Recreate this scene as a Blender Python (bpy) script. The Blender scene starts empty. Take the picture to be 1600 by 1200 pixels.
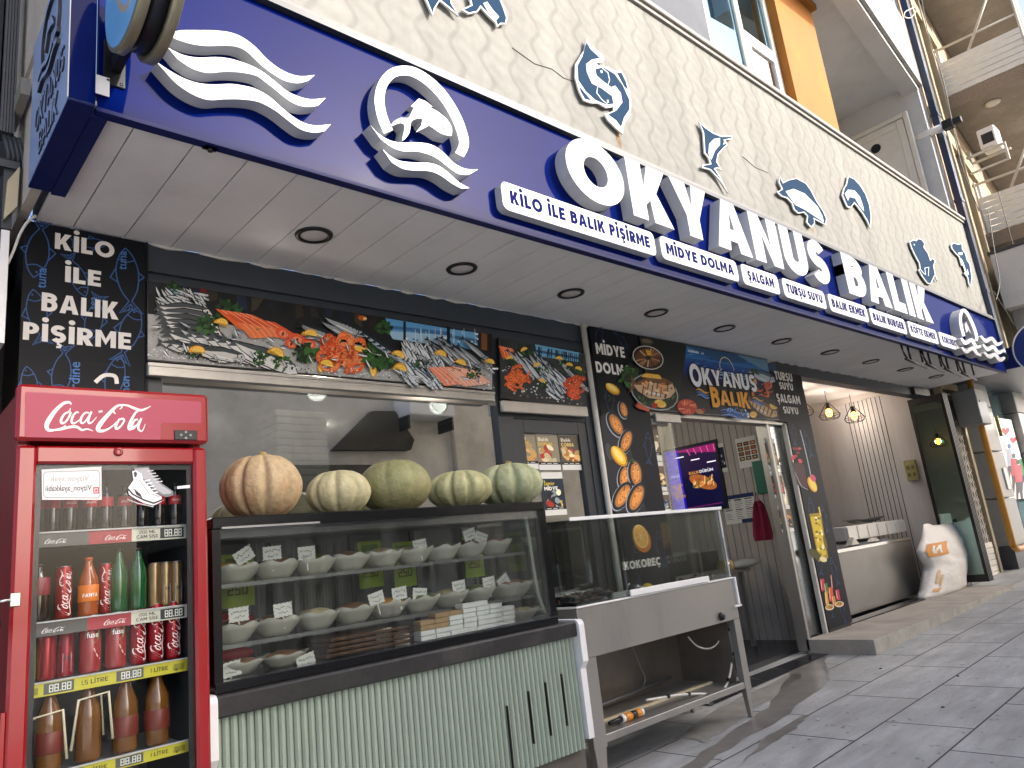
import bpy, math, random
from mathutils import Vector, Matrix
rnd = random.Random(7)
SC = bpy.context.scene
COL = SC.collection
R_ = math.radians

# ------------------------------------------------------------------ camera, sky, sun, exposure
CAMZ = 1.36
RX = (0.73900728, 0.07270625, 0.66976268)      # rows: world X, Y, Z seen in the camera's axes (right, down, forward)
RY = (-0.66427686, 0.2443132, 0.70643281)
RZ = (-0.11226978, -0.96696684, 0.22884631)
FPX = 1144.94
cam = bpy.data.cameras.new("camera"); camo = bpy.data.objects.new("camera", cam); COL.objects.link(camo)
cam.sensor_fit = 'HORIZONTAL'; cam.sensor_width = 36.0; cam.lens = FPX / 1600 * 36.0
cam.clip_start = 0.05; cam.clip_end = 500
m3 = Matrix(((RX[0], -RX[1], -RX[2]), (RY[0], -RY[1], -RY[2]), (RZ[0], -RZ[1], -RZ[2])))
camo.matrix_world = Matrix.Translation((0, 0, CAMZ)) @ m3.to_4x4()
SC.camera = camo

SUN = Vector((0.62, -1.0, 0.60)).normalized()   # towards the sun
w = bpy.data.worlds.new("World"); SC.world = w; w.use_nodes = True
nt = w.node_tree; bg = nt.nodes['Background']
sky = nt.nodes.new('ShaderNodeTexSky'); sky.sky_type = 'NISHITA'; sky.sun_disc = False
sky.sun_elevation = math.asin(SUN.z); sky.sun_rotation = math.atan2(SUN.x, SUN.y)
sky.air_density = 0.55; sky.dust_density = 5.0; sky.ozone_density = 1.0
nt.links.new(sky.outputs[0], bg.inputs[0]); bg.inputs[1].default_value = 0.15
sl = bpy.data.lights.new("sun", 'SUN'); sl.energy = 2.0; sl.angle = R_(0.53); sl.color = (1.0, 0.97, 0.93)
so = bpy.data.objects.new("sun", sl); COL.objects.link(so); so.location = SUN * 60
so.rotation_euler = SUN.to_track_quat('Z', 'Y').to_euler()
SC.view_settings.view_transform = 'Standard'; SC.view_settings.look = 'None'
SC.view_settings.exposure = 1.62; SC.view_settings.gamma = 1.0
try:
    SC.cycles.transparent_max_bounces = 24; SC.cycles.max_bounces = 10; SC.cycles.sample_clamp_indirect = 4.0
except Exception: pass

# ------------------------------------------------------------------ helpers
def lin(c):
    if isinstance(c, str):
        c = tuple(int(c[i:i+2], 16) / 255 for i in (0, 2, 4))
    return tuple((v / 12.92 if v <= 0.04045 else ((v + 0.055) / 1.055) ** 2.4) for v in c[:3])

def ray(px, py):
    v = (px - 800.0, py - 600.0, FPX)
    return Vector((sum(a * b for a, b in zip(RX, v)), sum(a * b for a, b in zip(RY, v)), sum(a * b for a, b in zip(RZ, v))))
def atY(px, py, y):
    d = ray(px, py); p = d * (y / d.y); p.z += CAMZ; return p
def atX(px, py, x):
    d = ray(px, py); p = d * (x / d.x); p.z += CAMZ; return p
def atZ(px, py, z):
    d = ray(px, py); p = d * ((z - CAMZ) / d.z); p.z += CAMZ; return p
def gz(x): return max(-0.16, 0.005 + 0.018 * (x - 7.0))       # the pavement climbs gently along the street

MATS = {}
def mat(name, col=(.5, .5, .5), rough=.6, metal=0.0, var=0.0, vscale=6.0, bump=0.0, bscale=40.0, coat=0.0, emit=None, estr=0.0, spec=.5,
        dirt=None, dscale=1.5, damt=.5, attr=False, stretch=None, alpha=None, trans=0.0):
    if name in MATS: return MATS[name]
    m = bpy.data.materials.new(name); m.use_nodes = True; MATS[name] = m
    n = m.node_tree.nodes; L = m.node_tree.links; b = n['Principled BSDF']
    c = lin(col) if isinstance(col, str) else col
    b.inputs['Base Color'].default_value = (*c, 1); b.inputs['Roughness'].default_value = rough; b.inputs['Metallic'].default_value = metal
    b.inputs['Specular IOR Level'].default_value = spec
    b.inputs['Coat Weight'].default_value = coat; b.inputs['Coat Roughness'].default_value = .06
    b.inputs['Transmission Weight'].default_value = trans
    cur = None
    if attr:
        a = n.new('ShaderNodeAttribute'); a.attribute_name = 'Col'; cur = a.outputs['Color']
    tc = None
    def coords():
        nonlocal tc
        if tc is None:
            t = n.new('ShaderNodeTexCoord'); tc = t.outputs['Object']
            if stretch:
                mp = n.new('ShaderNodeMapping'); mp.inputs['Scale'].default_value = stretch; L.new(tc, mp.inputs[0]); tc = mp.outputs[0]
        return tc
    if var > 0:
        t = n.new('ShaderNodeTexNoise'); t.inputs['Scale'].default_value = vscale; t.inputs['Detail'].default_value = 6; t.inputs['Roughness'].default_value = .65
        L.new(coords(), t.inputs['Vector'])
        mr = n.new('ShaderNodeMapRange'); mr.inputs[1].default_value = .28; mr.inputs[2].default_value = .72; mr.inputs[3].default_value = 1 - var; mr.inputs[4].default_value = 1 + var
        L.new(t.outputs[0], mr.inputs[0])
        mx = n.new('ShaderNodeMix'); mx.data_type = 'RGBA'; mx.blend_type = 'MULTIPLY'; mx.inputs['Factor'].default_value = 1
        if cur: L.new(cur, mx.inputs[6])
        else: mx.inputs[6].default_value = (*c, 1)
        L.new(mr.outputs[0], mx.inputs[7]); cur = mx.outputs[2]
    if dirt is not None:
        t = n.new('ShaderNodeTexNoise'); t.inputs['Scale'].default_value = dscale; t.inputs['Detail'].default_value = 8; t.inputs['Roughness'].default_value = .7
        L.new(coords(), t.inputs['Vector'])
        mr = n.new('ShaderNodeMapRange'); mr.inputs[1].default_value = .5; mr.inputs[2].default_value = .75; mr.inputs[3].default_value = 0; mr.inputs[4].default_value = damt
        L.new(t.outputs[0], mr.inputs[0])
        mx = n.new('ShaderNodeMix'); mx.data_type = 'RGBA'
        L.new(mr.outputs[0], mx.inputs['Factor'])
        if cur: L.new(cur, mx.inputs[6])
        else: mx.inputs[6].default_value = (*c, 1)
        mx.inputs[7].default_value = (*lin(dirt), 1); cur = mx.outputs[2]
        rr = n.new('ShaderNodeMapRange'); rr.inputs[3].default_value = rough; rr.inputs[4].default_value = min(1, rough + .2); L.new(mr.outputs[0], rr.inputs[0]); L.new(rr.outputs[0], b.inputs['Roughness'])
    if cur: L.new(cur, b.inputs['Base Color'])
    if bump > 0:
        t = n.new('ShaderNodeTexNoise'); t.inputs['Scale'].default_value = bscale; t.inputs['Detail'].default_value = 5
        L.new(coords(), t.inputs['Vector'])
        bp = n.new('ShaderNodeBump'); bp.inputs['Strength'].default_value = bump; bp.inputs['Distance'].default_value = .01
        L.new(t.outputs[0], bp.inputs['Height']); L.new(bp.outputs[0], b.inputs['Normal'])
    if emit:
        b.inputs['Emission Color'].default_value = (*(lin(emit) if isinstance(emit, str) else emit), 1); b.inputs['Emission Strength'].default_value = estr
    return m

def glass(name, tint=(1, 1, 1), base=.04, k=1.3, rough=.0, dust=0.0, refl=(1, 1, 1)):
    """window glass: looks through, mirrors more at a glancing angle"""
    if name in MATS: return MATS[name]
    m = bpy.data.materials.new(name); m.use_nodes = True; MATS[name] = m
    n = m.node_tree.nodes; L = m.node_tree.links; n.remove(n['Principled BSDF']); out = n['Material Output']
    tr = n.new('ShaderNodeBsdfTransparent'); tr.inputs[0].default_value = (*tint, 1)
    gl = n.new('ShaderNodeBsdfGlossy'); gl.inputs['Roughness'].default_value = rough; gl.inputs[0].default_value = (*refl, 1)
    fr = n.new('ShaderNodeLayerWeight'); fr.inputs[0].default_value = .35
    mr = n.new('ShaderNodeMapRange'); mr.inputs[3].default_value = base; mr.inputs[4].default_value = min(1, base + k * .6)
    L.new(fr.outputs['Fresnel'], mr.inputs[0])
    mx = n.new('ShaderNodeMixShader'); L.new(mr.outputs[0], mx.inputs[0]); L.new(tr.outputs[0], mx.inputs[1]); L.new(gl.outputs[0], mx.inputs[2])
    last = mx
    if dust > 0:
        df = n.new('ShaderNodeBsdfDiffuse'); df.inputs[0].default_value = (.5, .5, .48, 1)
        t = n.new('ShaderNodeTexNoise'); t.inputs['Scale'].default_value = 3; t.inputs['Detail'].default_value = 8
        c2 = n.new('ShaderNodeTexCoord'); mp = n.new('ShaderNodeMapping'); mp.inputs['Scale'].default_value = (6, 6, .5); L.new(c2.outputs['Object'], mp.inputs[0]); L.new(mp.outputs[0], t.inputs['Vector'])
        m2 = n.new('ShaderNodeMapRange'); m2.inputs[1].default_value = .35; m2.inputs[2].default_value = .8; m2.inputs[4].default_value = dust; L.new(t.outputs[0], m2.inputs[0])
        mx2 = n.new('ShaderNodeMixShader'); L.new(m2.outputs[0], mx2.inputs[0]); L.new(mx.outputs[0], mx2.inputs[1]); L.new(df.outputs[0], mx2.inputs[2]); last = mx2
    L.new(last.outputs[0], out.inputs[0])
    return m

def tag(o, label=None, cat=None, group=None, kind=None):
    if label: o['label'] = label
    if cat: o['category'] = cat
    if group: o['group'] = group
    if kind: o['kind'] = kind
    return o
def thing(name, loc, label, cat, group=None):
    o = bpy.data.objects.new(name, None); COL.objects.link(o); o.location = loc; o.empty_display_size = .1
    return tag(o, label, cat, group)
def wloc(o):
    v = Vector((0, 0, 0))
    while o is not None: v += o.location; o = o.parent
    return v

class MB:
    def __init__(s): s.v = []; s.f = []; s.m = []; s.sm = []; s.c = []
    def face(s, idx, mi=0, smooth=False, col=None): s.f.append(tuple(idx)); s.m.append(mi); s.sm.append(smooth); s.c.append(col)
    def quad(s, a, b, c, d, mi=0, col=None):
        i = len(s.v); s.v += [Vector(a), Vector(b), Vector(c), Vector(d)]; s.face((i, i+1, i+2, i+3), mi, False, col)
    def ngon(s, pts, mi=0, col=None):
        i = len(s.v); s.v += [Vector(p) for p in pts]; s.face(range(i, i + len(pts)), mi, False, col)
    def box(s, x0, x1, y0, y1, z0, z1, mi=0, bev=0.0):
        if bev > 0 and min(x1-x0, y1-y0, z1-z0) > 2.2 * bev: return s.bbox(x0, x1, y0, y1, z0, z1, mi, bev)
        i = len(s.v)
        s.v += [Vector(p) for p in ((x0,y0,z0),(x1,y0,z0),(x1,y1,z0),(x0,y1,z0),(x0,y0,z1),(x1,y0,z1),(x1,y1,z1),(x0,y1,z1))]
        for q in ((0,3,2,1),(4,5,6,7),(0,1,5,4),(1,2,6,5),(2,3,7,6),(3,0,4,7)): s.face([i+k for k in q], mi)
    def bbox(s, x0, x1, y0, y1, z0, z1, mi, b):
        X = (x0, x1); Y = (y0, y1); Z = (z0, z1); idx = {}
        for cx in (0, 1):
            for cy in (0, 1):
                for cz in (0, 1):
                    sx, sy, sz = (b if cx == 0 else -b), (b if cy == 0 else -b), (b if cz == 0 else -b)
                    for ax in range(3):
                        p = [X[cx] + sx, Y[cy] + sy, Z[cz] + sz]; p[ax] = (X, Y, Z)[ax][(cx, cy, cz)[ax]]
                        idx[(cx, cy, cz, ax)] = len(s.v); s.v.append(Vector(p))
        g = lambda a, b_, c, ax: idx[(a, b_, c, ax)]
        F = []
        for a in (0, 1):
            F.append([g(a,0,0,0), g(a,1,0,0), g(a,1,1,0), g(a,0,1,0)]); F.append([g(0,a,0,1), g(1,a,0,1), g(1,a,1,1), g(0,a,1,1)]); F.append([g(0,0,a,2), g(1,0,a,2), g(1,1,a,2), g(0,1,a,2)])
        for a in (0, 1):
            for c in (0, 1):
                F.append([g(a,c,0,0), g(a,c,1,0), g(a,c,1,1), g(a,c,0,1)]); F.append([g(a,0,c,0), g(a,1,c,0), g(a,1,c,2), g(a,0,c,2)]); F.append([g(0,a,c,1), g(1,a,c,1), g(1,a,c,2), g(0,a,c,2)])
                for d in (0, 1): F.append([g(a,c,d,0), g(a,c,d,1), g(a,c,d,2)])
        cen = Vector(((x0+x1)/2, (y0+y1)/2, (z0+z1)/2))
        for f in F:
            p = [s.v[k] for k in f]; nn = (p[1]-p[0]).cross(p[2]-p[0]); mid = sum(p, Vector((0,0,0))) / len(p)
            if nn.dot(mid - cen) < 0: f.reverse()
            s.face(f, mi)
    def tube(s, pts, r, n=10, mi=0, caps=True, smooth=True, close=False):
        pts = [Vector(p) for p in pts]; rs = r if isinstance(r, (list, tuple)) else [r] * len(pts); base = len(s.v); prev = None
        for k, p in enumerate(pts):
            if close: t = pts[(k+1) % len(pts)] - pts[k-1]
            else: t = (pts[min(k+1, len(pts)-1)] - pts[max(k-1, 0)])
            t = t.normalized() if t.length > 1e-9 else Vector((0, 0, 1))
            if prev is None:
                a = Vector((0, 0, 1)) if abs(t.z) < .9 else Vector((1, 0, 0)); u = t.cross(a).normalized()
            else: u = (prev - t * prev.dot(t)).normalized()
            prev = u; v = t.cross(u)
            for j in range(n):
                an = 2 * math.pi * j / n; s.v.append(p + (u * math.cos(an) + v * math.sin(an)) * rs[k])
        K = len(pts)
        for k in range(K if close else K - 1):
            a0 = base + k * n; b0 = base + ((k + 1) % K) * n
            for j in range(n): s.face((a0+j, a0+(j+1) % n, b0+(j+1) % n, b0+j), mi, smooth)
        if caps and not close:
            s.face([base + j for j in range(n)][::-1], mi); s.face([base + (K-1)*n + j for j in range(n)], mi)
    def lathe(s, prof, c, n=24, mi=0, axis='z', fx=None, smooth=True):
        """prof: (radius, height) pairs; fx(angle, radius, height) may change the radius/height"""
        base = len(s.v); c = Vector(c)
        for (r, h) in prof:
            for j in range(n):
                a = 2 * math.pi * j / n; rr, hh = (r, h) if fx is None else fx(a, r, h)
                if axis == 'z': p = Vector((rr * math.cos(a), rr * math.sin(a), hh))
                elif axis == 'y': p = Vector((rr * math.cos(a), hh, rr * math.sin(a)))
                else: p = Vector((hh, rr * math.cos(a), rr * math.sin(a)))
                s.v.append(c + p)
        for k in range(len(prof) - 1):
            for j in range(n):
                q = (base+k*n+j, base+k*n+(j+1) % n, base+(k+1)*n+(j+1) % n, base+(k+1)*n+j)
                s.face(q if axis != 'y' else q[::-1], mi, smooth)
        f0 = [base+j for j in range(n)]; f1 = [base+(len(prof)-1)*n+j for j in range(n)]
        s.face(f0[::-1] if axis != 'y' else f0, mi); s.face(f1 if axis != 'y' else f1[::-1], mi)
    def prism(s, pts, fr, d0, d1, mi=0, ms=None, col=None):
        """2D outline pts (any winding) in frame fr, from depth d0 (back) to d1 (front, along n)"""
        ms = mi if ms is None else ms
        A = sum(pts[i][0]*pts[(i+1) % len(pts)][1]-pts[(i+1) % len(pts)][0]*pts[i][1] for i in range(len(pts)))
        if A < 0: pts = pts[::-1]
        n = len(pts); i = len(s.v)
        s.v += [fr(p[0], p[1], d1) for p in pts] + [fr(p[0], p[1], d0) for p in pts]
        s.face(range(i, i+n), mi, False, col); s.face([i+n+k for k in range(n)][::-1], mi, False, col)
        for k in range(n): s.face((i+k, i+n+k, i+n+(k+1) % n, i+(k+1) % n), ms, False, col)
    def ringprism(s, out, inn, fr, d0, d1, mi=0, ms=None, col=None):
        ms = mi if ms is None else ms; n = len(out); i = len(s.v)
        s.v += [fr(p[0], p[1], d1) for p in out] + [fr(p[0], p[1], d1) for p in inn] + [fr(p[0], p[1], d0) for p in out] + [fr(p[0], p[1], d0) for p in inn]
        for k in range(n):
            q = (k+1) % n
            s.face((i+k, i+q, i+n+q, i+n+k), mi, False, col); s.face((i+2*n+k, i+3*n+k, i+3*n+q, i+2*n+q), mi, False, col)
            s.face((i+k, i+2*n+k, i+2*n+q, i+q), ms, False, col); s.face((i+n+k, i+n+q, i+3*n+q, i+3*n+k), ms, False, col)
    def ell(s, c, rx, ry, rz, nu=14, nv=9, mi=0, rot=None, fx=None):
        base = len(s.v); c = Vector(c)
        for a in range(nv + 1):
            th = math.pi * a / nv
            for j in range(nu):
                ph = 2 * math.pi * j / nu
                p = Vector((rx*math.sin(th)*math.cos(ph), ry*math.sin(th)*math.sin(ph), rz*math.cos(th)))
                if fx: p = fx(p, th, ph)
                if rot: p = rot @ p
                s.v.append(c + p)
        for a in range(nv):
            for j in range(nu): s.face((base+a*nu+j, base+(a+1)*nu+j, base+(a+1)*nu+(j+1) % nu, base+a*nu+(j+1) % nu), mi, True)
    def build(s, name, mats, parent=None, loc=None, **tags):
        if not isinstance(mats, (list, tuple)): mats = [mats]
        if parent is not None: off = wloc(parent)
        elif loc is not None: off = Vector(loc)
        else:
            lo = Vector((min(p.x for p in s.v), min(p.y for p in s.v), min(p.z for p in s.v))); hi = Vector((max(p.x for p in s.v), max(p.y for p in s.v), 0))
            off = Vector(((lo.x+hi.x)/2, (lo.y+hi.y)/2, lo.z))
        me = bpy.data.meshes.new(name); me.from_pydata([tuple(p - off) for p in s.v], [], s.f)
        for m in mats: me.materials.append(m)
        me.polygons.foreach_set('material_index', s.m); me.polygons.foreach_set('use_smooth', s.sm)
        if any(c is not None for c in s.c):
            at = me.color_attributes.new('Col', 'FLOAT_COLOR', 'CORNER'); buf = []
            for f, c in zip(s.f, s.c):
                c = c or (.5, .5, .5)
                for _ in f: buf += [c[0], c[1], c[2], 1.0]
            at.data.foreach_set('color', buf)
        me.update()
        o = bpy.data.objects.new(name, me); COL.objects.link(o)
        if parent is not None: o.parent = parent
        else: o.location = off
        tag(o, **tags)
        return o
def dup(o, off, parent=None, label=None, rot=None):
    c = o.copy(); COL.objects.link(c)
    if parent is not None: c.parent = parent
    else: c.location = o.location + Vector(off)
    if label: c['label'] = label
    if rot is not None: c.rotation_euler = rot
    for ch in list(o.children): dup(ch, (0, 0, 0), c)
    return c
def frame(o, u, v, n):
    o, u, v, n = Vector(o), Vector(u), Vector(v), Vector(n)
    return lambda a, b, d=0.0: o + u * a + v * b + n * d
def facade(y): return frame((0, y, 0), (1, 0, 0), (0, 0, 1), (0, -1, 0))       # 2D = world (x, z), depth grows towards the street
def sideface(x): return frame((x, 0, 0), (0, -1, 0), (0, 0, 1), (-1, 0, 0))     # 2D = (-y, z), faces -x
def px2(y): return lambda pts: [(lambda p: (p.x, p.z))(atY(a, b, y)) for a, b in pts]
def pxs(x): return lambda pts: [(lambda p: (-p.y, p.z))(atX(a, b, x)) for a, b in pts]
def earc(cx, cy, rx, ry, a0, a1, n): return [(cx + rx*math.cos(R_(a0+(a1-a0)*i/n)), cy + ry*math.sin(R_(a0+(a1-a0)*i/n))) for i in range(n+1)]

# ------------------------------------------------------------------ lettering: bold geometric capitals made of outlines (cap height 1)
def strip(pts, wd):
    """outline of a stroke of width wd (number or list) along pts"""
    Lp, Rp = [], []; n = len(pts)
    for i, p in enumerate(pts):
        a = pts[max(i-1, 0)]; b = pts[min(i+1, n-1)]
        d0 = Vector((p[0]-a[0], p[1]-a[1])) if i > 0 else Vector((b[0]-p[0], b[1]-p[1]))
        d1 = Vector((b[0]-p[0], b[1]-p[1])) if i < n-1 else d0
        if d0.length < 1e-9: d0 = d1
        if d1.length < 1e-9: d1 = d0
        d0 = d0.normalized(); d1 = d1.normalized(); t = d0 + d1; t = t.normalized() if t.length > 1e-6 else d0
        nn = Vector((-t.y, t.x)); cs = max(.5, nn.dot(Vector((-d0.y, d0.x)))); h = (wd[i] if isinstance(wd, (list, tuple)) else wd) / 2 / cs
        Lp.append((p[0]+nn.x*h, p[1]+nn.y*h)); Rp.append((p[0]-nn.x*h, p[1]-nn.y*h))
    return Lp + Rp[::-1]
def rect(x0, y0, x1, y1): return ('p', [(x0, y0), (x1, y0), (x1, y1), (x0, y1)])
def glyph(ch, w=.23):
    """(shapes, advance width)"""
    h = w / 2; base = {'İ': 'I', 'Ş': 'S', 'Ç': 'C', 'Ö': 'O', 'Ü': 'U', 'Ğ': 'G'}.get(ch, ch); g = []; W = .7
    P = lambda *p: g.append(('p', list(p)))
    if base == ' ': return [], .30
    if base == 'I': W = w; g.append(rect(0, 0, w, 1))
    elif base == 'L': W = .56; P((0,0),(W,0),(W,w*.95),(w,w*.95),(w,1),(0,1))
    elif base == 'E': W = .6; P((0,0),(W,0),(W,w*.9),(w,w*.9),(w,.5-w*.42),(W*.93,.5-w*.42),(W*.93,.5+w*.42),(w,.5+w*.42),(w,1-w*.9),(W,1-w*.9),(W,1),(0,1))
    elif base == 'F': W = .57; P((0,0),(w,0),(w,.46-w*.42),(W*.93,.46-w*.42),(W*.93,.46+w*.42),(w,.46+w*.42),(w,1-w*.9),(W,1-w*.9),(W,1),(0,1))
    elif base == 'T': W = .66; P((W/2-h,0),(W/2+h,0),(W/2+h,1-w*.92),(W,1-w*.92),(W,1),(0,1),(0,1-w*.92),(W/2-h,1-w*.92))
    elif base == 'H': W = .76; P((0,0),(w,0),(w,.5-h*.9),(W-w,.5-h*.9),(W-w,0),(W,0),(W,1),(W-w,1),(W-w,.5+h*.9),(w,.5+h*.9),(w,1),(0,1))
    elif base == 'N': W = .80; P((0,0),(w,0),(w,.62),(W-w,0),(W,0),(W,1),(W-w,1),(W-w,.38),(w,1),(0,1))
    elif base == 'M': W = .94; P((0,0),(w,0),(w,.60),(W/2,.14),(W-w,.60),(W-w,0),(W,0),(W,1),(W-w*1.02,1),(W/2,.50),(w*1.02,1),(0,1))
    elif base == 'A':
        W = .88; a = w*1.1; xi = lambda y: a + (W/2 - a) * y / .80; t = .20 + w*.82
        P((0,0),(a,0),(xi(.20),.20),(W-xi(.20),.20),(W-a,0),(W,0),(W/2+a*.52,1),(W/2-a*.52,1))
        g.append(('hole', [(xi(t),t),(W-xi(t),t),(W/2,.80)]))
    elif base == 'V': W = .86; a = w*1.12; P((0,1),(a,1),(W/2,.27),(W-a,1),(W,1),(W/2+a*.5,0),(W/2-a*.5,0))
    elif base == 'K':
        W = .78; P((0,0),(w,0),(w,.27),(w+.10,.38),(W-1.28*w,0),(W+.02,0),(w+.245,.545),(W-.01,1),(W-1.28*w,1),(w,.575),(w,1),(0,1))
    elif base == 'Y': W = .82; a = w*1.18; P((W/2-h,0),(W/2+h,0),(W/2+h,.38),(W,1),(W-a,1),(W/2,.56),(a,1),(0,1),(W/2-h,.38))
    elif base == 'Z': W = .66; P((0,0),(W,0),(W,w*.9),(w*1.4,w*.9),(W,1-w*.8),(W,1),(0,1),(0,1-w*.9),(W-w*1.4,1-w*.9),(0,w*.8))
    elif base == 'O': W = .98; g.append(('r', earc(W/2,.5,W/2,.515,0,350,35), earc(W/2,.5,W/2-w,.515-w*.96,0,350,35)))
    elif base in 'CG':
        W = .86 if base == 'C' else .92; c = earc(.49,.5,.49-h,.515-h,(48 if base == 'C' else 46),(312 if base == 'C' else 318),26)
        if base == 'G': c = c + [(W-h, .22), (W-h, .50)]
        g.append(('p', strip(c, w)))
        if base == 'G': g.append(rect(.50, .50-w*.35, W, .50+w*.42))
    elif base == 'U': W = .76; g.append(('p', strip([(h,1),(h,.60)] + earc(W/2,.36,W/2-h,.36-h,180,360,18) + [(W-h,.60),(W-h,1)], w)))
    elif base == 'S':
        W = .66; ry = (.5-h)/2+.004; g.append(('p', strip(earc(W/2,.5+ry,W/2-h,ry,28,270,16) + earc(W/2,.5-ry,W/2-h,ry,90,-152,16)[1:], w*.94)))
    elif base == 'D': W = .80; g.append(('r', [(0,0)]+[(W*.42,0)]+earc(W*.42,.5,W*.58,.5,-80,80,16)+[(W*.42,1),(0,1)], [(w,w*.92)]+[(W*.42,w*.92)]+earc(W*.42,.5,W*.58-w,.5-w*.92,-80,80,16)+[(W*.42,1-w*.92),(w,1-w*.92)]))
    elif base in 'PRB':
        W = .66 if base == 'P' else .70; y0 = .36 if base != 'B' else .47; cy = (1+y0)/2; ry = (1-y0)/2
        g.append(('r', [(0,y0),(W*.45,y0)]+earc(W*.45,cy,W*.53,ry,-75,75,12)+[(W*.45,1),(0,1)], [(w,y0+w*.85),(W*.45,y0+w*.85)]+earc(W*.45,cy,W*.53-w,ry-w*.85,-75,75,12)+[(W*.45,1-w*.85),(w,1-w*.85)]))
        if base in 'PR': g.append(rect(0, 0, w, y0+.02))
        if base == 'R': P((W*.30,y0+.05),(W*.30+w*1.15,y0+.05),(W+.02,0),(W+.02-w*1.22,0))
        if base == 'B':
            y1 = y0+w*.86; cy = y1/2; ry = y1/2
            g.append(('r', [(0,0),(W*.48,0)]+earc(W*.48,cy,W*.54,ry,-75,75,12)+[(W*.48,y1),(0,y1)], [(w,w*.85),(W*.48,w*.85)]+earc(W*.48,cy,W*.54-w,ry-w*.85,-75,75,12)+[(W*.48,y1-w*.85),(w,y1-w*.85)]))
    elif base in '0123456789':
        W = .56; s = w*.75
        seg = {'0':'abcdef','1':'bc','2':'abged','3':'abgcd','4':'fgbc','5':'afgcd','6':'afgedc','7':'abc','8':'abcdefg','9':'abcdfg'}[base]
        R4 = {'a':(0,1-s,W,1),'b':(W-s,.5,W,1),'c':(W-s,0,W,.5),'d':(0,0,W,s),'e':(0,0,s,.5),'f':(0,.5,s,1),'g':(0,.5-s/2,W,.5+s/2)}
        for q in seg: g.append(rect(*R4[q]))
    elif base == '.': W = w; g.append(rect(0, 0, w*.9, w*.9))
    elif base == ',': W = w; P((0,-.15),(w*.5,-.15),(w,w*.9),(0,w*.9))
    elif base == '-': W = .4; g.append(rect(0, .38, .4, .38+w*.8))
    if ch == 'İ': g.append(('p', earc(W/2,1.24,w*.58,w*.58,0,340,12)))
    if ch in 'ÖÜ':
        for sx in (-1, 1): g.append(('p', earc(W/2+sx*.17,1.2,w*.48,w*.48,0,340,10)))
    if ch in 'ŞÇ': g.append(('p', strip([(W/2,.03),(W/2,-.08),(W/2+.10,-.14),(W/2+.07,-.24),(W/2-.08,-.25)], w*.45)))
    return g, W
def layout(txt, x, y, h, width=None, w=.23, gap=.11, sx=1.0, slope=0.0):
    """shapes of a line of lettering at (x, y) with cap height h; width squeezes it to that length. Yields (char, shapes)"""
    tot = 0; G = []
    for ch in txt: s, a = glyph(ch, w); G.append((ch, s, tot)); tot += a + gap
    tot -= gap; kx = (width / tot) if width else h * sx; out = []
    for ch, s, x0 in G:
        q = []
        for sh in s:
            q.append((sh[0],) + tuple([(x + (p[0]+x0)*kx, y + p[1]*h + slope*(p[0]+x0)*kx) for p in pl] for pl in sh[1:]))
        if q: out.append((ch, q))
    return out
def fit(txt, w=.23, gap=.11):
    return sum(glyph(c, w)[1] + gap for c in txt) - gap
def letter_solid(mb, shapes, fr, d0, d1, mi=0, ms=None, col=None):
    """extrude lettering; a counter cut into an A is carried as a ring between its outline and the hole"""
    e = 0.0
    outline = None
    k = 0
    while k < len(shapes):
        sh = shapes[k]; nxt = shapes[k+1] if k+1 < len(shapes) else None
        if nxt is not None and nxt[0] == 'hole':
            # the A: outline points 0,1,2,3,4,5 legs and bar, 6,7 top; split into solid pieces round the hole
            o = sh[1]; hl = nxt[1]
            bl, br, tp = hl
            mb.prism([o[0], o[1], o[2], bl, tp, o[7]], fr, d0, d1, mi, ms, col)
            mb.prism([o[5], o[6], o[7], tp, br, o[3], o[4]], fr, d0, d1, mi, ms, col)
            mb.prism([o[2], o[3], br, bl], fr, d0, d1, mi, ms, col)
            k += 2; continue
        if sh[0] == 'p': mb.prism(sh[1], fr, d0, d1 + e, mi, ms, col)
        elif sh[0] == 'r': mb.ringprism(sh[1], sh[2], fr, d0, d1 + e, mi, ms, col)
        e += .0003; k += 1

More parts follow.
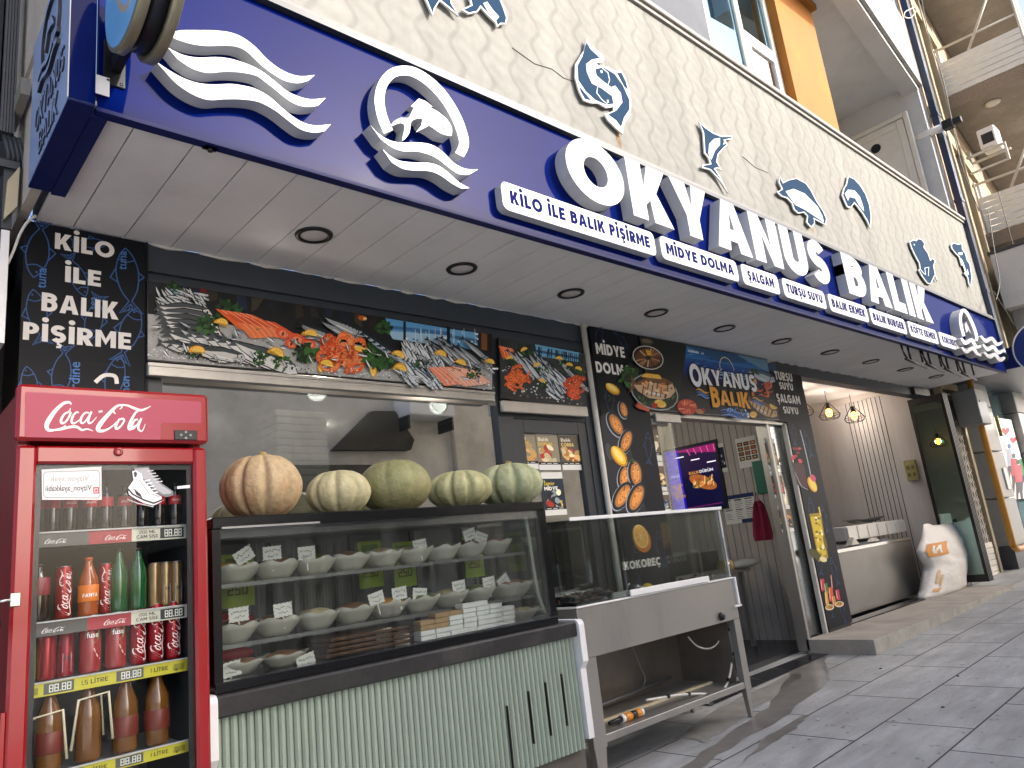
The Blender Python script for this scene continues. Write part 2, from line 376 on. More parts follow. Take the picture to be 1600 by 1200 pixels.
class Art:
    """a printed picture: flat coloured shapes, each a hair in front of the one before"""
    STEP = .000012
    def __init__(s, fr, conv=None, d=0.0): s.fr = fr; s.mb = MB(); s.d = d; s.conv = conv or (lambda p: p)
    def poly(s, pts, col, raw=False):
        pts = pts if raw else s.conv(pts)
        A = sum(pts[i][0]*pts[(i+1) % len(pts)][1]-pts[(i+1) % len(pts)][0]*pts[i][1] for i in range(len(pts)))
        if A < 0: pts = pts[::-1]
        s.d += s.STEP; s.mb.ngon([s.fr(p[0], p[1], s.d) for p in pts], 0, lin(col) if isinstance(col, str) else col)
    def ring(s, out, inn, col, raw=False):
        if not raw: out, inn = s.conv(out), s.conv(inn)
        s.d += s.STEP; n = len(out)
        for k in range(n):
            q = (k+1) % n; s.mb.quad(s.fr(*out[k], s.d), s.fr(*out[q], s.d), s.fr(*inn[q], s.d), s.fr(*inn[k], s.d), 0, lin(col) if isinstance(col, str) else col)
    def ell(s, cx, cy, rx, ry, col, rot=0, n=18, raw=False, a0=0, a1=360):
        c, sn = math.cos(R_(rot)), math.sin(R_(rot)); full = (a1-a0) >= 360
        pts = [(rx*math.cos(R_(a0+(a1-a0)*i/n)), ry*math.sin(R_(a0+(a1-a0)*i/n))) for i in range(n if full else n+1)]
        s.poly([(cx+x*c-y*sn, cy+x*sn+y*c) for x, y in pts], col, raw)
    def line(s, pts, wd, col, raw=False): s.poly(strip(pts, wd), col, raw)
    def text(s, txt, x, y, h, col, width=None, w=.23, raw=True, slope=0.0, gap=.11):
        for ch, shapes in layout(txt, x, y, h, width, w, gap, slope=slope):
            k = 0
            while k < len(shapes):
                sh = shapes[k]; nxt = shapes[k+1] if k+1 < len(shapes) else None
                if nxt is not None and nxt[0] == 'hole':
                    o = sh[1]; bl, br, tp = nxt[1]
                    for q in ([o[0], o[1], o[2], bl, tp, o[7]], [o[5], o[6], o[7], tp, br, o[3], o[4]], [o[2], o[3], br, bl]): s.poly(q, col, True)
                    k += 2; continue
                if sh[0] == 'p': s.poly(sh[1], col, True)
                else: s.ring(sh[1], sh[2], col, True)
                k += 1
    def face_text(s, txt, x, y, h, col, width=None, slope=0.0, shear=0.0):
        """mixed-case lettering from the built-in font"""
        vs, fs, bw = font_mesh(txt); kx = (width / bw) if width else h; s.d += s.STEP; i = len(s.mb.v); c = lin(col) if isinstance(col, str) else col
        s.mb.v += [s.fr(x + (a + shear*b)*kx, y + b*h + slope*a*kx, s.d) for a, b in vs]
        for f in fs: s.mb.face([i+k for k in f], 0, False, c)
    def build(s, name, m=None, parent=None, **k): return s.mb.build(name, m or mat('printed_picture', rough=.35, attr=True, coat=.15), parent, **k)
_FM = {}
def font_mesh(txt):
    if txt in _FM: return _FM[txt]
    cu = bpy.data.curves.new('t', 'FONT'); cu.body = txt; cu.size = 1.38; cu.offset = .012; cu.resolution_u = 2
    ob = bpy.data.objects.new('t', cu); COL.objects.link(ob); dg = bpy.context.evaluated_depsgraph_get()
    me = bpy.data.meshes.new_from_object(ob.evaluated_get(dg)); vs = [(v.co.x, v.co.y) for v in me.vertices]; fs = [tuple(p.vertices) for p in me.polygons]
    bw = max([a for a, b in vs] or [1]); bpy.data.objects.remove(ob); bpy.data.curves.remove(cu); bpy.data.meshes.remove(me)
    _FM[txt] = (vs, fs, bw); return _FM[txt]
# ------------------------------------------------------------------ materials
def cladding_mat():
    m = mat('wave_cladding', '8a8983', rough=.9, spec=.1); n = m.node_tree.nodes; L = m.node_tree.links; b = n['Principled BSDF']
    tc = n.new('ShaderNodeTexCoord'); sp = n.new('ShaderNodeSeparateXYZ'); L.new(tc.outputs['Object'], sp.inputs[0])
    def math_(op, a, b2=None, v=None):
        k = n.new('ShaderNodeMath'); k.operation = op
        for i, q in enumerate((a, b2)):
            if q is None: continue
            if isinstance(q, (int, float)): k.inputs[i].default_value = q
            else: L.new(q, k.inputs[i])
        return k.outputs[0]
    ns = n.new('ShaderNodeTexNoise'); ns.inputs['Scale'].default_value = 1.7; ns.inputs['Detail'].default_value = 3; L.new(tc.outputs['Object'], ns.inputs['Vector'])
    n2 = n.new('ShaderNodeTexNoise'); n2.inputs['Scale'].default_value = 14; n2.inputs['Detail'].default_value = 8; n2.inputs['Roughness'].default_value = .7; L.new(tc.outputs['Object'], n2.inputs['Vector'])
    # slanting wave ridges: height of a saw-tooth whose phase wanders
    X, Z = sp.outputs['X'], sp.outputs['Z']; wob = math_('MULTIPLY', ns.outputs[0], 2.0)
    ph = math_('ADD', math_('ADD', math_('MULTIPLY', X, 25.0), math_('MULTIPLY', math_('SINE', math_('MULTIPLY', Z, 20.0)), 1.1)), wob)
    p2 = math_('ADD', math_('ADD', math_('MULTIPLY', Z, 55.0), math_('MULTIPLY', math_('SINE', math_('MULTIPLY', X, 25.0)), 1.3)), math_('MULTIPLY', ns.outputs[0], 5.0))
    h = math_('ADD', math_('MULTIPLY', math_('SINE', ph), .45), math_('MULTIPLY', math_('SINE', p2), .28))
    h = math_('ADD', h, math_('MULTIPLY', n2.outputs[0], .35))
    bp = n.new('ShaderNodeBump'); bp.inputs['Strength'].default_value = .24; bp.inputs['Distance'].default_value = .014; L.new(h, bp.inputs['Height']); L.new(bp.outputs[0], b.inputs['Normal'])
    mr = n.new('ShaderNodeMapRange'); mr.inputs[1].default_value = .35; mr.inputs[2].default_value = .75; mr.inputs[3].default_value = .90; mr.inputs[4].default_value = 1.05; L.new(n2.outputs[0], mr.inputs[0])
    m3_ = n.new('ShaderNodeMapping'); m3_.inputs['Scale'].default_value = (2.2, 1, .22); L.new(tc.outputs['Object'], m3_.inputs[0])
    n3 = n.new('ShaderNodeTexNoise'); n3.inputs['Scale'].default_value = 1.6; n3.inputs['Detail'].default_value = 7; n3.inputs['Roughness'].default_value = .6; L.new(m3_.outputs[0], n3.inputs['Vector'])
    m4 = n.new('ShaderNodeMapRange'); m4.inputs[1].default_value = .35; m4.inputs[2].default_value = .7; m4.inputs[3].default_value = 1.06; m4.inputs[4].default_value = .88; L.new(n3.outputs[0], m4.inputs[0])
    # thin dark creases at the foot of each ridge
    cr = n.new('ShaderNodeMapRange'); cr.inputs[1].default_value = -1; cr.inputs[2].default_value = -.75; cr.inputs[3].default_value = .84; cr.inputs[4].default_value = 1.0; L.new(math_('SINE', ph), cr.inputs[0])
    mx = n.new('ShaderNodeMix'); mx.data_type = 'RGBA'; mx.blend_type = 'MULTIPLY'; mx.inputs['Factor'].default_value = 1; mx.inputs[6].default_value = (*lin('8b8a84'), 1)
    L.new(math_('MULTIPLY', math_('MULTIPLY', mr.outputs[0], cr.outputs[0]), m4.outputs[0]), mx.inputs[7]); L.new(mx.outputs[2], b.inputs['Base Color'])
    return m
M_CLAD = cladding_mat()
M_SOFFIT = mat('soffit_boards', 'd9d9d8', rough=.5, var=.05, vscale=2, dirt='a3a09a', dscale=2.2, damt=.25)
M_DARK = mat('anthracite_metal', '353c44', rough=.45, var=.12, vscale=5)
M_DARK2 = mat('anthracite_frame', '2c3034', rough=.4, var=.1, vscale=4)
M_TRIM = mat('grey_trim', '605e58', rough=.5, var=.1)
M_LEDGE = mat('ledge_stone', '85817a', rough=.7, var=.12, vscale=9)
M_RENDER = mat('dark_grey_render', '565a60', rough=.9, var=.12, vscale=3, bump=.3, bscale=90)
M_ORANGE = mat('ochre_render', '945c1b', rough=.85, var=.10, vscale=2.5, bump=.2, bscale=60, dirt='b47a2a', damt=.4)
M_GREYR = mat('pale_grey_render', 'bcbdba', rough=.85, var=.07, vscale=2, bump=.15, bscale=60, dirt='85857f', damt=.35)
M_PVC = mat('white_pvc', 'dcdad4', rough=.35, var=.04, coat=.2)
M_PVC2 = mat('cream_pvc', 'cfcbbd', rough=.4, var=.05)
M_WHITE = mat('white_paint', 'e2e1dd', rough=.4, var=.05, coat=.1)
M_BLACK = mat('black_plastic', '141518', rough=.35, var=.1)
M_STEEL = mat('brushed_steel', 'aba8a1', rough=.36, metal=.7, var=.22, vscale=2.5, stretch=(1, 1, .25), dirt='8a8378', dscale=2.5, damt=.4)
M_CHROME = mat('polished_steel', 'c8c6c0', rough=.14, metal=1.0)
M_GALV = mat('galvanised_steel', '8c8d8c', rough=.45, metal=.7, var=.12)
M_WIN = glass('window_glass', (.60, .64, .64), base=.46, k=.6)
M_WINSKY = glass('upper_window_glass', (.5, .6, .65), base=.42, k=.4, refl=(.55, .82, 1.0))
M_GLASS = glass('clear_glass', (.95, .975, .965), base=.06, k=.8, dust=.05)
M_GLASSC = glass('clean_glass', (.94, .97, .96), base=.03, k=.8)
M_GLASSG = glass('green_glass', (.46, .66, .66), base=.20, k=.9, refl=(.85, 1, .97))
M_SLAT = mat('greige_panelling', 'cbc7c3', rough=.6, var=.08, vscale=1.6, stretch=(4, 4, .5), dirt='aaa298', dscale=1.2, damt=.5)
M_FLOOR = mat('dark_floor_tiles', '2c2c2e', rough=.25, var=.2)
M_CEIL = mat('interior_ceiling', 'cfc6bd', rough=.8)
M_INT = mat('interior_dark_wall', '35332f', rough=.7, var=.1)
M_GREYSTONE = mat('side_wall_render', 'b7b0a4', rough=.9, var=.14, vscale=4, bump=.5, bscale=30)
M_POLE = mat('pale_pipe', 'c4c0b4', rough=.5, var=.1)

YSHOP = 4.1; YS = 2.89; ZSOF = 3.294; ZSIGN = 4.15; X0 = .62; X1 = 13.28; YCL = 2.93; ZPAR = 5.90

# ------------------------------------------------------------------ ground
def paving_mat():
    m = mat('stone_paving', '908f8b', rough=.62); n = m.node_tree.nodes; L = m.node_tree.links; b = n['Principled BSDF']
    tc = n.new('ShaderNodeTexCoord'); mp = n.new('ShaderNodeMapping'); mp.inputs['Location'].default_value = (.3, -.19, 0); L.new(tc.outputs['Object'], mp.inputs[0])
    br = n.new('ShaderNodeTexBrick'); br.inputs['Scale'].default_value = 1; br.inputs['Brick Width'].default_value = 1.15; br.inputs['Row Height'].default_value = .56
    br.inputs['Mortar Size'].default_value = .007; br.inputs['Mortar Smooth'].default_value = .2; br.inputs['Bias'].default_value = 0; br.offset = .42
    br.inputs['Color1'].default_value = (*lin('a2a3a1'), 1); br.inputs['Color2'].default_value = (*lin('adaeab'), 1); br.inputs['Mortar'].default_value = (*lin('2c2c2c'), 1)
    L.new(mp.outputs[0], br.inputs['Vector'])
    mp2 = n.new('ShaderNodeMapping'); mp2.inputs['Scale'].default_value = (.6, 2.6, 1); L.new(tc.outputs['Object'], mp2.inputs[0])
    t = n.new('ShaderNodeTexNoise'); t.inputs['Scale'].default_value = 3.2; t.inputs['Detail'].default_value = 9; t.inputs['Roughness'].default_value = .68; L.new(mp2.outputs[0], t.inputs['Vector'])
    mr = n.new('ShaderNodeMapRange'); mr.inputs[1].default_value = .3; mr.inputs[2].default_value = .7; mr.inputs[3].default_value = .72; mr.inputs[4].default_value = 1.25; L.new(t.outputs[0], mr.inputs[0])
    t2 = n.new('ShaderNodeTexNoise'); t2.inputs['Scale'].default_value = .8; t2.inputs['Detail'].default_value = 4; L.new(tc.outputs['Object'], t2.inputs['Vector'])
    m2 = n.new('ShaderNodeMapRange'); m2.inputs[1].default_value = .3; m2.inputs[2].default_value = .7; m2.inputs[3].default_value = .8; m2.inputs[4].default_value = 1.15; L.new(t2.outputs[0], m2.inputs[0])
    mu = n.new('ShaderNodeMath'); mu.operation = 'MULTIPLY'; L.new(mr.outputs[0], mu.inputs[0]); L.new(m2.outputs[0], mu.inputs[1])
    t3 = n.new('ShaderNodeTexNoise'); t3.inputs['Scale'].default_value = 17; t3.inputs['Detail'].default_value = 2; L.new(tc.outputs['Object'], t3.inputs['Vector'])
    m3_ = n.new('ShaderNodeMapRange'); m3_.inputs[1].default_value = .66; m3_.inputs[2].default_value = .72; m3_.inputs[3].default_value = 1.0; m3_.inputs[4].default_value = .62; L.new(t3.outputs[0], m3_.inputs[0])
    t4 = n.new('ShaderNodeTexNoise'); t4.inputs['Scale'].default_value = 160; t4.inputs['Detail'].default_value = 3; L.new(tc.outputs['Object'], t4.inputs['Vector'])
    m4_ = n.new('ShaderNodeMapRange'); m4_.inputs[1].default_value = .3; m4_.inputs[2].default_value = .7; m4_.inputs[3].default_value = .86; m4_.inputs[4].default_value = 1.1; L.new(t4.outputs[0], m4_.inputs[0])
    mu2 = n.new('ShaderNodeMath'); mu2.operation = 'MULTIPLY'; L.new(m3_.outputs[0], mu2.inputs[0]); L.new(m4_.outputs[0], mu2.inputs[1])
    mu3 = n.new('ShaderNodeMath'); mu3.operation = 'MULTIPLY'; L.new(mu.outputs[0], mu3.inputs[0]); L.new(mu2.outputs[0], mu3.inputs[1]); mu = mu3
    mx = n.new('ShaderNodeMix'); mx.data_type = 'RGBA'; mx.blend_type = 'MULTIPLY'; mx.inputs['Factor'].default_value = 1; L.new(br.outputs['Color'], mx.inputs[6]); L.new(mu.outputs[0], mx.inputs[7]); L.new(mx.outputs[2], b.inputs['Base Color'])
    bp = n.new('ShaderNodeBump'); bp.inputs['Strength'].default_value = .25; bp.inputs['Distance'].default_value = .006; L.new(mu.outputs[0], bp.inputs['Height']); L.new(bp.outputs[0], b.inputs['Normal'])
    rr = n.new('ShaderNodeMapRange'); rr.inputs[1].default_value = .3; rr.inputs[2].default_value = .7; rr.inputs[3].default_value = .42; rr.inputs[4].default_value = .7; L.new(t.outputs[0], rr.inputs[0]); L.new(rr.outputs[0], b.inputs['Roughness'])
    return m
mb = MB()
xs = [-60, -20, -9, -4, 0, 2, 4, 6, 7, 8, 10, 12, 14, 18, 24, 34, 60, 160]; ys = [-60, -20, -5.5, 0, 2, 3.2, 4.2, 9, 60]
for y in ys:
    for x in xs: mb.v.append(Vector((x, y, gz(x) if x < 30 else gz(30))))
for j in range(len(ys)-1):
    for i in range(len(xs)-1): a = j*len(xs)+i; mb.face((a, a+1, a+1+len(xs), a+len(xs)))
mb.build('pavement', paving_mat(), loc=(0, 0, 0), kind='structure')

mb = MB(); mb.ngon([(-40, -5.5, gz(-40)+.004), (2, -5.5, gz(2)+.004), (2, .9, gz(2)+.004), (-40, .9, gz(-40)+.004)]); mb.build('street_paving', mat('pale_street_paving', 'c2bfba', rough=.8, var=.12, vscale=3), loc=(-10, -2, -.1), kind='structure')  # unseen paving, its paleness raised to bounce light onto the shop
# concrete step in front of the right-hand opening; it dies out where the street has climbed to its level
M_CONC = mat('worn_concrete', 'a19a8f', rough=.8, var=.16, vscale=3.5, bump=.35, bscale=30, dirt='6f685e', dscale=2.2, damt=.55)
M_CONC2 = mat('plastered_step_face', 'aaa698', rough=.85, var=.22, vscale=7, bump=.6, bscale=40)
mb = MB(); zt = .165
P8 = [(7.72, 3.38), (12.9, 3.40), (12.9, 4.09), (7.72, 4.09)]
mb.ngon([(x, y, zt - .004*(x-7.72)) for x, y in P8])
for a in range(4):
    (xa, ya), (xb, yb) = P8[a], P8[(a+1) % 4]
    mb.quad((xa, ya, -.2), (xb, yb, -.2), (xb, yb, zt - .004*(xb-7.72)), (xa, ya, zt - .004*(xa-7.72)), 1 if a in (0,) else 0)
mb.build('concrete_step', [M_CONC, M_CONC2], label='low concrete step with a plastered front edge before the grill room', cat='step')
# dark wet tiles at the doorway and the gutter stain
M_WET = mat('wet_dark_tiles', '26282b', rough=.16, var=.25, vscale=5, bump=.2, bscale=20)
M_STAIN = mat('wet_paving', '77746e', rough=.34, var=.3, vscale=4, bump=.15, bscale=30)
M_PALE = mat('pale_stained_paving', '8a8880', rough=.75, var=.25, vscale=6, bump=.3, bscale=40)
mb = MB()
for i in range(5):
    x = 5.5 + i * .46; mb.quad((x+.004, 3.86, gz(x)+.006), (x+.456, 3.86, gz(x+.45)+.006), (x+.456, 4.05, .03), (x+.004, 4.05, .03))
mb.build('doorway_threshold', M_WET, label='strip of wet black tiles at the foot of the doorway', cat='threshold', loc=(6.6, 3.9, 0))
def blob(pts, z, name, m, jag=.03, sub=6):
    mb = MB(); q = []
    for i in range(len(pts)):
        a, b = pts[i], pts[(i+1) % len(pts)]
        for k in range(sub): t = k/sub; q.append((a[0]+(b[0]-a[0])*t + rnd.uniform(-jag, jag), a[1]+(b[1]-a[1])*t + rnd.uniform(-jag, jag)))
    mb.ngon([(x, y, gz(x)+z) for x, y in q]); mb.build(name, m, loc=(pts[0][0], pts[0][1], 0), kind='structure')
blob([(3.2, 2.95), (4.4, 3.08), (5.5, 3.16), (6.6, 3.35), (7.55, 3.82), (7.68, 4.02), (6.9, 3.86), (5.6, 3.38), (4.4, 3.2), (3.2, 3.1)], .004, 'wet_gutter_pavement', M_STAIN)
blob([(4.6, 3.32), (5.4, 3.45), (6.6, 3.62), (6.9, 3.80), (5.6, 3.76), (4.6, 3.60)], .004, 'pale_gutter_pavement', M_PALE)
blob([(4.3, 2.86), (5.1, 2.90), (5.5, 3.0), (4.9, 3.0)], .004, 'damp_spot_pavement', M_STAIN, .02)

for i, (x, y, c) in enumerate(((6.2, 3.02, 'c9c6bb'), (5.35, 2.86, 'd6d3c8'), (7.1, 3.1, '4d4438'), (4.9, 2.7, 'b9b4a6'), (6.9, 2.4, '5a5044'), (8.6, 2.9, 'c4c0b4'), (5.9, 2.2, '4a4238'))):
    mb = MB(); t_ = rnd.uniform(0, 6); mb.prism([(x+.018*math.cos(t_+k*1.26+rnd.uniform(-.3, .3)), y+.013*math.sin(t_+k*1.26)) for k in range(5)], frame((0, 0, gz(x)+.005), (1, 0, 0), (0, 1, 0), (0, 0, 1)), 0, .004)
    o = mb.build('litter_scrap', mat('litter_%d' % i, c, rough=.8)); tag(o, 'tiny scrap of litter lying on the grey paving near the gutter', 'litter', 'scraps of litter on the paving')
# ------------------------------------------------------------------ the shop building
B = thing('shop_building', (7, 4.1, 0), 'grey clad fish shop building with a deep canopy, ochre column and recessed balcony', 'building')
# canopy soffit: boards running front to back
mb = MB(); k = X0 + .06
pitch = .247; x = .62 - .05
while x < X1:
    a = max(x, X0+.03); b_ = min(x + pitch - .006, X1)
    if b_ > a: mb.box(a, b_, YS+.012, YSHOP-.03, ZSOF, ZSOF+.02)
    x += pitch
mb.box(X0+.02, X1, YS+.012, YSHOP, ZSOF+.0215, ZSOF+.10, 1)
mb.build('soffit', [M_SOFFIT, M_DARK2], B)
# ragged sealant line where the soffit meets the beam
x = 1.2
while x < 13.0:
    mb = MB(); l = rnd.uniform(.08, .3); r = rnd.uniform(.004, .012); mb.tube([(x, YSHOP-.035, ZSOF-.004), (x+l/2, YSHOP-.037, ZSOF-.006-r*.4), (x+l, YSHOP-.035, ZSOF-.004)], [r*.6, r, r*.5], 6); mb.build('sealant', mat('white_sealant', 'c9c6bf', rough=.7), B); x += l + rnd.uniform(.0, .12)
# cladding parapet above the sign
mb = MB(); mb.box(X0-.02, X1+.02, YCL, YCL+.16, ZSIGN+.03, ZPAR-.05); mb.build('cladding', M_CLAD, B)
mb = MB(); mb.box(X0-.03, X1+.06, YCL-.05, YCL+.25, ZPAR-.05, ZPAR, bev=.006); mb.box(X0-.03, X1+.05, YCL-.025, YCL-.003, ZPAR-.09, ZPAR-.052); mb.build('parapet_ledge', M_LEDGE, B)
mb = MB(); mb.box(X0, X1, YCL-.055, YCL-.004, ZSIGN+.005, ZSIGN+.05, bev=.008); mb.build('cladding_trim', M_TRIM, B)
mb = MB(); mb.box(X0, X1, YCL-.075, YCL-.004, ZSIGN-.03, ZSIGN+.003); mb.build('dark_edge_trim', M_DARK2, B)  # solid dark metal strip between the sign and the cladding
# upper storey
mb = MB(); mb.box(X0, 6.70, 3.30, 3.6, 5.7, 11); mb.box(6.70, 8.42, 3.305, 3.6, 8.6, 11); mb.build('upper_wall', M_RENDER, B)
mb = MB(); mb.box(8.42, 9.60, 3.20, 4.2, 5.7, 8.30); mb.box(8.36, 9.66, 3.13, 4.2, 8.30, 8.40, bev=.01); mb.build('column', M_ORANGE, B)
mb = MB(); mb.box(8.40, 9.7, 3.16, 4.2, 8.405, 11); mb.build('upper_column', M_GREYR, B)
# side wall to the left
mb = MB(); mb.box(.555, .615, 2.96, 6, 4.02, 11); mb.box(.57, .615, 3.7, 6, 3.3, 4.02); mb.build('side_wall', M_GREYSTONE, B)
mb = MB()
for z0, y0, y1 in ((3.80, 3.74, 3.86),): mb.box(.515, .553, y0, y1+.25, z0, z0+.09)
mb.build('side_ledge', mat('grey_side_ledge', '7d7a72', rough=.8, var=.1), B)
# tall window of the upper floor: fixed pane, mullion, open casement
wf = MB(); zb, zt_ = 5.7, 8.6; y0, y1 = 3.31, 3.39
for a, b_ in ((6.70, 6.78), (7.50, 7.60), (8.33, 8.42)): wf.box(a, b_, y0, y1, zb, zt_, bev=.012)
wf.box(6.78, 7.50, y0+.003, y1, zb, zb+.24); wf.box(6.78, 7.5, y0+.003, y1, zt_-.08, zt_); wf.box(7.60, 8.33, y0+.003, y1, zb, zb+.24); wf.box(7.60, 8.33, y0+.003, y1, 7.05, 7.15)
W_ = wf.build('window', M_PVC2, B)
mb = MB(); mb.box(6.78, 7.50, 3.345, 3.355, zb+.24, zt_-.08); mb.box(7.60, 8.33, 3.35, 3.36, 7.15, zt_); mb.build('pane', M_WINSKY, W_)
mb = MB(); mb.box(7.62, 8.31, 3.40, 4.4, zb, zt_); mb.build('room_beyond', M_INT, B)
cs = MB(); cs.box(7.61, 7.68, 3.30, 3.36, zb+.25, 7.04); cs.box(8.25, 8.32, 3.30, 3.36, zb+.25, 7.04); cs.box(7.68, 8.25, 3.302, 3.36, zb+.25, zb+.33); cs.box(7.68, 8.25, 3.302, 3.36, 6.97, 7.04); cs.build('casement', M_PVC, W_)
mb = MB(); mb.box(7.68, 8.25, 3.325, 3.335, zb+.33, 6.97); mb.build('casement_pane', M_WIN, W_)
# recessed balcony: back wall, ceiling, right-hand wall with a white door
mb = MB(); mb.box(9.6, 13.3, 5.2, 5.4, 5.0, 9); mb.box(13.16, 13.40, 3.02, 5.2, 5.0, 11); mb.box(9.6, 13.16, 3.2, 5.2, 4.9, 5.0); mb.build('balcony_wall', M_GREYR, B)
mb = MB(); mb.box(12.98, 13.155, 4.42, 4.62, 5.0, 8.44); mb.build('balcony_pilaster', M_GREYR, B)
mb = MB(); mb.ngon([(9.2, 2.9, 8.46), (13.16, 3.28, 8.46), (13.16, 5.2, 8.46), (9.2, 5.2, 8.46)]); mb.ngon([(9.2, 2.9, 8.6), (9.2, 5.2, 8.6), (13.16, 5.2, 8.6), (13.16, 3.28, 8.6)])
mb.build('balcony_ceiling', M_GREYR, B)
def skewbox(mb, x0, ya, x1, yb, dy, z0, z1, mi=0):
    i = len(mb.v); mb.v += [Vector(p) for p in ((x0,ya,z0),(x1,yb,z0),(x1,yb+dy,z0),(x0,ya+dy,z0),(x0,ya,z1),(x1,yb,z1),(x1,yb+dy,z1),(x0,ya+dy,z1))]
    for q in ((0,3,2,1),(4,5,6,7),(0,1,5,4),(1,2,6,5),(2,3,7,6),(3,0,4,7)): mb.face([i+k for k in q], mi)
mb = MB(); skewbox(mb, 8.6, 2.58, 13.28, 3.02, .26, 8.33, 8.9); mb.build('balcony_beam', M_GREYR, B)
mb = MB()
for i in range(26): x = 8.6 + i*.18; skewbox(mb, x+.004, 2.52+(x-8.6)*.094, x+.176, 2.52+(x+.172-8.6)*.094, .05, 8.40, 9.7)
mb.build('balcony_boarding', mat('white_boarding', '80807d', rough=.45, var=.06), B)
# door in the balcony's right-hand wall
dr = MB(); xd = 13.15
for y0, y1, z0, z1 in ((3.24, 3.32, 5.0, 8.02), (4.22, 4.30, 5.0, 8.02), (3.32, 4.22, 7.94, 8.02)): dr.box(xd-.07, xd, y0, y1, z0, z1, bev=.01)
D_ = dr.build('door_frame', M_PVC2, B)
mb = MB()
for y0, y1, z0, z1 in ((3.33, 3.45, 5.0, 7.93), (4.09, 4.21, 5.0, 7.93), (3.45, 4.09, 7.80, 7.93)): mb.box(xd-.055, xd-.005, y0, y1, z0, z1, bev=.01)
mb.box(xd-.03, xd-.006, 3.45, 4.09, 5.0, 7.80); mb.build('door_leaf', M_PVC2, D_)
mb = MB(); mb.lathe([(.078, 0), (.085, .012), (.07, .014)], (xd-.046, 3.86, 7.62), 18, axis='x'); mb.build('vent_hole', M_BLACK, D_)
mb = MB(); mb.box(xd-.10, xd-.056, 3.37, 3.40, 6.05, 6.2, bev=.008); mb.build('door_handle', M_PVC, D_)

# ------------------------------------------------------------------ shop front (ground floor)
mb = MB()
mb.box(1.18, 5.56, YSHOP-.03, YSHOP+.15, 3.13, ZSOF-.003); mb.box(1.18, 4.85, YSHOP+.0, YSHOP+.15, 3.045, 3.13)
mb.build('lintel_beam', M_DARK, B)
mb = MB(); mb.box(8.75, 13.25, YSHOP-.03, YSHOP+.12, ZSOF-.14, ZSOF-.003); mb.build('lintel_beam', M_DARK, B)
mb = MB()
for x0, x1, z0, z1, y0 in ((3.66, 3.83, .3, 3.045, 4.06), (4.66, 4.78, .1, 3.045, 4.06), (3.83, 4.66, 2.40, 2.50, 4.065), (1.18, 1.26, .2, 3.045, 4.06)): mb.box(x0, x1, y0, y0+.09, z0, z1, bev=.004)
mb.box(1.26, 3.66, 4.065, 4.14, .3, .62)
SF = mb.build('shop_front_frame', M_DARK2, B)
mb = MB(); mb.box(1.26, 3.66, 4.10, 4.108, .62, 2.50); mb.build('pane', M_WIN, SF)
mb = MB()
for x0, x1, z0, z1 in ((3.83, 3.93, .15, 2.40), (4.56, 4.66, .15, 2.40), (3.93, 4.56, 2.29, 2.40), (3.93, 4.56, .15, .45)): mb.box(x0, x1, 4.07, 4.13, z0, z1, bev=.004)
SD = mb.build('side_door', M_DARK2, B)
mb = MB(); mb.box(3.93, 4.56, 4.10, 4.108, .45, 2.29); mb.build('door_pane', M_WIN, SD)
mb = MB(); mb.tube([(4.765, 4.035, .1), (4.765, 4.035, 3.28)], .026, 12); mb.build('corner_pole', M_POLE, B)
# pillars carry printed panels (see below)
mb = MB(); mb.box(.60, 1.18, 4.06, 4.5, 0, ZSOF-.005); mb.build('pillar', M_BLACK, B)
mb = MB(); mb.box(4.86, 5.55, 4.06, 4.4, 0, ZSOF-.005); mb.build('pillar', M_BLACK, B)
mb = MB(); mb.box(8.22, 8.78, 4.06, 4.4, .16, ZSOF-.005); mb.build('pillar', M_BLACK, B)
# main doorway: track, fixed glass either side, sliding leaf posts
mb = MB(); mb.box(5.56, 8.2, 4.07, 4.2, 2.50, 2.56, bev=.004); mb.box(5.62, 6.02, 4.03, 4.068, 2.44, 2.52, bev=.004); mb.box(7.72, 7.76, 4.06, 4.2, .05, 2.50, bev=.004)
DT = mb.build('doorway_frame', M_STEEL, B)
mb = MB(); mb.box(7.765, 7.86, 4.10, 4.14, .05, 2.5); mb.build('sliding_leaf', mat('door_stile', '7d7a72', rough=.35, metal=.8, var=.1), B)
for x0_, x1_ in ((5.58, 5.98), (7.865, 8.13)): mb = MB(); mb.box(x0_, x1_, 4.12, 4.128, .05, 2.50); mb.build('side_light', M_GLASSC, DT)
mb = MB(); mb.box(8.135, 8.175, 4.05, 4.10, .1, 2.52, bev=.004); mb.build('jamb_strip', M_POLE, B)
# rooms behind: floor, ceiling, walls
mb = MB(); mb.box(.6, 13.6, 4.25, 9.5, -.1, .06); mb.box(8.8, 13.3, 4.10, 4.25, -.1, .17); mb.build('shop_floor', M_FLOOR, B)
mb = MB(); mb.box(.6, 8.3, 4.26, 9.5, 3.0, 3.1); mb.box(8.5, 13.6, 4.26, 9.5, 3.46, 3.56); mb.build('shop_ceiling', M_CEIL, B)
mb = MB(); mb.box(.45, .6, 4.5, 9.5, 0, 3.3); mb.box(.6, 8.3, 9.3, 9.5, 0, 3.3); mb.box(5.35, 5.5, 6.2, 9.3, .06, 3.0); mb.build('back_wall', M_INT, B)
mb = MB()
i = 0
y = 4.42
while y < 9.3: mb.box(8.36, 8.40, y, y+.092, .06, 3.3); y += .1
mb.box(8.40, 8.55, 4.40, 9.3, .06, 3.5); mb.build('partition_wall', mat('shaded_panelling', 'a9a29a', rough=.6, var=.08), B)  # darker copy of the slat panelling, with the shade put into its colour
mb = MB()
mb.box(13.30, 13.45, 4.16, 9.3, .06, 3.46); mb.box(8.55, 13.3, 9.2, 9.35, .06, 3.46)
y = 4.55
mb.build('grill_room_wall', M_SLAT, B)
mb = MB()
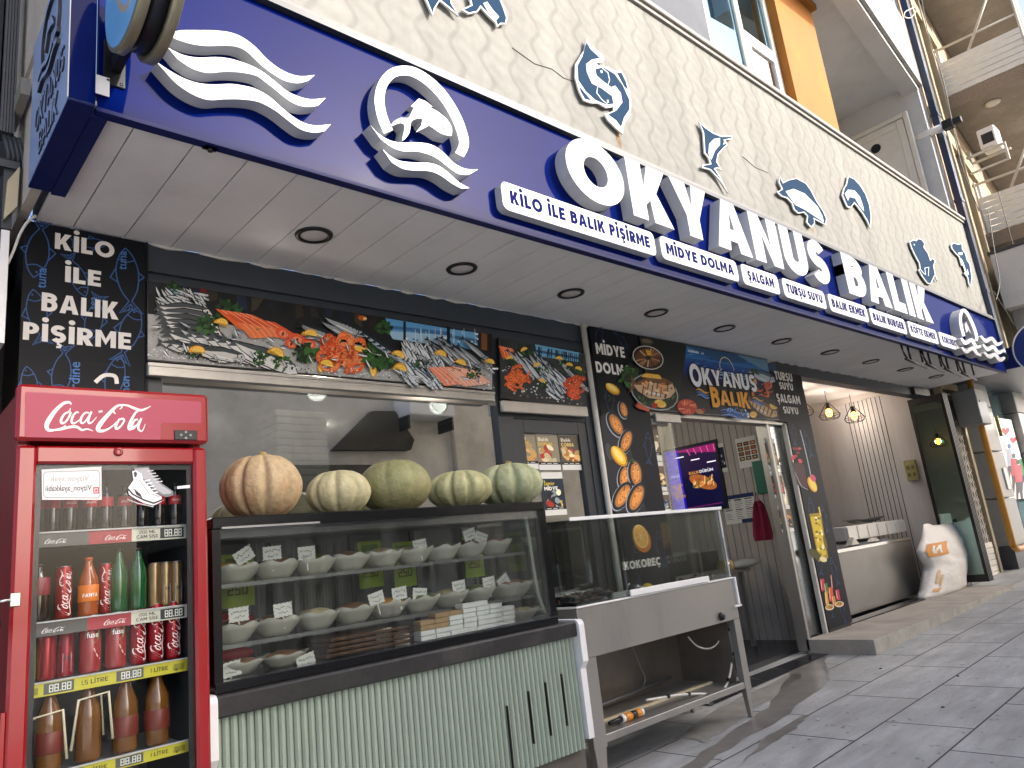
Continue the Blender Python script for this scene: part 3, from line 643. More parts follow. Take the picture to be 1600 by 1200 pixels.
for k in range(9): mb.box(13.293, 13.2995, 4.82+k*.075, 4.829+k*.075, .2, 3.45)
mb.build('wall_groove', M_BLACK, B)
mb = MB(); mb.box(13.22, 13.30, 4.2, 9.2, 3.36, 3.459); mb.build('cornice', M_CEIL, B)
# the building across the street, seen only in the panes: it also keeps the low sun off the pavement
O_ = thing('opposite_building', (10, -6.5, 0), 'plain concrete building across the street, mirrored in the shop window', 'building')
M_OPP = mat('bare_concrete', 'e0dacb', rough=.85, var=.22, vscale=1.2, bump=.3, bscale=14, dirt='a39a86', dscale=.7, damt=.6)
ZOP = 3.05 + .72 * (2.9 + 5.6)
ZOP = 3.30 + (SUN.z / -SUN.y) * (2.9 + 5.6)
mb = MB(); mb.box(4.2, 23.5, -9, -5.6, 2.15, ZOP); mb.build('wall', M_OPP, O_)
mb = MB(); mb.box(4.2, 23.5, -9, -5.7, -.2, 2.13); mb.build('shop_fronts', mat('dark_shutters', '35332f', rough=.6, var=.3, vscale=2), O_)
mb = MB(); mb.box(6.2, 8.6, -5.58, -4.9, 2.25, 2.4); mb.box(6.25, 8.5, -5.58, -5.2, 2.4, 3.6); mb.build('stair_block', mat('dark_render', '5a564d', rough=.9, var=.2), O_)
# ------------------------------------------------------------------ the blue fascia sign
M_BLUE = mat('blue_sign_panel', '001050', rough=.9, spec=.02, var=.10, vscale=1.2, coat=.16, dirt='0a1c62', dscale=2, damt=.35)
M_BLUE_D = mat('navy_sign_edge', '0b1850', rough=.5, spec=.2)
M_BLUE_L = mat('sky_paled_blue', 'a9c4f4', rough=.25, coat=.5, var=.05)  # paleness stands for sky mirrored on the glossy blue
M_LET = mat('white_acrylic', 'b9b6b5', rough=.35, coat=.25, var=.05, vscale=5)
M_RET = mat('letter_return', 'b5b7b8', rough=.45, var=.05)
M_NAVYT = mat('navy_lettering', '0c1450', rough=.8, spec=.05)
S_ = thing('fascia_sign', (7, YS, ZSOF), 'long blue shop sign with raised white capitals and name plates on the canopy', 'sign')
mb = MB(); mb.box(X0+.035, X1, YS, YS+.03, ZSOF-.012, ZSIGN-.035); mb.build('panel', M_BLUE, S_)
mb = MB(); mb.box(X0+.03, X1, YS-.002, YS+.05, ZSOF-.03, ZSOF-.0125); mb.build('bottom_edge', M_BLUE_D, S_)
FR = facade(YS)
def raised(name, shapes_px, depth, parent=None, mats=None, gap=0.0):
    cv = px2(YS - depth); mb = MB()
    for q in shapes_px: mb.prism(cv(q), FR, .001+gap, depth, 0, 1)
    return mb.build(name, mats or [M_LET, M_RET], parent or S_)
C1 = lambda pts: [(x/4, y/4) for x, y in pts]
C2 = lambda pts: [(400+x/4, y/4) for x, y in pts]
C3 = lambda pts: [(800+x/4, y/4) for x, y in pts]
C8 = lambda pts: [(1200+x/4, 300+y/4) for x, y in pts]
CE = lambda pts: [(1400+x/8, 450+y/8) for x, y in pts]
CF = lambda pts: [(1400+x/8, 300+y/8) for x, y in pts]
def smooth(pts, n=3):
    out = []
    for i in range(len(pts)-1):
        p0 = pts[max(i-1, 0)]; p1 = pts[i]; p2 = pts[i+1]; p3 = pts[min(i+2, len(pts)-1)]
        for k in range(n):
            t = k/n; out.append(tuple(.5*((2*b)+(c-a)*t+(2*a-5*b+4*c-d)*t*t+(-a+3*b-3*c+d)*t**3) for a, b, c, d in zip(p0, p1, p2, p3)))
    out.append(pts[-1]); return out
# words
def word(txt, x, y, width, h, depth, w=.25):
    for ch, shapes in layout(txt, x, y, h, width, w, .10):
        mb = MB(); letter_solid(mb, shapes, FR, .001, depth, 0, 1); mb.build('letter', [M_LET, M_RET], S_)
word('OKYANUS', 3.36, 3.60, 3.80, .46, .10, .285)
word('BALIK', 7.55, 3.60, 2.44, .46, .10, .285)
# name plates
PL = [('KİLO İLE BALIK PİŞİRME', 2.78, 4.27), ('MİDYE DOLMA', 4.34, 5.40), ('ŞALGAM', 5.47, 6.09), ('TURŞU SUYU', 6.17, 7.01), ('BALIK EKMEK', 7.09, 8.01), ('BALIK BURGER', 8.09, 9.09), ('KÖFTE EKMEK', 9.18, 10.14), ('KOKOREÇ', 10.23, 10.94)]
for txt, a, b_ in PL:
    r = .045; z0, z1 = 3.352, 3.538; pts = []
    for cx, cz, a0 in ((b_-r, z0+r, 270), (b_-r, z1-r, 0), (a+r, z1-r, 90), (a+r, z0+r, 180)): pts += earc(cx, cz, r, r, a0, a0+90, 5)
    mb = MB(); mb.prism(pts, FR, .001, .06, 0, 1); o = mb.build('name_plate', [M_LET, M_RET], S_)
    mb = MB(); m_ = .065 if len(txt) > 7 else .09
    for ch, shapes in layout(txt, a+m_, z0+.052, .088, b_-a-2*m_, .27, .13): letter_solid(mb, shapes, FR, .0602, .0615)
    mb.build('lettering', M_NAVYT, o)
# waves at the left end
raised('wave', [smooth(C1([(1040,215),(1120,190),(1250,188),(1350,190),(1450,205),(1530,240)])[:-1]+[(382,60),(400,74),(415,90),(432,104),(450,114),(470,119),(492,117)])+smooth([(482,126),(465,130),(445,126),(427,116),(412,105),(400,94),(385,80),(370,73),(350,71),(325,72),(300,69),(277,62)])], .075)
raised('wave', [smooth([(262,74),(287,86),(312,90),(337,89),(362,92),(387,100),(400,106),(412,113),(430,127),(447,141),(465,150),(485,155),(509,153)])+smooth([(497,165),(482,167),(465,164),(447,154),(430,140),(412,126),(400,118),(375,113),(350,112),(325,114),(300,107),(277,92)])], .075)
raised('wave', [smooth([(244,96),(265,110),(287,122),(312,130),(337,132),(362,131),(387,135),(400,139),(420,150),(437,165),(455,180),(475,192),(495,196),(517,194)])+smooth([(507,205),(492,207),(472,203),(455,192),(435,176),(417,165),(400,158),(375,155),(350,155),(325,156),(300,147),(275,130),(258,112)])], .075)
# whale emblem: open ring, leaping whale, two waves
ring_path = smooth([(607,206),(597,181),(593,155),(598,132),(612,115),(632,110),(652,115),(675,131),(695,153),(712,181),(722,207),(725,226),(718,242)], 4)
raised('emblem_ring', [strip(ring_path, 15)], .075)
wh = raised('emblem_whale', [smooth(C2([(1222,850),(1224,800),(1195,748),(1140,700),(1080,668),(1030,658),(985,680),(955,735),(905,737),(865,757),(845,788),(900,768),(930,790),(915,878),(958,832),(966,775),(985,748),(1035,740),(1045,765),(1100,795),(1160,835),(1222,850)]), 3)[:-1]], .085)
raised('dorsal_fin', [C2([(1018,616),(1060,632),(1105,668),(1060,660),(1028,652),(990,672),(968,664)])], .05, wh)
raised('flipper', [C2([(1042,742),(1082,750),(1076,788),(1002,825),(1034,785)])], .095, wh, gap=.086)
mb = MB(); p = atY(400+1178/4, 795/4, YS-.087); mb.lathe([(.014, 0), (.014, .004)], (p.x, YS-.0895, p.z), 12, axis='y'); mb.build('eye', M_BLACK, wh)
raised('wave', [smooth(C2([(715,780),(760,830),(820,870),(890,890),(980,890),(1060,895),(1120,915),(1180,960),(1240,1020),(1310,1055),(1388,1058)]))+smooth(C2([(1330,1092),(1270,1088),(1210,1050),(1140,995),(1080,965),(1000,945),(920,945),(850,920),(780,870)]))], .085)
raised('wave', [smooth(C2([(790,930),(840,975),(900,1005),(980,1015),(1080,1018),(1150,1040),(1210,1085),(1270,1140),(1335,1175)]))+smooth(C2([(1290,1180),(1230,1150),(1160,1100),(1090,1070),(1000,1065),(920,1055),(850,1015)]))], .085)
# the same emblem at the right end
raised('emblem_ring', [strip(smooth(CE([(850,602),(818,490),(805,380),(822,300),(850,278),(890,318),(940,410),(985,520),(1010,615),(1003,660)]), 4), 4.6)], .12)
raised('emblem_whale', [CE([(860,470),(878,410),(905,420),(950,520),(985,580),(975,620),(930,560),(905,525),(880,560)])], .085)
for pts in ([(815,625),(870,690),(945,650),(1005,735),(1065,725)], [(825,740),(885,800),(960,752),(1010,815),(1065,845)],
            [(1060,600),(1130,665),(1195,630),(1265,705),(1325,680)], [(1090,705),(1150,770),(1215,735),(1285,810),(1342,775)], [(1105,805),(1175,865),(1235,830),(1305,905),(1362,865)]):
    raised('wave', [strip(smooth(CE(pts), 5), [3.2+2.2*math.sin(math.pi*min(1, k/20)) for k in range(len(smooth(CE(pts), 5)))])], .12)
# hinge plate and latch
mb = MB(); mb.box(.632, .694, YS-.012, YS-.0085, 3.335, 3.42); mb.box(.624, .634, YS-.014, YS-.004, 3.33, 3.43); mb.build('hinge', M_WHITE, S_)
for px, py in ((541, 1), ):
    pass
p = atZ(335, 214, ZSOF); mb = MB(); mb.box(p.x-.03, p.x+.03, YS+.02, YS+.06, ZSOF-.03, ZSOF-.001); mb.tube([(p.x, YS+.04, ZSOF-.03), (p.x, YS+.04, ZSOF-.045)], .012, 8); mb.build('latch', M_BLACK, S_)
# left return of the canopy: a blue light box with the shop's name
E_ = thing('end_light_box', (.59, 3.25, 3.27), 'blue glossy light box with raised whale and name on the left end of the canopy', 'sign')
mb = MB(); mb.box(.548, .640, 2.865, 3.65, 3.272, 4.01, 0); mb.box(.5445, .5475, 2.862, 2.872, 3.272, 4.01, 1); mb.box(.641, .70, YS+.035, 3.66, 3.255, 3.29, 2); mb.box(.549, .640, 2.866, 3.65, 3.262, 3.2715, 2); mb.build('box', [M_BLUE_L, M_WHITE, M_BLUE_D], E_)
mb = MB(); mb.box(.5482, .6395, 2.861, 2.8645, 3.272, 4.01); mb.build('front_panel', M_BLUE, E_)
FS = sideface(.548)
def elet(txt, x, z, wd, h):
    mb = MB()
    for ch, shapes in layout(txt, x, z, h, wd, .12, .16): letter_solid(mb, shapes, FS, .0005, .007, 0, 1)
    mb.build('lettering', [M_BLUE_L, M_BLACK], E_)
elet('OKYANUS', -3.50, 3.45, .56, .115); elet('BALIK', -3.40, 3.30, .36, .105)
mb = MB(); mb.prism(strip([(-3.22+.17*math.cos(R_(a)), 3.80+.17*math.sin(R_(a))) for a in range(-50, 236, 13)], .03), FS, .0005, .014, 0, 1)
for dz in (0, -.055): mb.prism(strip([(-3.42+i*.02, 3.68+dz+.018*math.sin(i*.45)) for i in range(20)], .022), FS, .0005, .016, 0, 1)
mb.prism([(-3.30, 3.78), (-3.24, 3.87), (-3.17, 3.85), (-3.11, 3.77), (-3.17, 3.80), (-3.24, 3.81), (-3.29, 3.74)], FS, .0005, .014, 0, 1); mb.build('emblem', [M_BLUE_L, M_BLACK], E_)
# round projecting sign at the left end
D1 = thing('round_projecting_sign', (.78, 2.52, 3.35), 'round double-faced light sign with a pale blue face on a bracket at the left end', 'sign')
cy, cz, r = 2.52, 3.64, .28
mb = MB(); mb.lathe([(r, 0), (r+.012, .004), (r+.012, .036), (r, .04)], (.655, cy, cz), 48, axis='x'); mb.lathe([(r, 0), (r+.012, .004), (r+.012, .036), (r, .04)], (.760, cy, cz), 48, axis='x'); mb.build('rim', mat('champagne_rim', '8d8873', rough=.35, metal=.5, var=.06), D1)
mb = MB(); mb.lathe([(r-.012, .0405), (r-.012, .1045)], (.655, cy, cz), 48, axis='x'); mb.build('band', mat('navy_band', '10141f', rough=.3), D1)
a = Art(sideface(.654)); a.ell(-cy, cz, r-.006, r-.006, '6fb4ea', raw=True, n=48)
for q in ([(-.12,-.02),(-.05,-.12),(.02,-.17),(.10,-.16)], [(-.17,.06),(-.08,-.03),(.0,-.09),(.12,-.10)], [(-.16,.14),(-.06,.05),(.04,-.01),(.16,-.03)]):
    a.line([(-cy+x, cz+y) for x, y in smooth(q, 5)], .028, 'b7a98e', True)
a.build('face', mat('sign_face_print', rough=.3, attr=True, coat=.3, var=.05), D1)
mb = MB(); mb.box(.672, .755, YS-.010, YS-.001, 3.395, 3.60, bev=.003); mb.box(.70, .735, 2.60, YS-.012, 3.46, 3.53); mb.build('bracket', M_BLACK, D1)
mb = MB()
for q in ((.688, 3.41), (.74, 3.41)): mb.lathe([(.008, 0), (.005, -.005)], (q[0], YS-.0105, q[1]), 8, axis='y')
mb.build('screws', M_CHROME, D1)
# round projecting sign at the right end, on a navy arm
D2 = thing('round_projecting_sign', (13.6, 2.4, 3.3), 'round navy and white sign on a navy arm at the far right end', 'sign')
c0 = atY(1622, 540, 2.45)
mb = MB(); mb.lathe([(.43, 0), (.445, .01), (.445, .09), (.43, .10)], (c0.x+.22, 2.40, c0.z), 48, axis='x'); mb.build('rim', M_WHITE, D2)
a = Art(sideface(c0.x+.219)); a.ell(-2.40, c0.z, .42, .42, '1a3070', raw=True, n=48); a.ell(-2.36, c0.z-.01, .28, .28, 'd9cdb8', raw=True, n=40); a.line([(-2.66+i*.03, c0.z-.2+.02*math.sin(i)) for i in range(16)], .03, '24408f', True)
a.build('face', mat('sign_face_print', attr=True), D2)
mb = MB(); mb.box(c0.x+.24, c0.x+.31, 2.7, 3.3, c0.z-.22, c0.z+.12); mb.build('arm', M_BLUE_D, D2)
# empty banner hangers under the sign's right half
for i, (u, v) in enumerate(((1411, 536), (1443, 545), (1472, 554), (1499, 563))):
    p = atY(u, v, 2.93); x = p.x; z = ZSOF
    mb = MB(); w_ = .62
    mb.tube([(x, 2.96, z), (x+.02, 2.95, z-.13), (x+.06, 2.94, z-.19), (x+.14, 2.94, z-.2)], .012, 6); mb.tube([(x+.22, 2.96, z), (x+.22, 2.96, z-.2)], .014, 6); mb.tube([(x+.62, 2.96, z), (x+.62, 2.96, z-.17)], .012, 6); mb.tube([(x-.04, 2.93, z-.2), (x+.9, 3.02, z-.2)], .016, 6)
    mb.build('banner_hanger', M_BLACK, label='black bent metal hanger under the right half of the blue sign', cat='hanger', group='hangers under the sign')

# ------------------------------------------------------------------ fish plaques on the cladding
M_PLQ = mat('plaque_board', 'cfcfca', rough=.8, var=.04, spec=.1)
NV = '22384f'
FP = facade(YCL)
def plaque(label, outline, dark=(), white=()):
    cv = px2(YCL-.034); o2 = cv(outline); cx = sum(p[0] for p in o2)/len(o2); cz = min(p[1] for p in o2)
    t = thing('fish_plaque', (cx, YCL, cz), label, 'plaque', 'fish plaques on the cladding')
    mb = MB(); mb.prism(o2, FP, .02, .034, 0); mb.build('backing', M_PLQ, t)
    a = Art(FP, cv, .0342)
    for q in dark: a.poly(q, NV)
    for q in white: a.poly(q, 'c4ccd2')
    a.build('print', mat('plaque_print', rough=.8, attr=True, spec=.05), t)
def shrink(pts, k=.86):
    n = len(pts); A = sum(pts[i][0]*pts[(i+1) % n][1]-pts[(i+1) % n][0]*pts[i][1] for i in range(n)); s = 1 if A > 0 else -1; out = []
    for i in range(n):
        p, a, b_ = pts[i], pts[i-1], pts[(i+1) % n]; d0 = Vector((p[0]-a[0], p[1]-a[1])).normalized(); d1 = Vector((b_[0]-p[0], b_[1]-p[1])).normalized(); t = d0+d1
        if t.length < .3: t = d0
        t = t.normalized(); nn = Vector((-t.y, t.x))*s; c = max(.55, nn.dot(Vector((-d0.y, d0.x))*s)); out.append((p[0]+nn.x*k/c, p[1]+nn.y*k/c))
    return out
q = C2([(1045,-40),(1075,30),(1105,97),(1118,55),(1150,5),(1200,45),(1268,100),(1225,20),(1215,-40),(1150,-110)])
plaque('forked tail plaque cut off by the top edge of the photo', q, [shrink(q, 2)])
q = C2([(1285,60),(1330,87),(1385,75),(1405,45),(1450,95),(1497,140),(1508,172),(1530,150),(1562,152),(1572,110),(1552,50),(1520,-30),(1420,-60),(1330,-30),(1345,30)])
plaque('plump fish plaque with a round eye beside the forked tail, cut by the top edge', q, [shrink(q, 2)], [C2([(1420,20),(1445,10),(1480,60),(1520,105),(1500,130),(1450,75)])])
q = C3([(465,243),(500,288),(560,335),(577,368),(572,388),(520,392),(540,408),(600,418),(645,443),(680,438),(712,490),(735,560),(748,640),(738,720),(702,770),(692,837),(650,800),(600,750),(578,712),(632,695),(635,668),(590,675),(540,645),(500,645),(450,628),(420,570),(395,480),(398,400),(430,345),(455,310)])
plaque('pair of fish curled head to tail, with a brown streak running down below', q,
       [C3([(466,262),(492,308),(550,362),(500,372),(463,400),(468,452),(500,522),(560,552),(625,600),(635,648),(590,655),(520,625),(460,570),(414,500),(408,412),(440,352)]), C3([(520,432),(572,420),(642,462),(692,532),(733,622),(735,682),(700,735),(682,795),(650,752),(600,716),(652,690),(690,640),(680,582),(645,535),(620,545),(560,500),(528,470)]), C3([(655,455),(685,455),(712,510),(726,565),(700,540)]), C3([(405,490),(425,545),(485,615),(500,630),(455,618),(428,570)])],
       [strip(C3([(560,420),(600,455),(610,500),(600,530)]), 1.2), strip(C3([(535,545),(530,580),(560,620),(600,655)]), 1.2), C3([(552,440),(564,438),(566,455),(556,456)]), C3([(592,624),(604,624),(606,640),(596,642)]), C3([(480,420),(500,400),(505,470),(545,530),(525,525),(490,460)])])
q = C3([(1170,760),(1210,795),(1260,830),(1310,850),(1380,848),(1378,866),(1330,877),(1350,905),(1325,925),(1290,965),(1282,1010),(1312,1065),(1284,1050),(1270,1055),(1300,1100),(1352,1205),(1290,1115),(1240,1062),(1190,1048),(1192,1030),(1240,1022),(1228,985),(1203,955),(1200,900),(1195,830)])
plaque('leaping swordfish plaque with a long bill and a thin trailing tail', q, [shrink(q, 1.4)], [C3([(1262,868),(1300,862),(1300,905),(1270,940),(1245,1000),(1228,960),(1232,900)]), C3([(1325,885),(1345,890),(1320,905)])])
q = C8([(75,-102),(95,-60),(130,-78),(180,-88),(240,-55),(272,-10),(305,55),(345,115),(368,165),(362,207),(290,168),(294,195),(270,222),(241,190),(246,150),(225,128),(190,134),(163,110),(150,70),(120,38),(85,27),(58,0),(88,-18),(68,-60)])
plaque('pale spiny sea bass plaque with its head down, streaked brown below', q, [shrink(q, 1.2)], [C8([(110,-5),(160,-20),(230,10),(270,50),(310,90),(340,150),(350,190),(290,150),(230,110),(170,80),(130,25)])])
q = C8([(500,-102),(540,-85),(580,-42),(612,10),(637,80),(647,150),(641,228),(620,182),(590,132),(560,92),(540,70),(520,97),(495,94),(480,60),(463,20),(473,-20),(490,-50)])
plaque('diving dolphin plaque tapering to a point', q, [shrink(q, 1.2)], [C8([(480,10),(500,-15),(540,-10),(575,30),(595,90),(600,120),(570,85),(545,40),(510,30),(500,55)])])
q = CF([(168,620),(215,598),(255,605),(270,578),(322,590),(362,640),(352,690),(402,760),(432,850),(448,828),(482,840),(492,870),(472,920),(492,1020),(522,1118),(482,1045),(465,1090),(432,1152),(390,1140),(330,1060),(283,975),(302,960),(290,890),(230,780),(190,690)])
plaque('fat blue whale plaque standing upright with its tail curled under', q, [shrink(q, 1.0)], [strip(CF([(300,960),(350,1020),(370,1030),(360,950),(410,940),(405,1050)]), .9), CF([(222,650),(235,650),(235,668),(225,668)])])
q = CF([(688,660),(720,633),(780,650),(828,638),(832,710),(872,770),(892,850),(927,900),(942,1000),(952,1070),(932,1192),(910,1150),(895,1070),(848,1010),(870,1000),(838,910),(820,920),(788,810),(738,760),(698,710)])
plaque('slender mottled fish plaque nearest the navy downpipe', q, [shrink(q, 1.0)], [CF([(775,760),(830,750),(830,785),(790,785)]), CF([(790,810),(830,850),(860,930),(880,1000),(895,960),(910,1030),(880,1050),(850,960),(820,880)])])
# brown streaks
for x, y, x2, y2, wd, col in ((961, 200, 967, 234, 8, '6f5636'), (1264, 352, 1270, 366, 6, '7d6a4d'), (1448, 440, 1452, 447, 3, '7d6a4d')):
    a = Art(facade(YCL-.0005), px2(YCL), .0)
    for k in range(4):
        o = rnd.uniform(-wd, wd)*.5; a.poly(strip([(x+o, y), (x+(x2-x)*.5+o+rnd.uniform(-1, 1), (y+y2)/2), (x2+o, y2-rnd.uniform(0, 8))], [wd*.35, wd*.5, wd*.3]), col)
    a.build('rust_streak', mat('rust_print', rough=.8, attr=True, var=.3, vscale=30), B)
# cracks in the cladding
mb = MB()
for pts in ([(800,75),(835,100),(862,108),(880,122),(905,130)], [(1560-400,305-60),(1180,262),(1200,270)]):
    mb.tube([tuple(Vector((p.x, YCL-.002, p.z))) for p in (atY(u, v, YCL) for u, v in pts)], .0035, 4)
mb.build('crack', mat('crack_dark', '4a463d', rough=.9), B)

# ------------------------------------------------------------------ recessed lamps in the soffit
proto = None
for i, x in enumerate((1.93, 3.02, 4.10, 5.19, 6.29, 7.42, 8.59, 9.77, 10.95, 12.18)):
    if proto is None:
        proto = thing('ceiling_light', (x, 3.545, ZSOF), 'round black-rimmed lamp set in the canopy soffit', 'ceiling light', 'lamps in the soffit')
        mb = MB(); mb.lathe([(.078, -.004), (.080, -.012), (.104, -.010), (.108, -.001)], (x, 3.545, ZSOF), 40); mb.build('rim', M_BLACK, proto)
        mb = MB(); mb.lathe([(.0775, -.002), (.076, -.0055), (.02, -.006)], (x, 3.545, ZSOF), 40); mb.build('lens', mat('lamp_lens', 'c9c6c2', rough=.5), proto)
    else: dup(proto, (x-1.93, 0, 0))
lab = ['nearest the blue light box at the left', 'second from the left end, over the long window', 'third from the left end, over the window post', 'fourth from the left end, before the mussel pillar', 'fifth from the left end, before the name banner', 'sixth from the left end, over the doorway', 'seventh from the left end, over the juice pillar', 'fourth from the right end', 'third from the right end, between the hangers', 'last at the right end of the canopy']
lamps = [o for o in COL.objects if o.name.startswith('ceiling_light')]
lamps.sort(key=lambda o: o.location.x)
for o, l in zip(lamps, lab): o['label'] = 'round black-rimmed soffit lamp, ' + l
# ------------------------------------------------------------------ printed panels and banners on the shop front
M_PRINT = mat('printed_picture', rough=.45, attr=True, spec=.25)
def rj(c, d=.08):
    c = lin(c) if isinstance(c, str) else c; k = 1 + rnd.uniform(-d, d)*2; return tuple(max(0, min(1, v*k)) for v in c)
def fish(a, x, y, L, ang, wd=.28, back='3c4348', belly='c9cbc6', tail=True, stripes=False):
    """a fish lying in a picture: head at +ang end"""
    c, s = math.cos(R_(ang)), math.sin(R_(ang)); T = lambda u, v: (x+(u*c-v*s)*L, y+(u*s+v*c)*L)
    up = [(-.5,0),(-.38,.25*wd),(-.1,.5*wd),(.2,.5*wd),(.4,.34*wd),(.5,.02)]; dn = [(.5,.0),(.4,-.34*wd),(.2,-.5*wd),(-.1,-.5*wd),(-.38,-.22*wd)]
    a.poly([T(u*1.03, v*1.15) for u, v in up+dn[1:]], '14171a')
    if tail: a.poly([T(-.40,0), T(-.60,.42*wd), T(-.54,0), T(-.60,-.42*wd)], rj(back))
    a.poly([T(*p) for p in up+dn[1:]], rj(belly))
    a.poly([T(*p) for p in [(-.5,0),(-.38,-.22*wd),(-.1,-.5*wd),(.2,-.5*wd),(.42,-.32*wd),(.30,-.18*wd),(0,-.22*wd),(-.3,-.05*wd)]], rj(back))
    if stripes:
        for k in range(7): u = -.32+k*.09; a.poly([T(u,-.45*wd*.9), T(u+.03,-.45*wd*.9), T(u+.045,-.02), T(u+.02,-.02)], '15191c')
    a.poly([T(.30,-.42*wd), T(.33,-.0), T(.30,.42*wd), T(.28,.42*wd), T(.305,0), T(.28,-.42*wd)], '2a2d2e')
    a.ell(*T(.40,-.08*wd), L*.022, L*.022, '0c0c0c', n=8); a.poly([T(-.2,.20*wd), T(.2,.26*wd), T(.2,.34*wd), T(-.2,.28*wd)], 'eceae4')
def lemon(a, x, y, r, rot=0, half=True, sq=.85):
    if half:
        a.ell(x, y, r, r*sq, 'e89c14', rot, 16, a0=0, a1=180); a.ell(x, y, r*.86, r*sq*.84, 'f7d36a', rot, 14, a0=0, a1=180)
        for k in range(4):
            t = 20+k*40; a.poly([(x+r*.1*math.cos(R_(t+rot)), y+r*.1*math.sin(R_(t+rot))), (x+r*.72*math.cos(R_(t+rot-14)), y+r*.72*sq*math.sin(R_(t+rot-14))), (x+r*.72*math.cos(R_(t+rot+14)), y+r*.72*sq*math.sin(R_(t+rot+14)))], 'f0b32a')
    else:
        a.ell(x, y, r, r*sq, 'e89c14', rot); a.ell(x, y, r*.86, r*sq*.86, 'f9dc82', rot)
        for k in range(8):
            t = k*45; a.poly([(x, y)]+[(x+r*.74*math.cos(R_(t+d)), y+r*.74*sq*math.sin(R_(t+d))) for d in (-16, 16)], 'f0b02c')
def leaves(a, x, y, r, n=26, cols=('1f3a1c', '2c5225', '16290f', '3c6a2c')):
    for _ in range(n):
        t = rnd.uniform(0, 6.28); d = r*math.sqrt(rnd.random()); l = r*rnd.uniform(.18, .4); q = rnd.uniform(0, 6.28)
        px, py = x+d*math.cos(t), y+d*math.sin(t)*.7; a.poly([(px+l*math.cos(q+k*2.1+rnd.uniform(-.4,.4)), py+l*math.sin(q+k*2.1)) for k in range(3)], rnd.choice(cols))
def shrimp(a, x, y, r, rot, col='e0632b'):
    path = [(x+r*math.cos(R_(rot+t)), y+r*.8*math.sin(R_(rot+t))) for t in range(0, 221, 20)]
    a.line(path, [r*.2+r*.5*k/len(path) for k in range(len(path))], rj(col, .12))
    for k in range(2, len(path)-1, 2): a.line([path[k], (path[k][0]+(x-path[k][0])*.35, path[k][1]+(y-path[k][1])*.35)], r*.09, 'f3a071')
    a.line([path[-1], (path[-1][0]+r*.9*math.cos(R_(rot+140)), path[-1][1]+r*.9*math.sin(R_(rot+140)))], r*.07, 'b8401c')
def rocks(a, pts_fn, n, cols, r0, r1):
    for _ in range(n):
        x, y = pts_fn(); r = rnd.uniform(r0, r1); t0 = rnd.uniform(0, 6); a.poly([(x+r*math.cos(t0+k*1.4+rnd.uniform(-.3,.3)), y+r*.75*math.sin(t0+k*1.4)) for k in range(4)], rj(rnd.choice(cols), .06))
def fillet(a, pts, col='e8642e', stripe='f6b08a'):
    a.poly(pts, col); n = len(pts)
    for k in range(1, 6):
        t = k/6; p = [pts[0][i]+(pts[1][i]-pts[0][i])*t for i in (0, 1)]; q = [pts[3][i]+(pts[2][i]-pts[3][i])*t for i in (0, 1)]; a.line([p, ((p[0]+q[0])/2+1.5, (p[1]+q[1])/2), q], .9, stripe)

# long banner over the left-hand window
YB = 4.02
t = thing('fish_market_banner', (2.4, YB, 2.5), 'long photo banner of fish, salmon and prawns on ice over the big window', 'banner')
mb = MB(); q = [(p.x, p.z) for p in (atY(u, v, YB) for u, v in ((230,438),(769,522),(771,611),(230,563)))]
mb.prism([(q[0][0], q[0][1]), (q[1][0], q[1][1]), (q[2][0], q[2][1]), (q[3][0], q[3][1])], facade(YB), -.02, 0); mb.build('board', M_BLACK, t)
z1 = q[2][1]; mb = MB(); mb.box(q[3][0], q[2][0], YB-.012, YB+.03, z1-.085, z1-.008, bev=.006); mb.box(q[3][0], q[2][0], YB-.017, YB-.0125, z1-.03, z1-.012); mb.build('metal_strip', M_STEEL, t)
a = Art(facade(YB), px2(YB), .0005)
TOP = lambda x: 438+(x-230)*84/540; BOT = lambda x: 562+(x-230)*48/540
def inside(x0, x1, f0, f1):
    def f():
        x = rnd.uniform(x0, x1); y = TOP(x)+(BOT(x)-TOP(x))*rnd.uniform(f0, f1); return x, y
    return f
a.poly([(231,TOP(231)+1),(769,TOP(769)+1),(769,BOT(769)-1),(231,BOT(231)-1)], '1b1c1c')
a.poly([(231,TOP(231)+52),(420,TOP(420)+48),(600,TOP(600)+50),(769,TOP(769)+42),(769,BOT(769)-1),(231,BOT(231)-1)], 'b4b2aa')
# the market behind: dark stalls, a lamp, a harbour seen through the openings
for x in range(232, 600, 23): a.poly([(x,TOP(x)+2),(x+rnd.uniform(8,20),TOP(x)+3),(x+rnd.uniform(8,20),TOP(x)+rnd.uniform(14,26)),(x,TOP(x)+rnd.uniform(14,26))], rj(rnd.choice(['23252a','2a2622','1c2433','3a3226','17191c']), .15))
a.poly([(265,451),(281,454),(281,468),(265,465)], '8fb3c6'); a.poly([(290,452),(299,453),(299,470),(290,469)], '6b4d2a'); a.poly([(313,450),(323,452),(323,462),(313,460)], '6e2016')
a.poly([(602,497),(698,513),(698,541),(612,528)], '5d9cc9'); a.poly([(604,508),(698,518),(698,524),(604,513)], '3d6f9c'); a.poly([(606,517),(698,524),(698,541),(614,530)], '9fc4d8')
a.poly([(703,514),(746,520),(746,548),(703,540)], '6aa7cf'); a.poly([(703,523),(746,530),(746,536),(703,528)], '3f6e92')
for _ in range(26): x, y = rnd.uniform(630, 745), rnd.uniform(518, 540); a.poly([(x,y),(x+rnd.uniform(2,7),y+1),(x+rnd.uniform(2,6),y+3),(x,y+2.5)], rnd.choice(['f2f4f2','e2e6e6','49677d']))
for _ in range(16): x = rnd.uniform(632, 745); a.line([(x, 512+rnd.uniform(0,6)), (x+1, 536)], .6, 'dfe6ea')
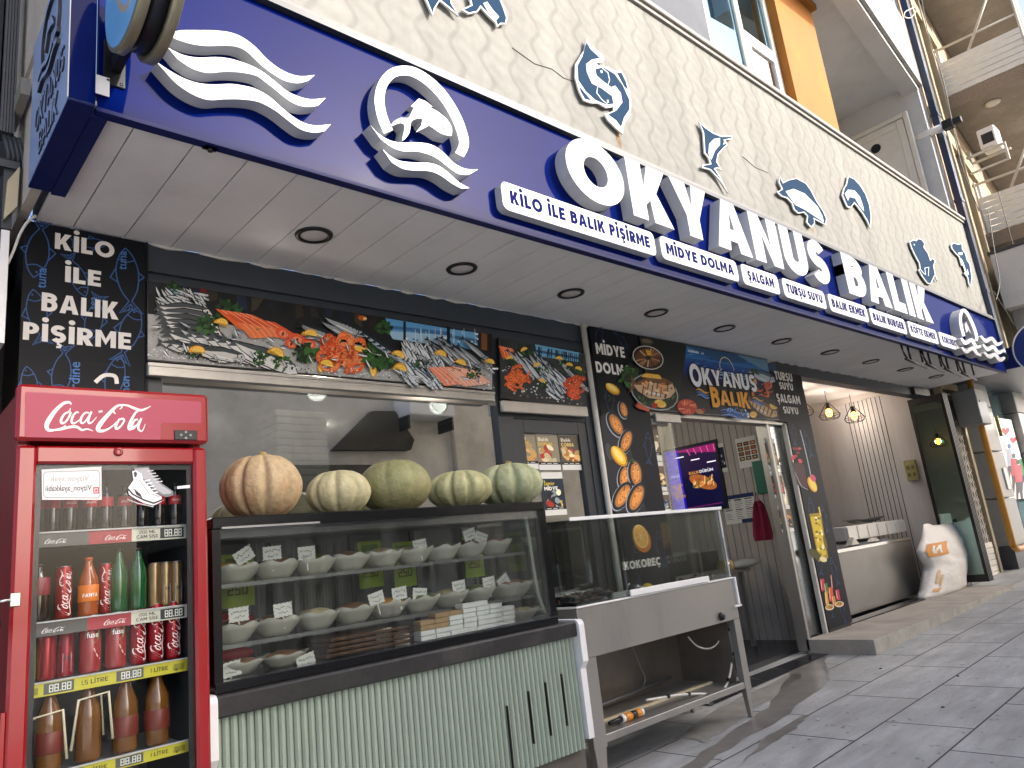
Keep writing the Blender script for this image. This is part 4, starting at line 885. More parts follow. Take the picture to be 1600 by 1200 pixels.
a.poly([(698,510),(703,511),(703,545),(698,544)], '14161a'); a.poly([(630,502),(634,503),(634,532),(630,531)], '14161a'); a.poly([(752,520),(761,522),(761,548),(752,546)], '7a4c25')
for x in (455, 560): lemon(a, x, TOP(x)+12, 0.1)
a.ell(566, 497, 7, 4, 'b3541c', 8); a.ell(570, 498, 3, 2.4, 'f3c77a', 8)
leaves(a, 270, 452, 14); leaves(a, 355, 486, 22, 40); leaves(a, 600, 512, 14, 26)
rocks(a, inside(231, 769, .55, 1.0), 620, ['c9c9c4','a9aaa6','e2e2de','7d7f7d','b8b9b5','5d5f5e'], .9, 2.6)
for _ in range(70): x, y = rnd.uniform(246, 318), rnd.uniform(456, 490); fish(a, x, y, rnd.uniform(16, 24), rnd.uniform(10, 70), .22, '2d3236', 'cfd2cf', False)
for k in range(7): fish(a, 289+k*4, 486+k*9.5, 84+k*4, 8+k*2.5, .24, '4a4e4e', 'dad8cd')
for k in range(6): fish(a, 330+k*17, 540-k*5+k*9, 108, 24+rnd.uniform(-2, 2), .22, '4a5052', 'dcdbd2')
for k in range(5): fish(a, 284+k*16, 543+k*3, 70, 10+rnd.uniform(-5, 5), .26, '454a4b', 'cfcdc2')
leaves(a, 322, 508, 18, 44); leaves(a, 300, 565-14, 14, 26)
fillet(a, [(335,484),(392,493),(437,514),(372,516)]); fillet(a, [(352,492),(428,505),(470,530),(398,527)], 'dd5524'); fillet(a, [(368,505),(430,515),(440,528),(390,530)], 'ee7a44')
for x, y, r in ((440,522,12),(462,532,13),(480,538,12),(453,538,10)): a.ell(x, y, r, r*.72, 'e35a33', 20); a.ell(x+1, y+1, r*.6, r*.4, 'f08e66', 20); a.ell(x, y+1, r*.16, r*.3, '7d2a14', 20)
lemon(a, 480, 527, 12, 190); lemon(a, 305, 553, 13, 185, sq=.9); lemon(a, 342, 509, 11, 200); lemon(a, 427, 556, 13, 200); lemon(a, 505, 574, 12, 120)
leaves(a, 405, 560, 14, 26); leaves(a, 478, 552, 20, 44); leaves(a, 438, 570, 16, 26)
for _ in range(5): fish(a, rnd.uniform(495, 545), rnd.uniform(505, 535), 70, 24, .2, '1f2426', '9b9f9e', True, True)
for _ in range(46): shrimp(a, rnd.uniform(504, 560), rnd.uniform(530, 573), rnd.uniform(8, 13), rnd.uniform(0, 360), rnd.choice(['e2632c','d9501f','ee7d44','f08f55','c94a1b']))
for _ in range(9): x, y = rnd.uniform(505, 555), rnd.uniform(536, 574); a.line([(x, y), (x+rnd.uniform(-18, 18), y+rnd.uniform(-9, 9))], 1.1, 'b33c14')
lemon(a, 575, 580, 12, 250); lemon(a, 560, 543, 10, 10)
leaves(a, 590, 560, 26, 70); leaves(a, 575, 545, 14, 30)
for k in range(6): fish(a, 598+k*9, 545+k*6, 78, 33, .17, '1d2a33', 'b9c2c6', True, True)
for _ in range(70): x = rnd.uniform(628, 690); fish(a, x, rnd.uniform(540, 566)+(x-628)*.1, rnd.uniform(18, 24), rnd.choice([62, 58, 66, 118]), .2, '2c3238', 'd6d9d8', False)
for _ in range(34): fish(a, rnd.uniform(630, 692), rnd.uniform(578, 598), rnd.uniform(26, 36), rnd.uniform(40, 60), .18, '4a545b', 'c9cfd0')
for k in range(9): fish(a, 684+k*7, 552+rnd.uniform(-6, 10), 54, 42+rnd.uniform(-5, 5), .18, '20262a', '8d9293')
lemon(a, 617, 559, 11, 200); lemon(a, 620, 580, 11, 180, sq=1); lemon(a, 683, 557, 9, 190); lemon(a, 714, 571, 9, 200); lemon(a, 760, 569, 8, 190)
fillet(a, [(664,576),(700,575),(742,600),(690,605)], 'ec8a66', 'f8c8ae'); fillet(a, [(690,578),(720,580),(756,602),(720,606)], 'f0a582', 'fadcc8'); fillet(a, [(700,574),(735,580),(764,600),(745,602)], 'e99a78', 'f8cfb8')
leaves(a, 650, 570, 8, 14); leaves(a, 735, 585, 12, 22); rocks(a, inside(231, 769, .88, .99), 220, ['e2e2de','c9c9c4','f0f0ec','8f918f'], .8, 2.0)
for _ in range(46): x, y = inside(236, 765, .50, .93)(); fish(a, x, y, rnd.uniform(10, 20), rnd.uniform(0, 75), .2, rnd.choice(['2d3236', '4a5154', '23282b']), rnd.choice(['d9d9d4', 'b4b8b8', 'ecebe6']), False)
for _ in range(40): x, y = inside(236, 765, .45, .95)(); leaves(a, x, y, rnd.uniform(2, 5), 5)
for x, y, r in ((305,553,11),(342,509,10),(427,556,12),(480,527,11),(617,559,10),(620,580,10),(683,557,9),(714,571,9),(505,574,11),(760,569,7)): lemon(a, x, y, r, rnd.uniform(180, 215))
a.text('BALIK PAZARI'[:0], 0, 0, .1, 'ffffff')
a.build('print', M_PRINT, t)

# shorter banner over the side door
t = thing('fish_market_banner', (4.3, YB, 2.5), 'short photo banner of fish and prawns over the dark side door', 'banner')
c_ = [(p.x, p.z) for p in (atY(u, v, YB) for u, v in ((779,527),(914,553),(917,641),(783,622)))]
mb = MB(); mb.prism(c_, facade(YB), -.02, 0); mb.build('board', M_BLACK, t)
z1 = c_[2][1]; mb = MB(); mb.box(c_[3][0], c_[2][0], YB-.012, YB+.03, z1-.06, z1+.03, bev=.006); mb.build('metal_strip', M_STEEL, t)
a = Art(facade(YB), px2(YB), .0005)
a.poly([(780,528),(914,554),(916,630),(784,612)], '3a3c3a'); a.poly([(836,538),(905,551),(905,566),(836,556)], '6fb0d2'); a.poly([(836,546),(905,558),(905,562),(836,550)], '2f5f86')
for _ in range(60): x = rnd.uniform(782, 912); a.line([(x, 530+(x-780)*.19), (x+rnd.uniform(-2,2), 540+(x-780)*.19+rnd.uniform(0,9))], 1.2, rnd.choice(['1a1d1c','2b2f29','243024']))
rocks(a, lambda: (lambda x: (x, rnd.uniform(560, 614)+(x-780)*.15))(rnd.uniform(783, 914)), 230, ['c9c9c4','e2e2de','8d8f8d','5d5f5e'], .8, 2.2)
fillet(a, [(778,540),(800,545),(815,562),(785,560)])
for k in range(14): fish(a, 812+k*7, 565+rnd.uniform(-4, 16)+k*1.2, 50, 48+rnd.uniform(-8, 8), .17, '262c30', 'b4b9b9')
for _ in range(22): fish(a, rnd.uniform(850, 880), rnd.uniform(585, 618), 26, rnd.uniform(35, 70), .2, '4a5257', 'cdd1d1')
for _ in range(18): shrimp(a, rnd.uniform(792, 822), rnd.uniform(578, 604), rnd.uniform(6, 10), rnd.uniform(0, 360))
for _ in range(18): shrimp(a, rnd.uniform(888, 906), rnd.uniform(592, 616), rnd.uniform(6, 10), rnd.uniform(0, 360), 'd8502a')
for x, y in ((818,548),(795,561),(838,572),(872,562),(888,572),(845,597),(902,578)): leaves(a, x+6, y+5, 8, 12); lemon(a, x, y, 6, rnd.uniform(150, 220))
a.build('print', M_PRINT, t)

# black pillar panels with white capitals and blue line drawings
FISHLINE = '35598c'
def outline_fish(a, x, y, L, ang, col=FISHLINE, wd=.006):
    c, s = math.cos(R_(ang)), math.sin(R_(ang)); T = lambda u, v: (x+(u*c-v*s)*L, y+(u*s+v*c)*L); w_ = L*.014+.0016
    a.line([T(*p) for p in smooth([(-.40,.02),(-.2,.13),(.1,.17),(.36,.10),(.5,0)], 4)], w_, col, True); a.line([T(*p) for p in smooth([(-.40,-.02),(-.2,-.12),(.1,-.16),(.36,-.10),(.5,0)], 4)], w_, col, True)
    a.line([T(*p) for p in [(-.40,.02),(-.60,.17),(-.53,0),(-.60,-.17),(-.40,-.02)]], w_, col, True); a.line([T(*p) for p in [(-.1,.15),(-.02,.26),(.14,.17)]], w_, col, True); a.line([T(*p) for p in [(-.05,-.15),(.02,-.24),(.1,-.16)]], w_, col, True)
    a.line([T(*p) for p in smooth([(.30,.12),(.26,0),(.30,-.12)], 3)], w_, col, True); a.ell(*T(.39,.03), L*.018, L*.018, col, n=8, raw=True)
    for k in range(4): u = -.50-k*.02; a.line([T(-.44,0), T(-.57,.12-k*.075)], w_*.6, col, True)
def tl(a, txt, xl, yb, yt, xr, col='efeae0', y=4.05, w=.25, ybr=None):
    p0 = atY(xl, yb, y); p1 = atY(xl, yt, y); p2 = atY(xr, ybr if ybr is not None else yb, y); a.text(txt, p0.x, p0.z, p1.z-p0.z, col, p2.x-p0.x, w)
t = thing('pillar_panel', (.89, 4.05, 0), 'black panel with white capitals and blue fish drawings beside the red fridge', 'panel')
mb = MB(); mb.box(.60, 1.165, 4.045, 4.058, .2, ZSOF-.01); mb.box(1.166, 1.18, 4.04, 4.2, .2, ZSOF-.01); mb.build('board', mat('black_panel', '0e1117', rough=.5, spec=.2), t)
a = Art(facade(4.045), px2(4.045), .0005)
for x, z, L, g in ((.66,3.13,.30,-95),(1.08,3.06,.34,95),(.84,3.02,.22,-70),(.67,2.79,.26,100),(1.09,2.75,.30,75),(.92,2.80,.24,-100),(.78,2.50,.25,-95),(1.02,2.48,.27,80),(.65,2.42,.2,100),(.90,3.22,.16,10),(1.0,2.25,.3,60),(.72,2.2,.3,100)): outline_fish(a, x, z, L, g)
for s, x, z, h, an in (('tuna', .70, 2.93, .045, 90), ('tuna', 1.07, 3.1, .045, 90), ('sardine', .86, 2.36, .05, 90), ('sea', .93, 2.85, .04, 90), ('salmon', 1.09, 2.33, .045, 90)):
    vs, fs, bw = font_mesh(s); a.d += a.STEP; i = len(a.mb.v); a.mb.v += [a.fr(x-q*h, z+p*h, a.d) for p, q in vs]
    for f in fs: a.mb.face([i+k for k in f], 0, False, lin('4a78b4'))
tl(a, 'KİLO', 85, 389, 364, 178, ybr=405); tl(a, 'İLE', 101, 441, 416, 157, ybr=449); tl(a, 'BALIK', 64, 486, 457, 184, ybr=502); tl(a, 'PİŞİRME', 35, 531, 503, 204, ybr=551)
a.line([(a_, b_) for a_, b_ in smooth([(.93,2.46),(.97,2.50),(1.02,2.50),(1.03,2.46)], 4)], .02, 'efeae0', True)
a.build('print', M_PRINT, t)

def mussel_art(a, x, y, L, ang):
    a.ell(x-1, y+1, L*.60, L*.31, '9aa3b0', ang, 18); a.ell(x, y, L*.58, L*.30, '0d0e10', ang, 18); a.ell(x+.5, y, L*.50, L*.235, '3b3f45', ang, 18); a.ell(x+.4, y, L*.45, L*.20, 'c07a34', ang, 16); a.ell(x+.6, y+.4, L*.33, L*.13, 'e39a4c', ang, 14)
    for _ in range(16):
        u, v = rnd.uniform(-.36, .36), rnd.uniform(-.13, .13); c, s = math.cos(R_(ang)), math.sin(R_(ang)); a.ell(x+(u*c-v*s)*L, y+(u*s+v*c)*L, L*.035, L*.022, rnd.choice(['7a3c16','f2c07c','9c5420','d98438','5d2a10']), ang, 6)
t = thing('pillar_panel', (5.2, 4.05, 0), 'black panel with white capitals, stuffed mussels and lemon wedges left of the doorway', 'panel')
mb = MB(); mb.box(4.855, 5.555, 4.045, 4.058, .1, ZSOF-.01); mb.build('board', mat('black_panel', '0e1117'), t)
a = Art(facade(4.045), px2(4.045), .0005)
for x, z, L, g in ((4.98,3.2,.22,60),(5.3,3.2,.2,-40),(5.0,2.62,.3,80),(5.42,2.72,.26,100),(4.98,2.2,.3,95),(5.45,2.2,.28,80),(5.4,1.3,.3,95),(5.05,1.2,.3,85),(5.3,.9,.3,70),(5.0,.75,.3,110),(5.45,.7,.26,90)): outline_fish(a, x, z, L, g, '2b4468')
a.poly([(938,650),(958,640),(985,700),(1010,800),(960,800),(948,740)], '23262b')
for x, y, g in ((972,640,80),(952,706,75),(985,600,60)): a.ell(x, y, 14, 5, '3d434c', g)
for x, y, L, g in ((974,640,25,75),(962,663,38,62),(978,690,36,108),(975,745,34,98),(993,740,40,84),(972,775,42,118),(994,778,44,112)): mussel_art(a, x, y, L, g)
tl(a, 'MİDYE', 931, 553, 536, 976, ybr=560); tl(a, 'DOLMA', 931, 582, 565, 986, ybr=590)
for x, y, r, g in ((957,608,11,35),(967,713,16,55)):
    a.ell(x, y, r*1.15, r*.62, 'c98a10', g); a.ell(x-1, y-1.5, r*1.05, r*.45, 'f4c534', g); a.ell(x-1.5, y-2.5, r*.8, r*.26, 'fae07c', g)
leaves(a, 985, 720, 7, 10); leaves(a, 950, 622, 6, 8)
a.ell(1003, 843, 21, 13, 'c9761c', 72); a.ell(1001, 838, 19, 11, 'f0cf7c', 72); a.ell(1001, 838, 16.5, 9, 'e8a63c', 72)
for k in range(8): a.line([(1001, 838), (1001+15*math.cos(R_(72))*math.cos(k*.785)-8*math.sin(R_(72))*math.sin(k*.785), 838+15*math.sin(R_(72))*math.cos(k*.785)+8*math.cos(R_(72))*math.sin(k*.785))], .7, 'f6e2a4')
tl(a, 'KOKOREÇ', 975, 891, 878, 1033, ybr=888)
a.build('print', M_PRINT, t)

t = thing('pillar_panel', (8.5, 4.05, .16), 'black panel with white capitals, pickles and juice glasses right of the doorway', 'panel')
mb = MB(); mb.box(7.99, 8.79, 4.045, 4.058, 2.535, ZSOF-.14); mb.box(8.185, 8.79, 4.045, 4.058, .2, 2.5345); mb.build('board', mat('black_panel', '0e1117'), t)
a = Art(facade(4.045), px2(4.045), .0005)
for x, z, L, g in ((8.3,2.4,.25,80),(8.6,2.3,.3,100),(8.35,1.5,.3,85),(8.62,1.4,.3,95),(8.3,.95,.3,80),(8.6,.8,.3,100),(8.35,.45,.25,85),(8.6,.35,.25,95),(8.3,1.9,.25,70)): outline_fish(a, x, z, L, g, '2d5080')
tl(a, 'TURŞU', 1211, 593, 580, 1239, ybr=600); tl(a, 'SUYU', 1218, 608, 597, 1240, ybr=614); tl(a, 'ŞALGAM', 1214, 628, 615, 1251, ybr=635); tl(a, 'SUYU', 1224, 646, 635, 1248, ybr=651)
# dark red turnip juice glass, pickle glass, jars
for _ in range(14): a.ell(rnd.uniform(1238, 1252), rnd.uniform(695, 722), 3, 2.2, rnd.choice(['a02434','c43a48','7d1826']), 0, 8)
a.line(smooth([(1250,672),(1256,695),(1264,730),(1268,750)], 4), 1.5, 'aab2ba'); a.poly([(1238,722),(1256,726),(1262,762),(1246,758)], '3a1a1e'); a.line([(1240,735),(1252,760),(1262,765)], 1.2, '8f8c8a')
a.ell(1269, 757, 13, 6, 'e0a81c', 65); a.ell(1270, 757, 11, 4.2, 'f2d25a', 65); a.ell(1270, 747, 6, 4, 'c94a6a', 60)
a.poly([(1264,803),(1282,801),(1294,872),(1279,878)], 'a8880e'); a.poly([(1266,808),(1281,806),(1291,866),(1280,872)], 'd9bc22')
for _ in range(26): x = rnd.uniform(0, 1); y = rnd.uniform(0, 1); a.ell(1268+12*x+y*11, 808+y*58, 2.6, 1.8, rnd.choice(['f3e27a','8c7410','f7efb4','b8991a','6d6412']), rnd.uniform(0, 90), 7)
a.line([(1279,792),(1282,806)], 2, 'e9d04a'); a.ell(1289, 848, 12, 2.4, '6f5a14', 78); a.ell(1273, 866, 12, 6, '4d4616', 40); a.ell(1286, 874, 6, 4, 'e9dda4', 20)
for x, y, w_, h_, col in ((1281,905,6,12,'c42a40'),(1297,898,2,16,'8e1f30'),(1287,912,5,10,'3f7a2c'),(1294,918,6,14,'d9562a'),(1305,922,5,10,'c4304a'),(1288,925,4,13,'e2b23c'),(1299,932,5,9,'c98c3a')):
    a.poly([(x,y),(x+w_,y-1),(x+w_+3,y+h_*1.5),(x+2,y+h_*1.5+1)], col); a.line([(x+1,y+1),(x+3,y+h_*1.3)], .8, 'f2dcd0')
for x, y in ((1296,949),(1311,944)): a.ell(x, y, 7, 4.6, 'e6d9b8', -8); a.ell(x, y-.5, 5.6, 3.2, 'c98a3a', -8); a.ell(x-1, y-1, 2.4, 1.4, '6fa03a', 0); a.ell(x+2, y, 1.6, 1.2, 'c4302a', 0)
a.build('print', M_PRINT, t)

# name banner over the doorway
t = thing('door_banner', (6.9, 4.03, 2.55), 'colourful name banner with grilled fish, sea and gold lettering over the doorway', 'banner')
YD = 4.035
mb = MB(); mb.box(5.57, 7.985, YD, YD+.03, 2.545, ZSOF-.012); mb.build('board', M_BLACK, t)
a = Art(facade(YD), px2(YD), .0005)
a.poly([(5.58,2.555),(7.975,2.555),(7.975,3.27),(5.58,3.27)], '10131c', True)
for k in range(10): z = 3.27-k*.035; a.poly([(6.1+k*.02,z-.04),(7.975,z-.04),(7.975,z),(6.05,z)], ['3a7fb4','3b84bc','2a68a8','2f74b4','24559a','1f4a94','1c3f88','1a3478','162a62','131f4a'][k], True)
a.poly([(5.58,2.555),(6.0,2.555),(6.35,3.27),(5.58,3.27)], '1d211d', True)
for _ in range(60): x, z = rnd.uniform(6.3, 7.75), rnd.uniform(2.9, 3.26); l = rnd.uniform(.05, .2); a.poly([(x,z),(x+l,z+.006),(x+l*.9,z+.014),(x+.02,z+.01)], rnd.choice(['5aa4d8','1b3f86','7cc0e8','2a62aa','16336c']), True)
a.poly([(6.3,3.27),(6.6,3.2),(7.0,3.15),(7.5,3.19),(7.5,3.27)], '2c557c', True); a.poly([(7.3,3.27),(7.8,3.15),(7.975,3.13),(7.975,3.27)], '6b93a8', True)
for _ in range(20): x = rnd.uniform(6.35, 6.65); a.poly([(x,3.2),(x+.02,3.2),(x+.01,3.23)], 'e9eef0', True)
a.line([(7.05+.14*math.cos(R_(q)), 3.07+.14*math.sin(R_(q))) for q in range(0, 181, 10)], .012, 'e6d7a8', True); a.line([(6.86,3.06),(6.90,3.045),(6.94,3.07)], .01, 'f0f0f0', True)
for dz in (0, -.03): a.line([(6.8+i*.03, 3.03+dz+.008*math.sin(i*.9)) for i in range(24)], .008, 'cfe2f0', True)
a.poly([(7.62,3.02),(7.78,3.02),(7.8,3.06),(7.72,3.06),(7.71,3.12),(7.68,3.06),(7.6,3.05)], '1a2733', True)
for _ in range(120): x = rnd.uniform(6.9, 7.75); z = 2.56+rnd.random()**2*(.06+.16*max(0, (x-6.9)/.85)); r = rnd.uniform(.006, .02); a.poly([(x+r*math.cos(k*1.3+x*9), z+r*math.sin(k*1.3)) for k in range(5)], rnd.choice(['dfeefa','8fc4ea','4a8ccc','f4fafe','2f6cb0']), True)
leaves(a, 985, 590, 20, 40); leaves(a, 1000, 560, 14, 24); leaves(a, 1030, 615, 16, 34)
# anchovy pan
a.ell(1012, 559, 25, 18, 'd8d4c8', 20); a.ell(1012, 559, 23.5, 16.5, '35241a', 20)
for k in range(26):
    t0 = k/26*6.283; a.line([(1012+5*math.cos(t0), 559+3.5*math.sin(t0)), (1012+20*math.cos(t0+.15), 559+14.5*math.sin(t0+.15))], [1.6, 2.4], rnd.choice(['b8895e','8c5f3c','d9b48a','6d4529'])) if k % 1 == 0 else None
a.poly([(1008,546),(1014,548),(1018,555),(1011,556)], 'f0b028'); a.ell(1010, 534, 11, 5, '4b4034', 10); a.ell(1010, 533, 8, 3, '7c6c58', 10)
# grilled bream on a dish
a.ell(1022, 613, 39, 27, '9aa09c', 22); a.ell(1022, 613, 37, 25, '1c221e', 22); leaves(a, 1035, 620, 17, 44); leaves(a, 1010, 625, 12, 20)
fish(a, 1022, 606, 66, 8, .52, '7a5030', 'd9b48c'); 
for k in range(6): a.line([(1006+k*7, 594+k), (1003+k*7, 617+k)], 1.7, '4a2412')
for k in range(14): a.ell(rnd.uniform(1004, 1044), rnd.uniform(597, 616), 4, 2.2, rnd.choice(['e8a86a','c4763a','f0d0a0']), rnd.uniform(0, 60), 7)
for k in range(4): lemon(a, 1010+k*5, 590+k*.6, 8, 185)
lemon(a, 1031, 631, 10, 20, False, .6); a.ell(1022, 634, 5, 4, 'b02018'); a.ell(1000, 636, 9, 4, '8c1f18', 20); a.poly([(996,628),(1015,640),(1012,644),(994,636)], 'c4583a')
# prawn ring, shells
a.ell(1073, 636, 16, 12, 'c4422a', 10)
for k in range(16): t0 = k*.39; a.line([(1073+5*math.cos(t0), 636+4*math.sin(t0)), (1073+14*math.cos(t0+.5), 636+10*math.sin(t0+.5))], 2.2, rnd.choice(['e8704a','f09a72','b83420']))
a.ell(1093, 643, 7, 4, 'b07a48'); a.ell(1098, 641, 3, 3, 'a02420')
# right-hand dishes
fish(a, 1190, 588, 44, 20, .34, '55636e', 'b9c2c6'); leaves(a, 1178, 582, 8, 16); lemon(a, 1176, 598, 7, 260)
for k in range(12): shrimp(a, rnd.uniform(1180, 1203), rnd.uniform(600, 618), rnd.uniform(4, 6), rnd.uniform(0, 360), 'd9603c')
a.ell(1190, 636, 26, 17, '2a2420', 20); fish(a, 1192, 638, 50, 28, .36, '7d532e', 'd9b078')
for k in range(6): a.line([(1176+k*6, 629+k*2.2), (1173+k*6, 640+k*2.2)], 1.5, '4a2612')
lemon(a, 1208, 634, 7, 30); lemon(a, 1176, 648, 6, 0, False)
# lettering with a dark rim
def swell(txt, x0, x1, z, h0, drop, col, rim, dz=0):
    n = len(txt); tot = sum(glyph(c, .24)[1]+.08 for c in txt); x = x0; k = (x1-x0)/tot
    for i, c in enumerate(txt):
        u = (i+.5)/n*2-1; h = h0*(1+.28*u*u) if i != 0 else h0*1.42; zz = z-drop*(1-u*u)*0-(.06*u if False else 0) - (h-h0)*.55
        for off, cc in ((.012, rim), (0, col)):
            for ch, sh in layout(c, x, zz, h, glyph(c, .24)[1]*k, .24): 
                for s in sh:
                    if s[0] == 'hole': continue
                    if s[0] == 'p': a.poly(shrink2(s[1], -off) if off else s[1], cc, True)
                    else: a.ring(shrink2(s[1], -off) if off else s[1], shrink2(s[2], off) if off else s[2], cc, True)
                if c == 'A' and not off:
                    hl = [s for s in sh if s[0] == 'hole'][0][1]; a.poly(hl, rim, True)
        x += (glyph(c, .24)[1]+.08)*k
def shrink2(pts, k): return shrink(pts, k)
swell('OKYANUS', 6.30, 7.62, 2.87, .17, 0, 'f4f4f2', '10141c'); swell('BALIK', 6.62, 7.40, 2.665, .155, 0, 'f0a224', '14100c')
for x0, x1, z, c1, c2 in ((6.36,6.60,2.79,'d9a03c','3a6ab0'),(7.45,7.70,2.77,'d9a03c','3a6ab0'),(6.75,7.30,2.60,'5a8cd0','2f559c')):
    for k, c in enumerate((c1, c2, '6a90c8')): a.line([(x0+(x1-x0)*i/12, z-.028*k+.016*math.sin(i/12*6.28)) for i in range(13)], [.004+.018*math.sin(3.14*i/12) for i in range(13)], c, True)
a.build('print', M_PRINT, t)

# paper menus stuck on the glass
def menu(label, px, y, rows, head='f0f0ea', yplane=None, cols=('c98a3c','7a4a20','d9b070','3d2c1c','a8602c','e0c898'), bg='2b2d33', title=None, texty=None):
    """px: the sheet's corners TL TR BR BL"""
    P4 = [(p.x, p.z) for p in (atY(u, v, y) for u, v in px)]; cx = sum(p[0] for p in P4)/4; zb = min(p[1] for p in P4)
    x0, x1, z0, z1 = (P4[0][0]+P4[3][0])/2, (P4[1][0]+P4[2][0])/2, (P4[2][1]+P4[3][1])/2, (P4[0][1]+P4[1][1])/2; W, H = x1-x0, z1-z0
    mb = MB(); mb.prism([(x0,z0),(x1,z0),(x1,z1),(x0,z1)], facade(y), 0, .0015, 0); o = mb.build('menu_poster', mat('white_paper', 'd9d8d0', rough=.7), loc=(cx, y, zb)); tag(o, label, 'poster', 'menu posters on the glass')
    a = Art(facade(y), None, .0016); a.poly([(x0,z0+H*.13),(x1,z0+H*.13),(x1,z1-H*.15),(x0,z1-H*.15)], bg, True)
    if title: a.face_text(title[0], x0+W*.08, z1-H*.30, H*.085, title[2], W*.5); a.text(title[1], x0+W*.08, z1-H*.42, H*.085, title[3], W*.62)
    for k in range(rows):
        u, v = rnd.uniform(.15, .85), rnd.uniform(.22, .55); a.ell(x0+u*W, z0+v*H, W*rnd.uniform(.08, .2), H*rnd.uniform(.04, .09), rj(rnd.choice(cols), .15), rnd.uniform(-30, 30), 10, True)
    a.poly([(x0,z0+H*.13),(x1,z0+H*.13),(x1,z0+H*.19),(x0,z0+H*.19)], '16181d', True)
    for k in range(3): a.poly([(x0+W*(.1+.28*k),z0+H*.15),(x0+W*(.3+.28*k),z0+H*.15),(x0+W*(.3+.28*k),z0+H*.165),(x0+W*(.1+.28*k),z0+H*.165)], 'd9d9d2', True)
    a.build('print', M_PRINT, o); return o
menu('faded menu poster with two sandwiches, leftmost in the row of three on the side door', [(801,666),(835,668),(841,734),(806,732)], 4.092, 16, bg='8d8470', cols=('c9b48a','e0d2ae','a88c5c','d9a860'), title=('Balık', 'EKMEK', 'efe6c8', 'd9b040'))
menu('faded menu poster with one sandwich in the middle of the row on the side door', [(836,669),(870,671),(876,735),(842,734)], 4.092, 16, bg='8f8670', cols=('c9b48a','e0d2ae','a83c2c','d9a860'), title=('Balık', 'DÜRÜM'.replace('Ü', 'Ü'), 'efe6c8', 'd9b040'))
menu('menu poster of round dishes, rightmost in the row of three on the side door', [(872,671),(903,672),(910,734),(878,735)], 4.092, 22, bg='5d5648', cols=('c98a3c','d9b070','b84a2c','e8d8a8','8a5c2c'), title=('Balık', 'ÇORBA', 'f0e6d0', 'e8c878'))
menu('bright menu poster of mussels and lemon hanging below the other three on the side door', [(844,738),(878,738),(886,804),(853,806)], 4.09, 26, bg='23303c', cols=('1c1c1e','3a2c20','e8c030','c4402c','8a9aa0','f0e6c0'), title=('İzmir', 'MİDYE', 'f2d43a', 'f6f2e4'))
def strip_menu(label, px, y, kinds):
    return menu(label, px, y, 26, cols=kinds, bg='6a5a48')
strip_menu('pale menu poster at the top of the narrow pane left of the doorway', [(1000,652),(1026,654),(1034,722),(1007,718)], 4.11, ('d9cfae','f0e8cc','b8a888','8a7a5c'))  # shapes printed in pale creams
strip_menu('menu poster of fried food in the middle of the narrow pane left of the doorway', [(1009,720),(1034,723),(1044,768),(1016,766)], 4.11, ('c99a5c','8a5a2c','e0c48c','4a3624'))
strip_menu('lowest menu poster in the narrow pane left of the doorway, by the stall top', [(1017,768),(1044,770),(1049,800),(1022,800)], 4.11, ('e8d060','2c3c50','d9d9d0','8a9aa8'))
strip_menu('top menu poster of dish photos in the narrow pane right of the doorway', [(1193,684),(1210,686),(1218,734),(1201,732)], 4.11, ('c98a3c','d9b070','e8d8a8','8a5c2c'))
strip_menu('reddish menu poster in the middle of the narrow pane right of the doorway', [(1202,736),(1219,738),(1229,778),(1211,777)], 4.11, ('d94a5c','e87a8a','a82c3c','f0b8b0'))
strip_menu('lowest menu poster with a bowl of pasta in the pane right of the doorway', [(1214,789),(1233,790),(1241,830),(1222,832)], 4.11, ('e0b868','c98a3c','f0e0b0','2c3444'))
p = atY(1198, 677, 4.11); a = Art(facade(4.115), None, .001); a.ell(p.x, p.z, .055, .055, 'c4202c', raw=True, n=24); a.ell(p.x-.005, p.z, .03, .03, 'f4f0ec', raw=True); a.ell(p.x+.003, p.z, .024, .024, 'c4202c', raw=True); a.ell(p.x+.025, p.z, .008, .008, 'f4f0ec', raw=True, n=5)
o = a.build('round_sticker', M_PRINT, loc=(p.x, 4.115, p.z-.05)); tag(o, 'small round red sticker with a white crescent on the pane right of the doorway', 'sticker')
# ------------------------------------------------------------------ red drinks fridge
M_RED = mat('fridge_red', '8e0711', rough=.28, var=.05, vscale=2, coat=.5, dirt='8f0c14', dscale=2.2, damt=.35)
M_REDD = mat('fridge_red_side', '8a0a13', rough=.35, coat=.3, var=.08)
YF = 3.0; FX0, FX1 = .443, 1.105
F_ = thing('drinks_fridge', (.77, 3.3, -.11), 'tall red glass-door drinks fridge with white script on its header', 'fridge')
mb = MB(); mb.box(FX0+.012, FX0+.05, 3.045, 3.66, .0, 2.14, 0, .006); mb.box(FX1-.05, FX1-.012, 3.045, 3.66, .0, 2.14, 0, .006); mb.box(FX0+.05, FX1-.05, 3.62, 3.66, .0, 2.14); mb.box(FX0+.05, FX1-.05, 3.045, 3.62, 1.965, 2.14); mb.box(FX0+.05, FX1-.05, 3.045, 3.62, .0, .16)
for x in (FX0+.06, FX1-.09): mb.box(x, x+.03, 3.1, 3.6, -.11, -.001)
mb.build('cabinet', M_REDD, F_)
mb = MB(); mb.box(FX0+.051, FX1-.051, 3.60, 3.619, .161, 1.964); mb.box(FX0+.0505, FX0+.056, 3.06, 3.6, .161, 1.964); mb.box(FX1-.056, FX1-.0505, 3.06, 3.6, .161, 1.964); mb.build('liner', mat('fridge_liner', '2b2d2f', rough=.5, var=.1), F_)
hz0, hz1 = 1.948, 2.152
mb = MB(); mb.box(FX0, FX1, YF-.012, 3.044, hz0, hz1, 0, .012); H_ = mb.build('header', M_RED, F_)
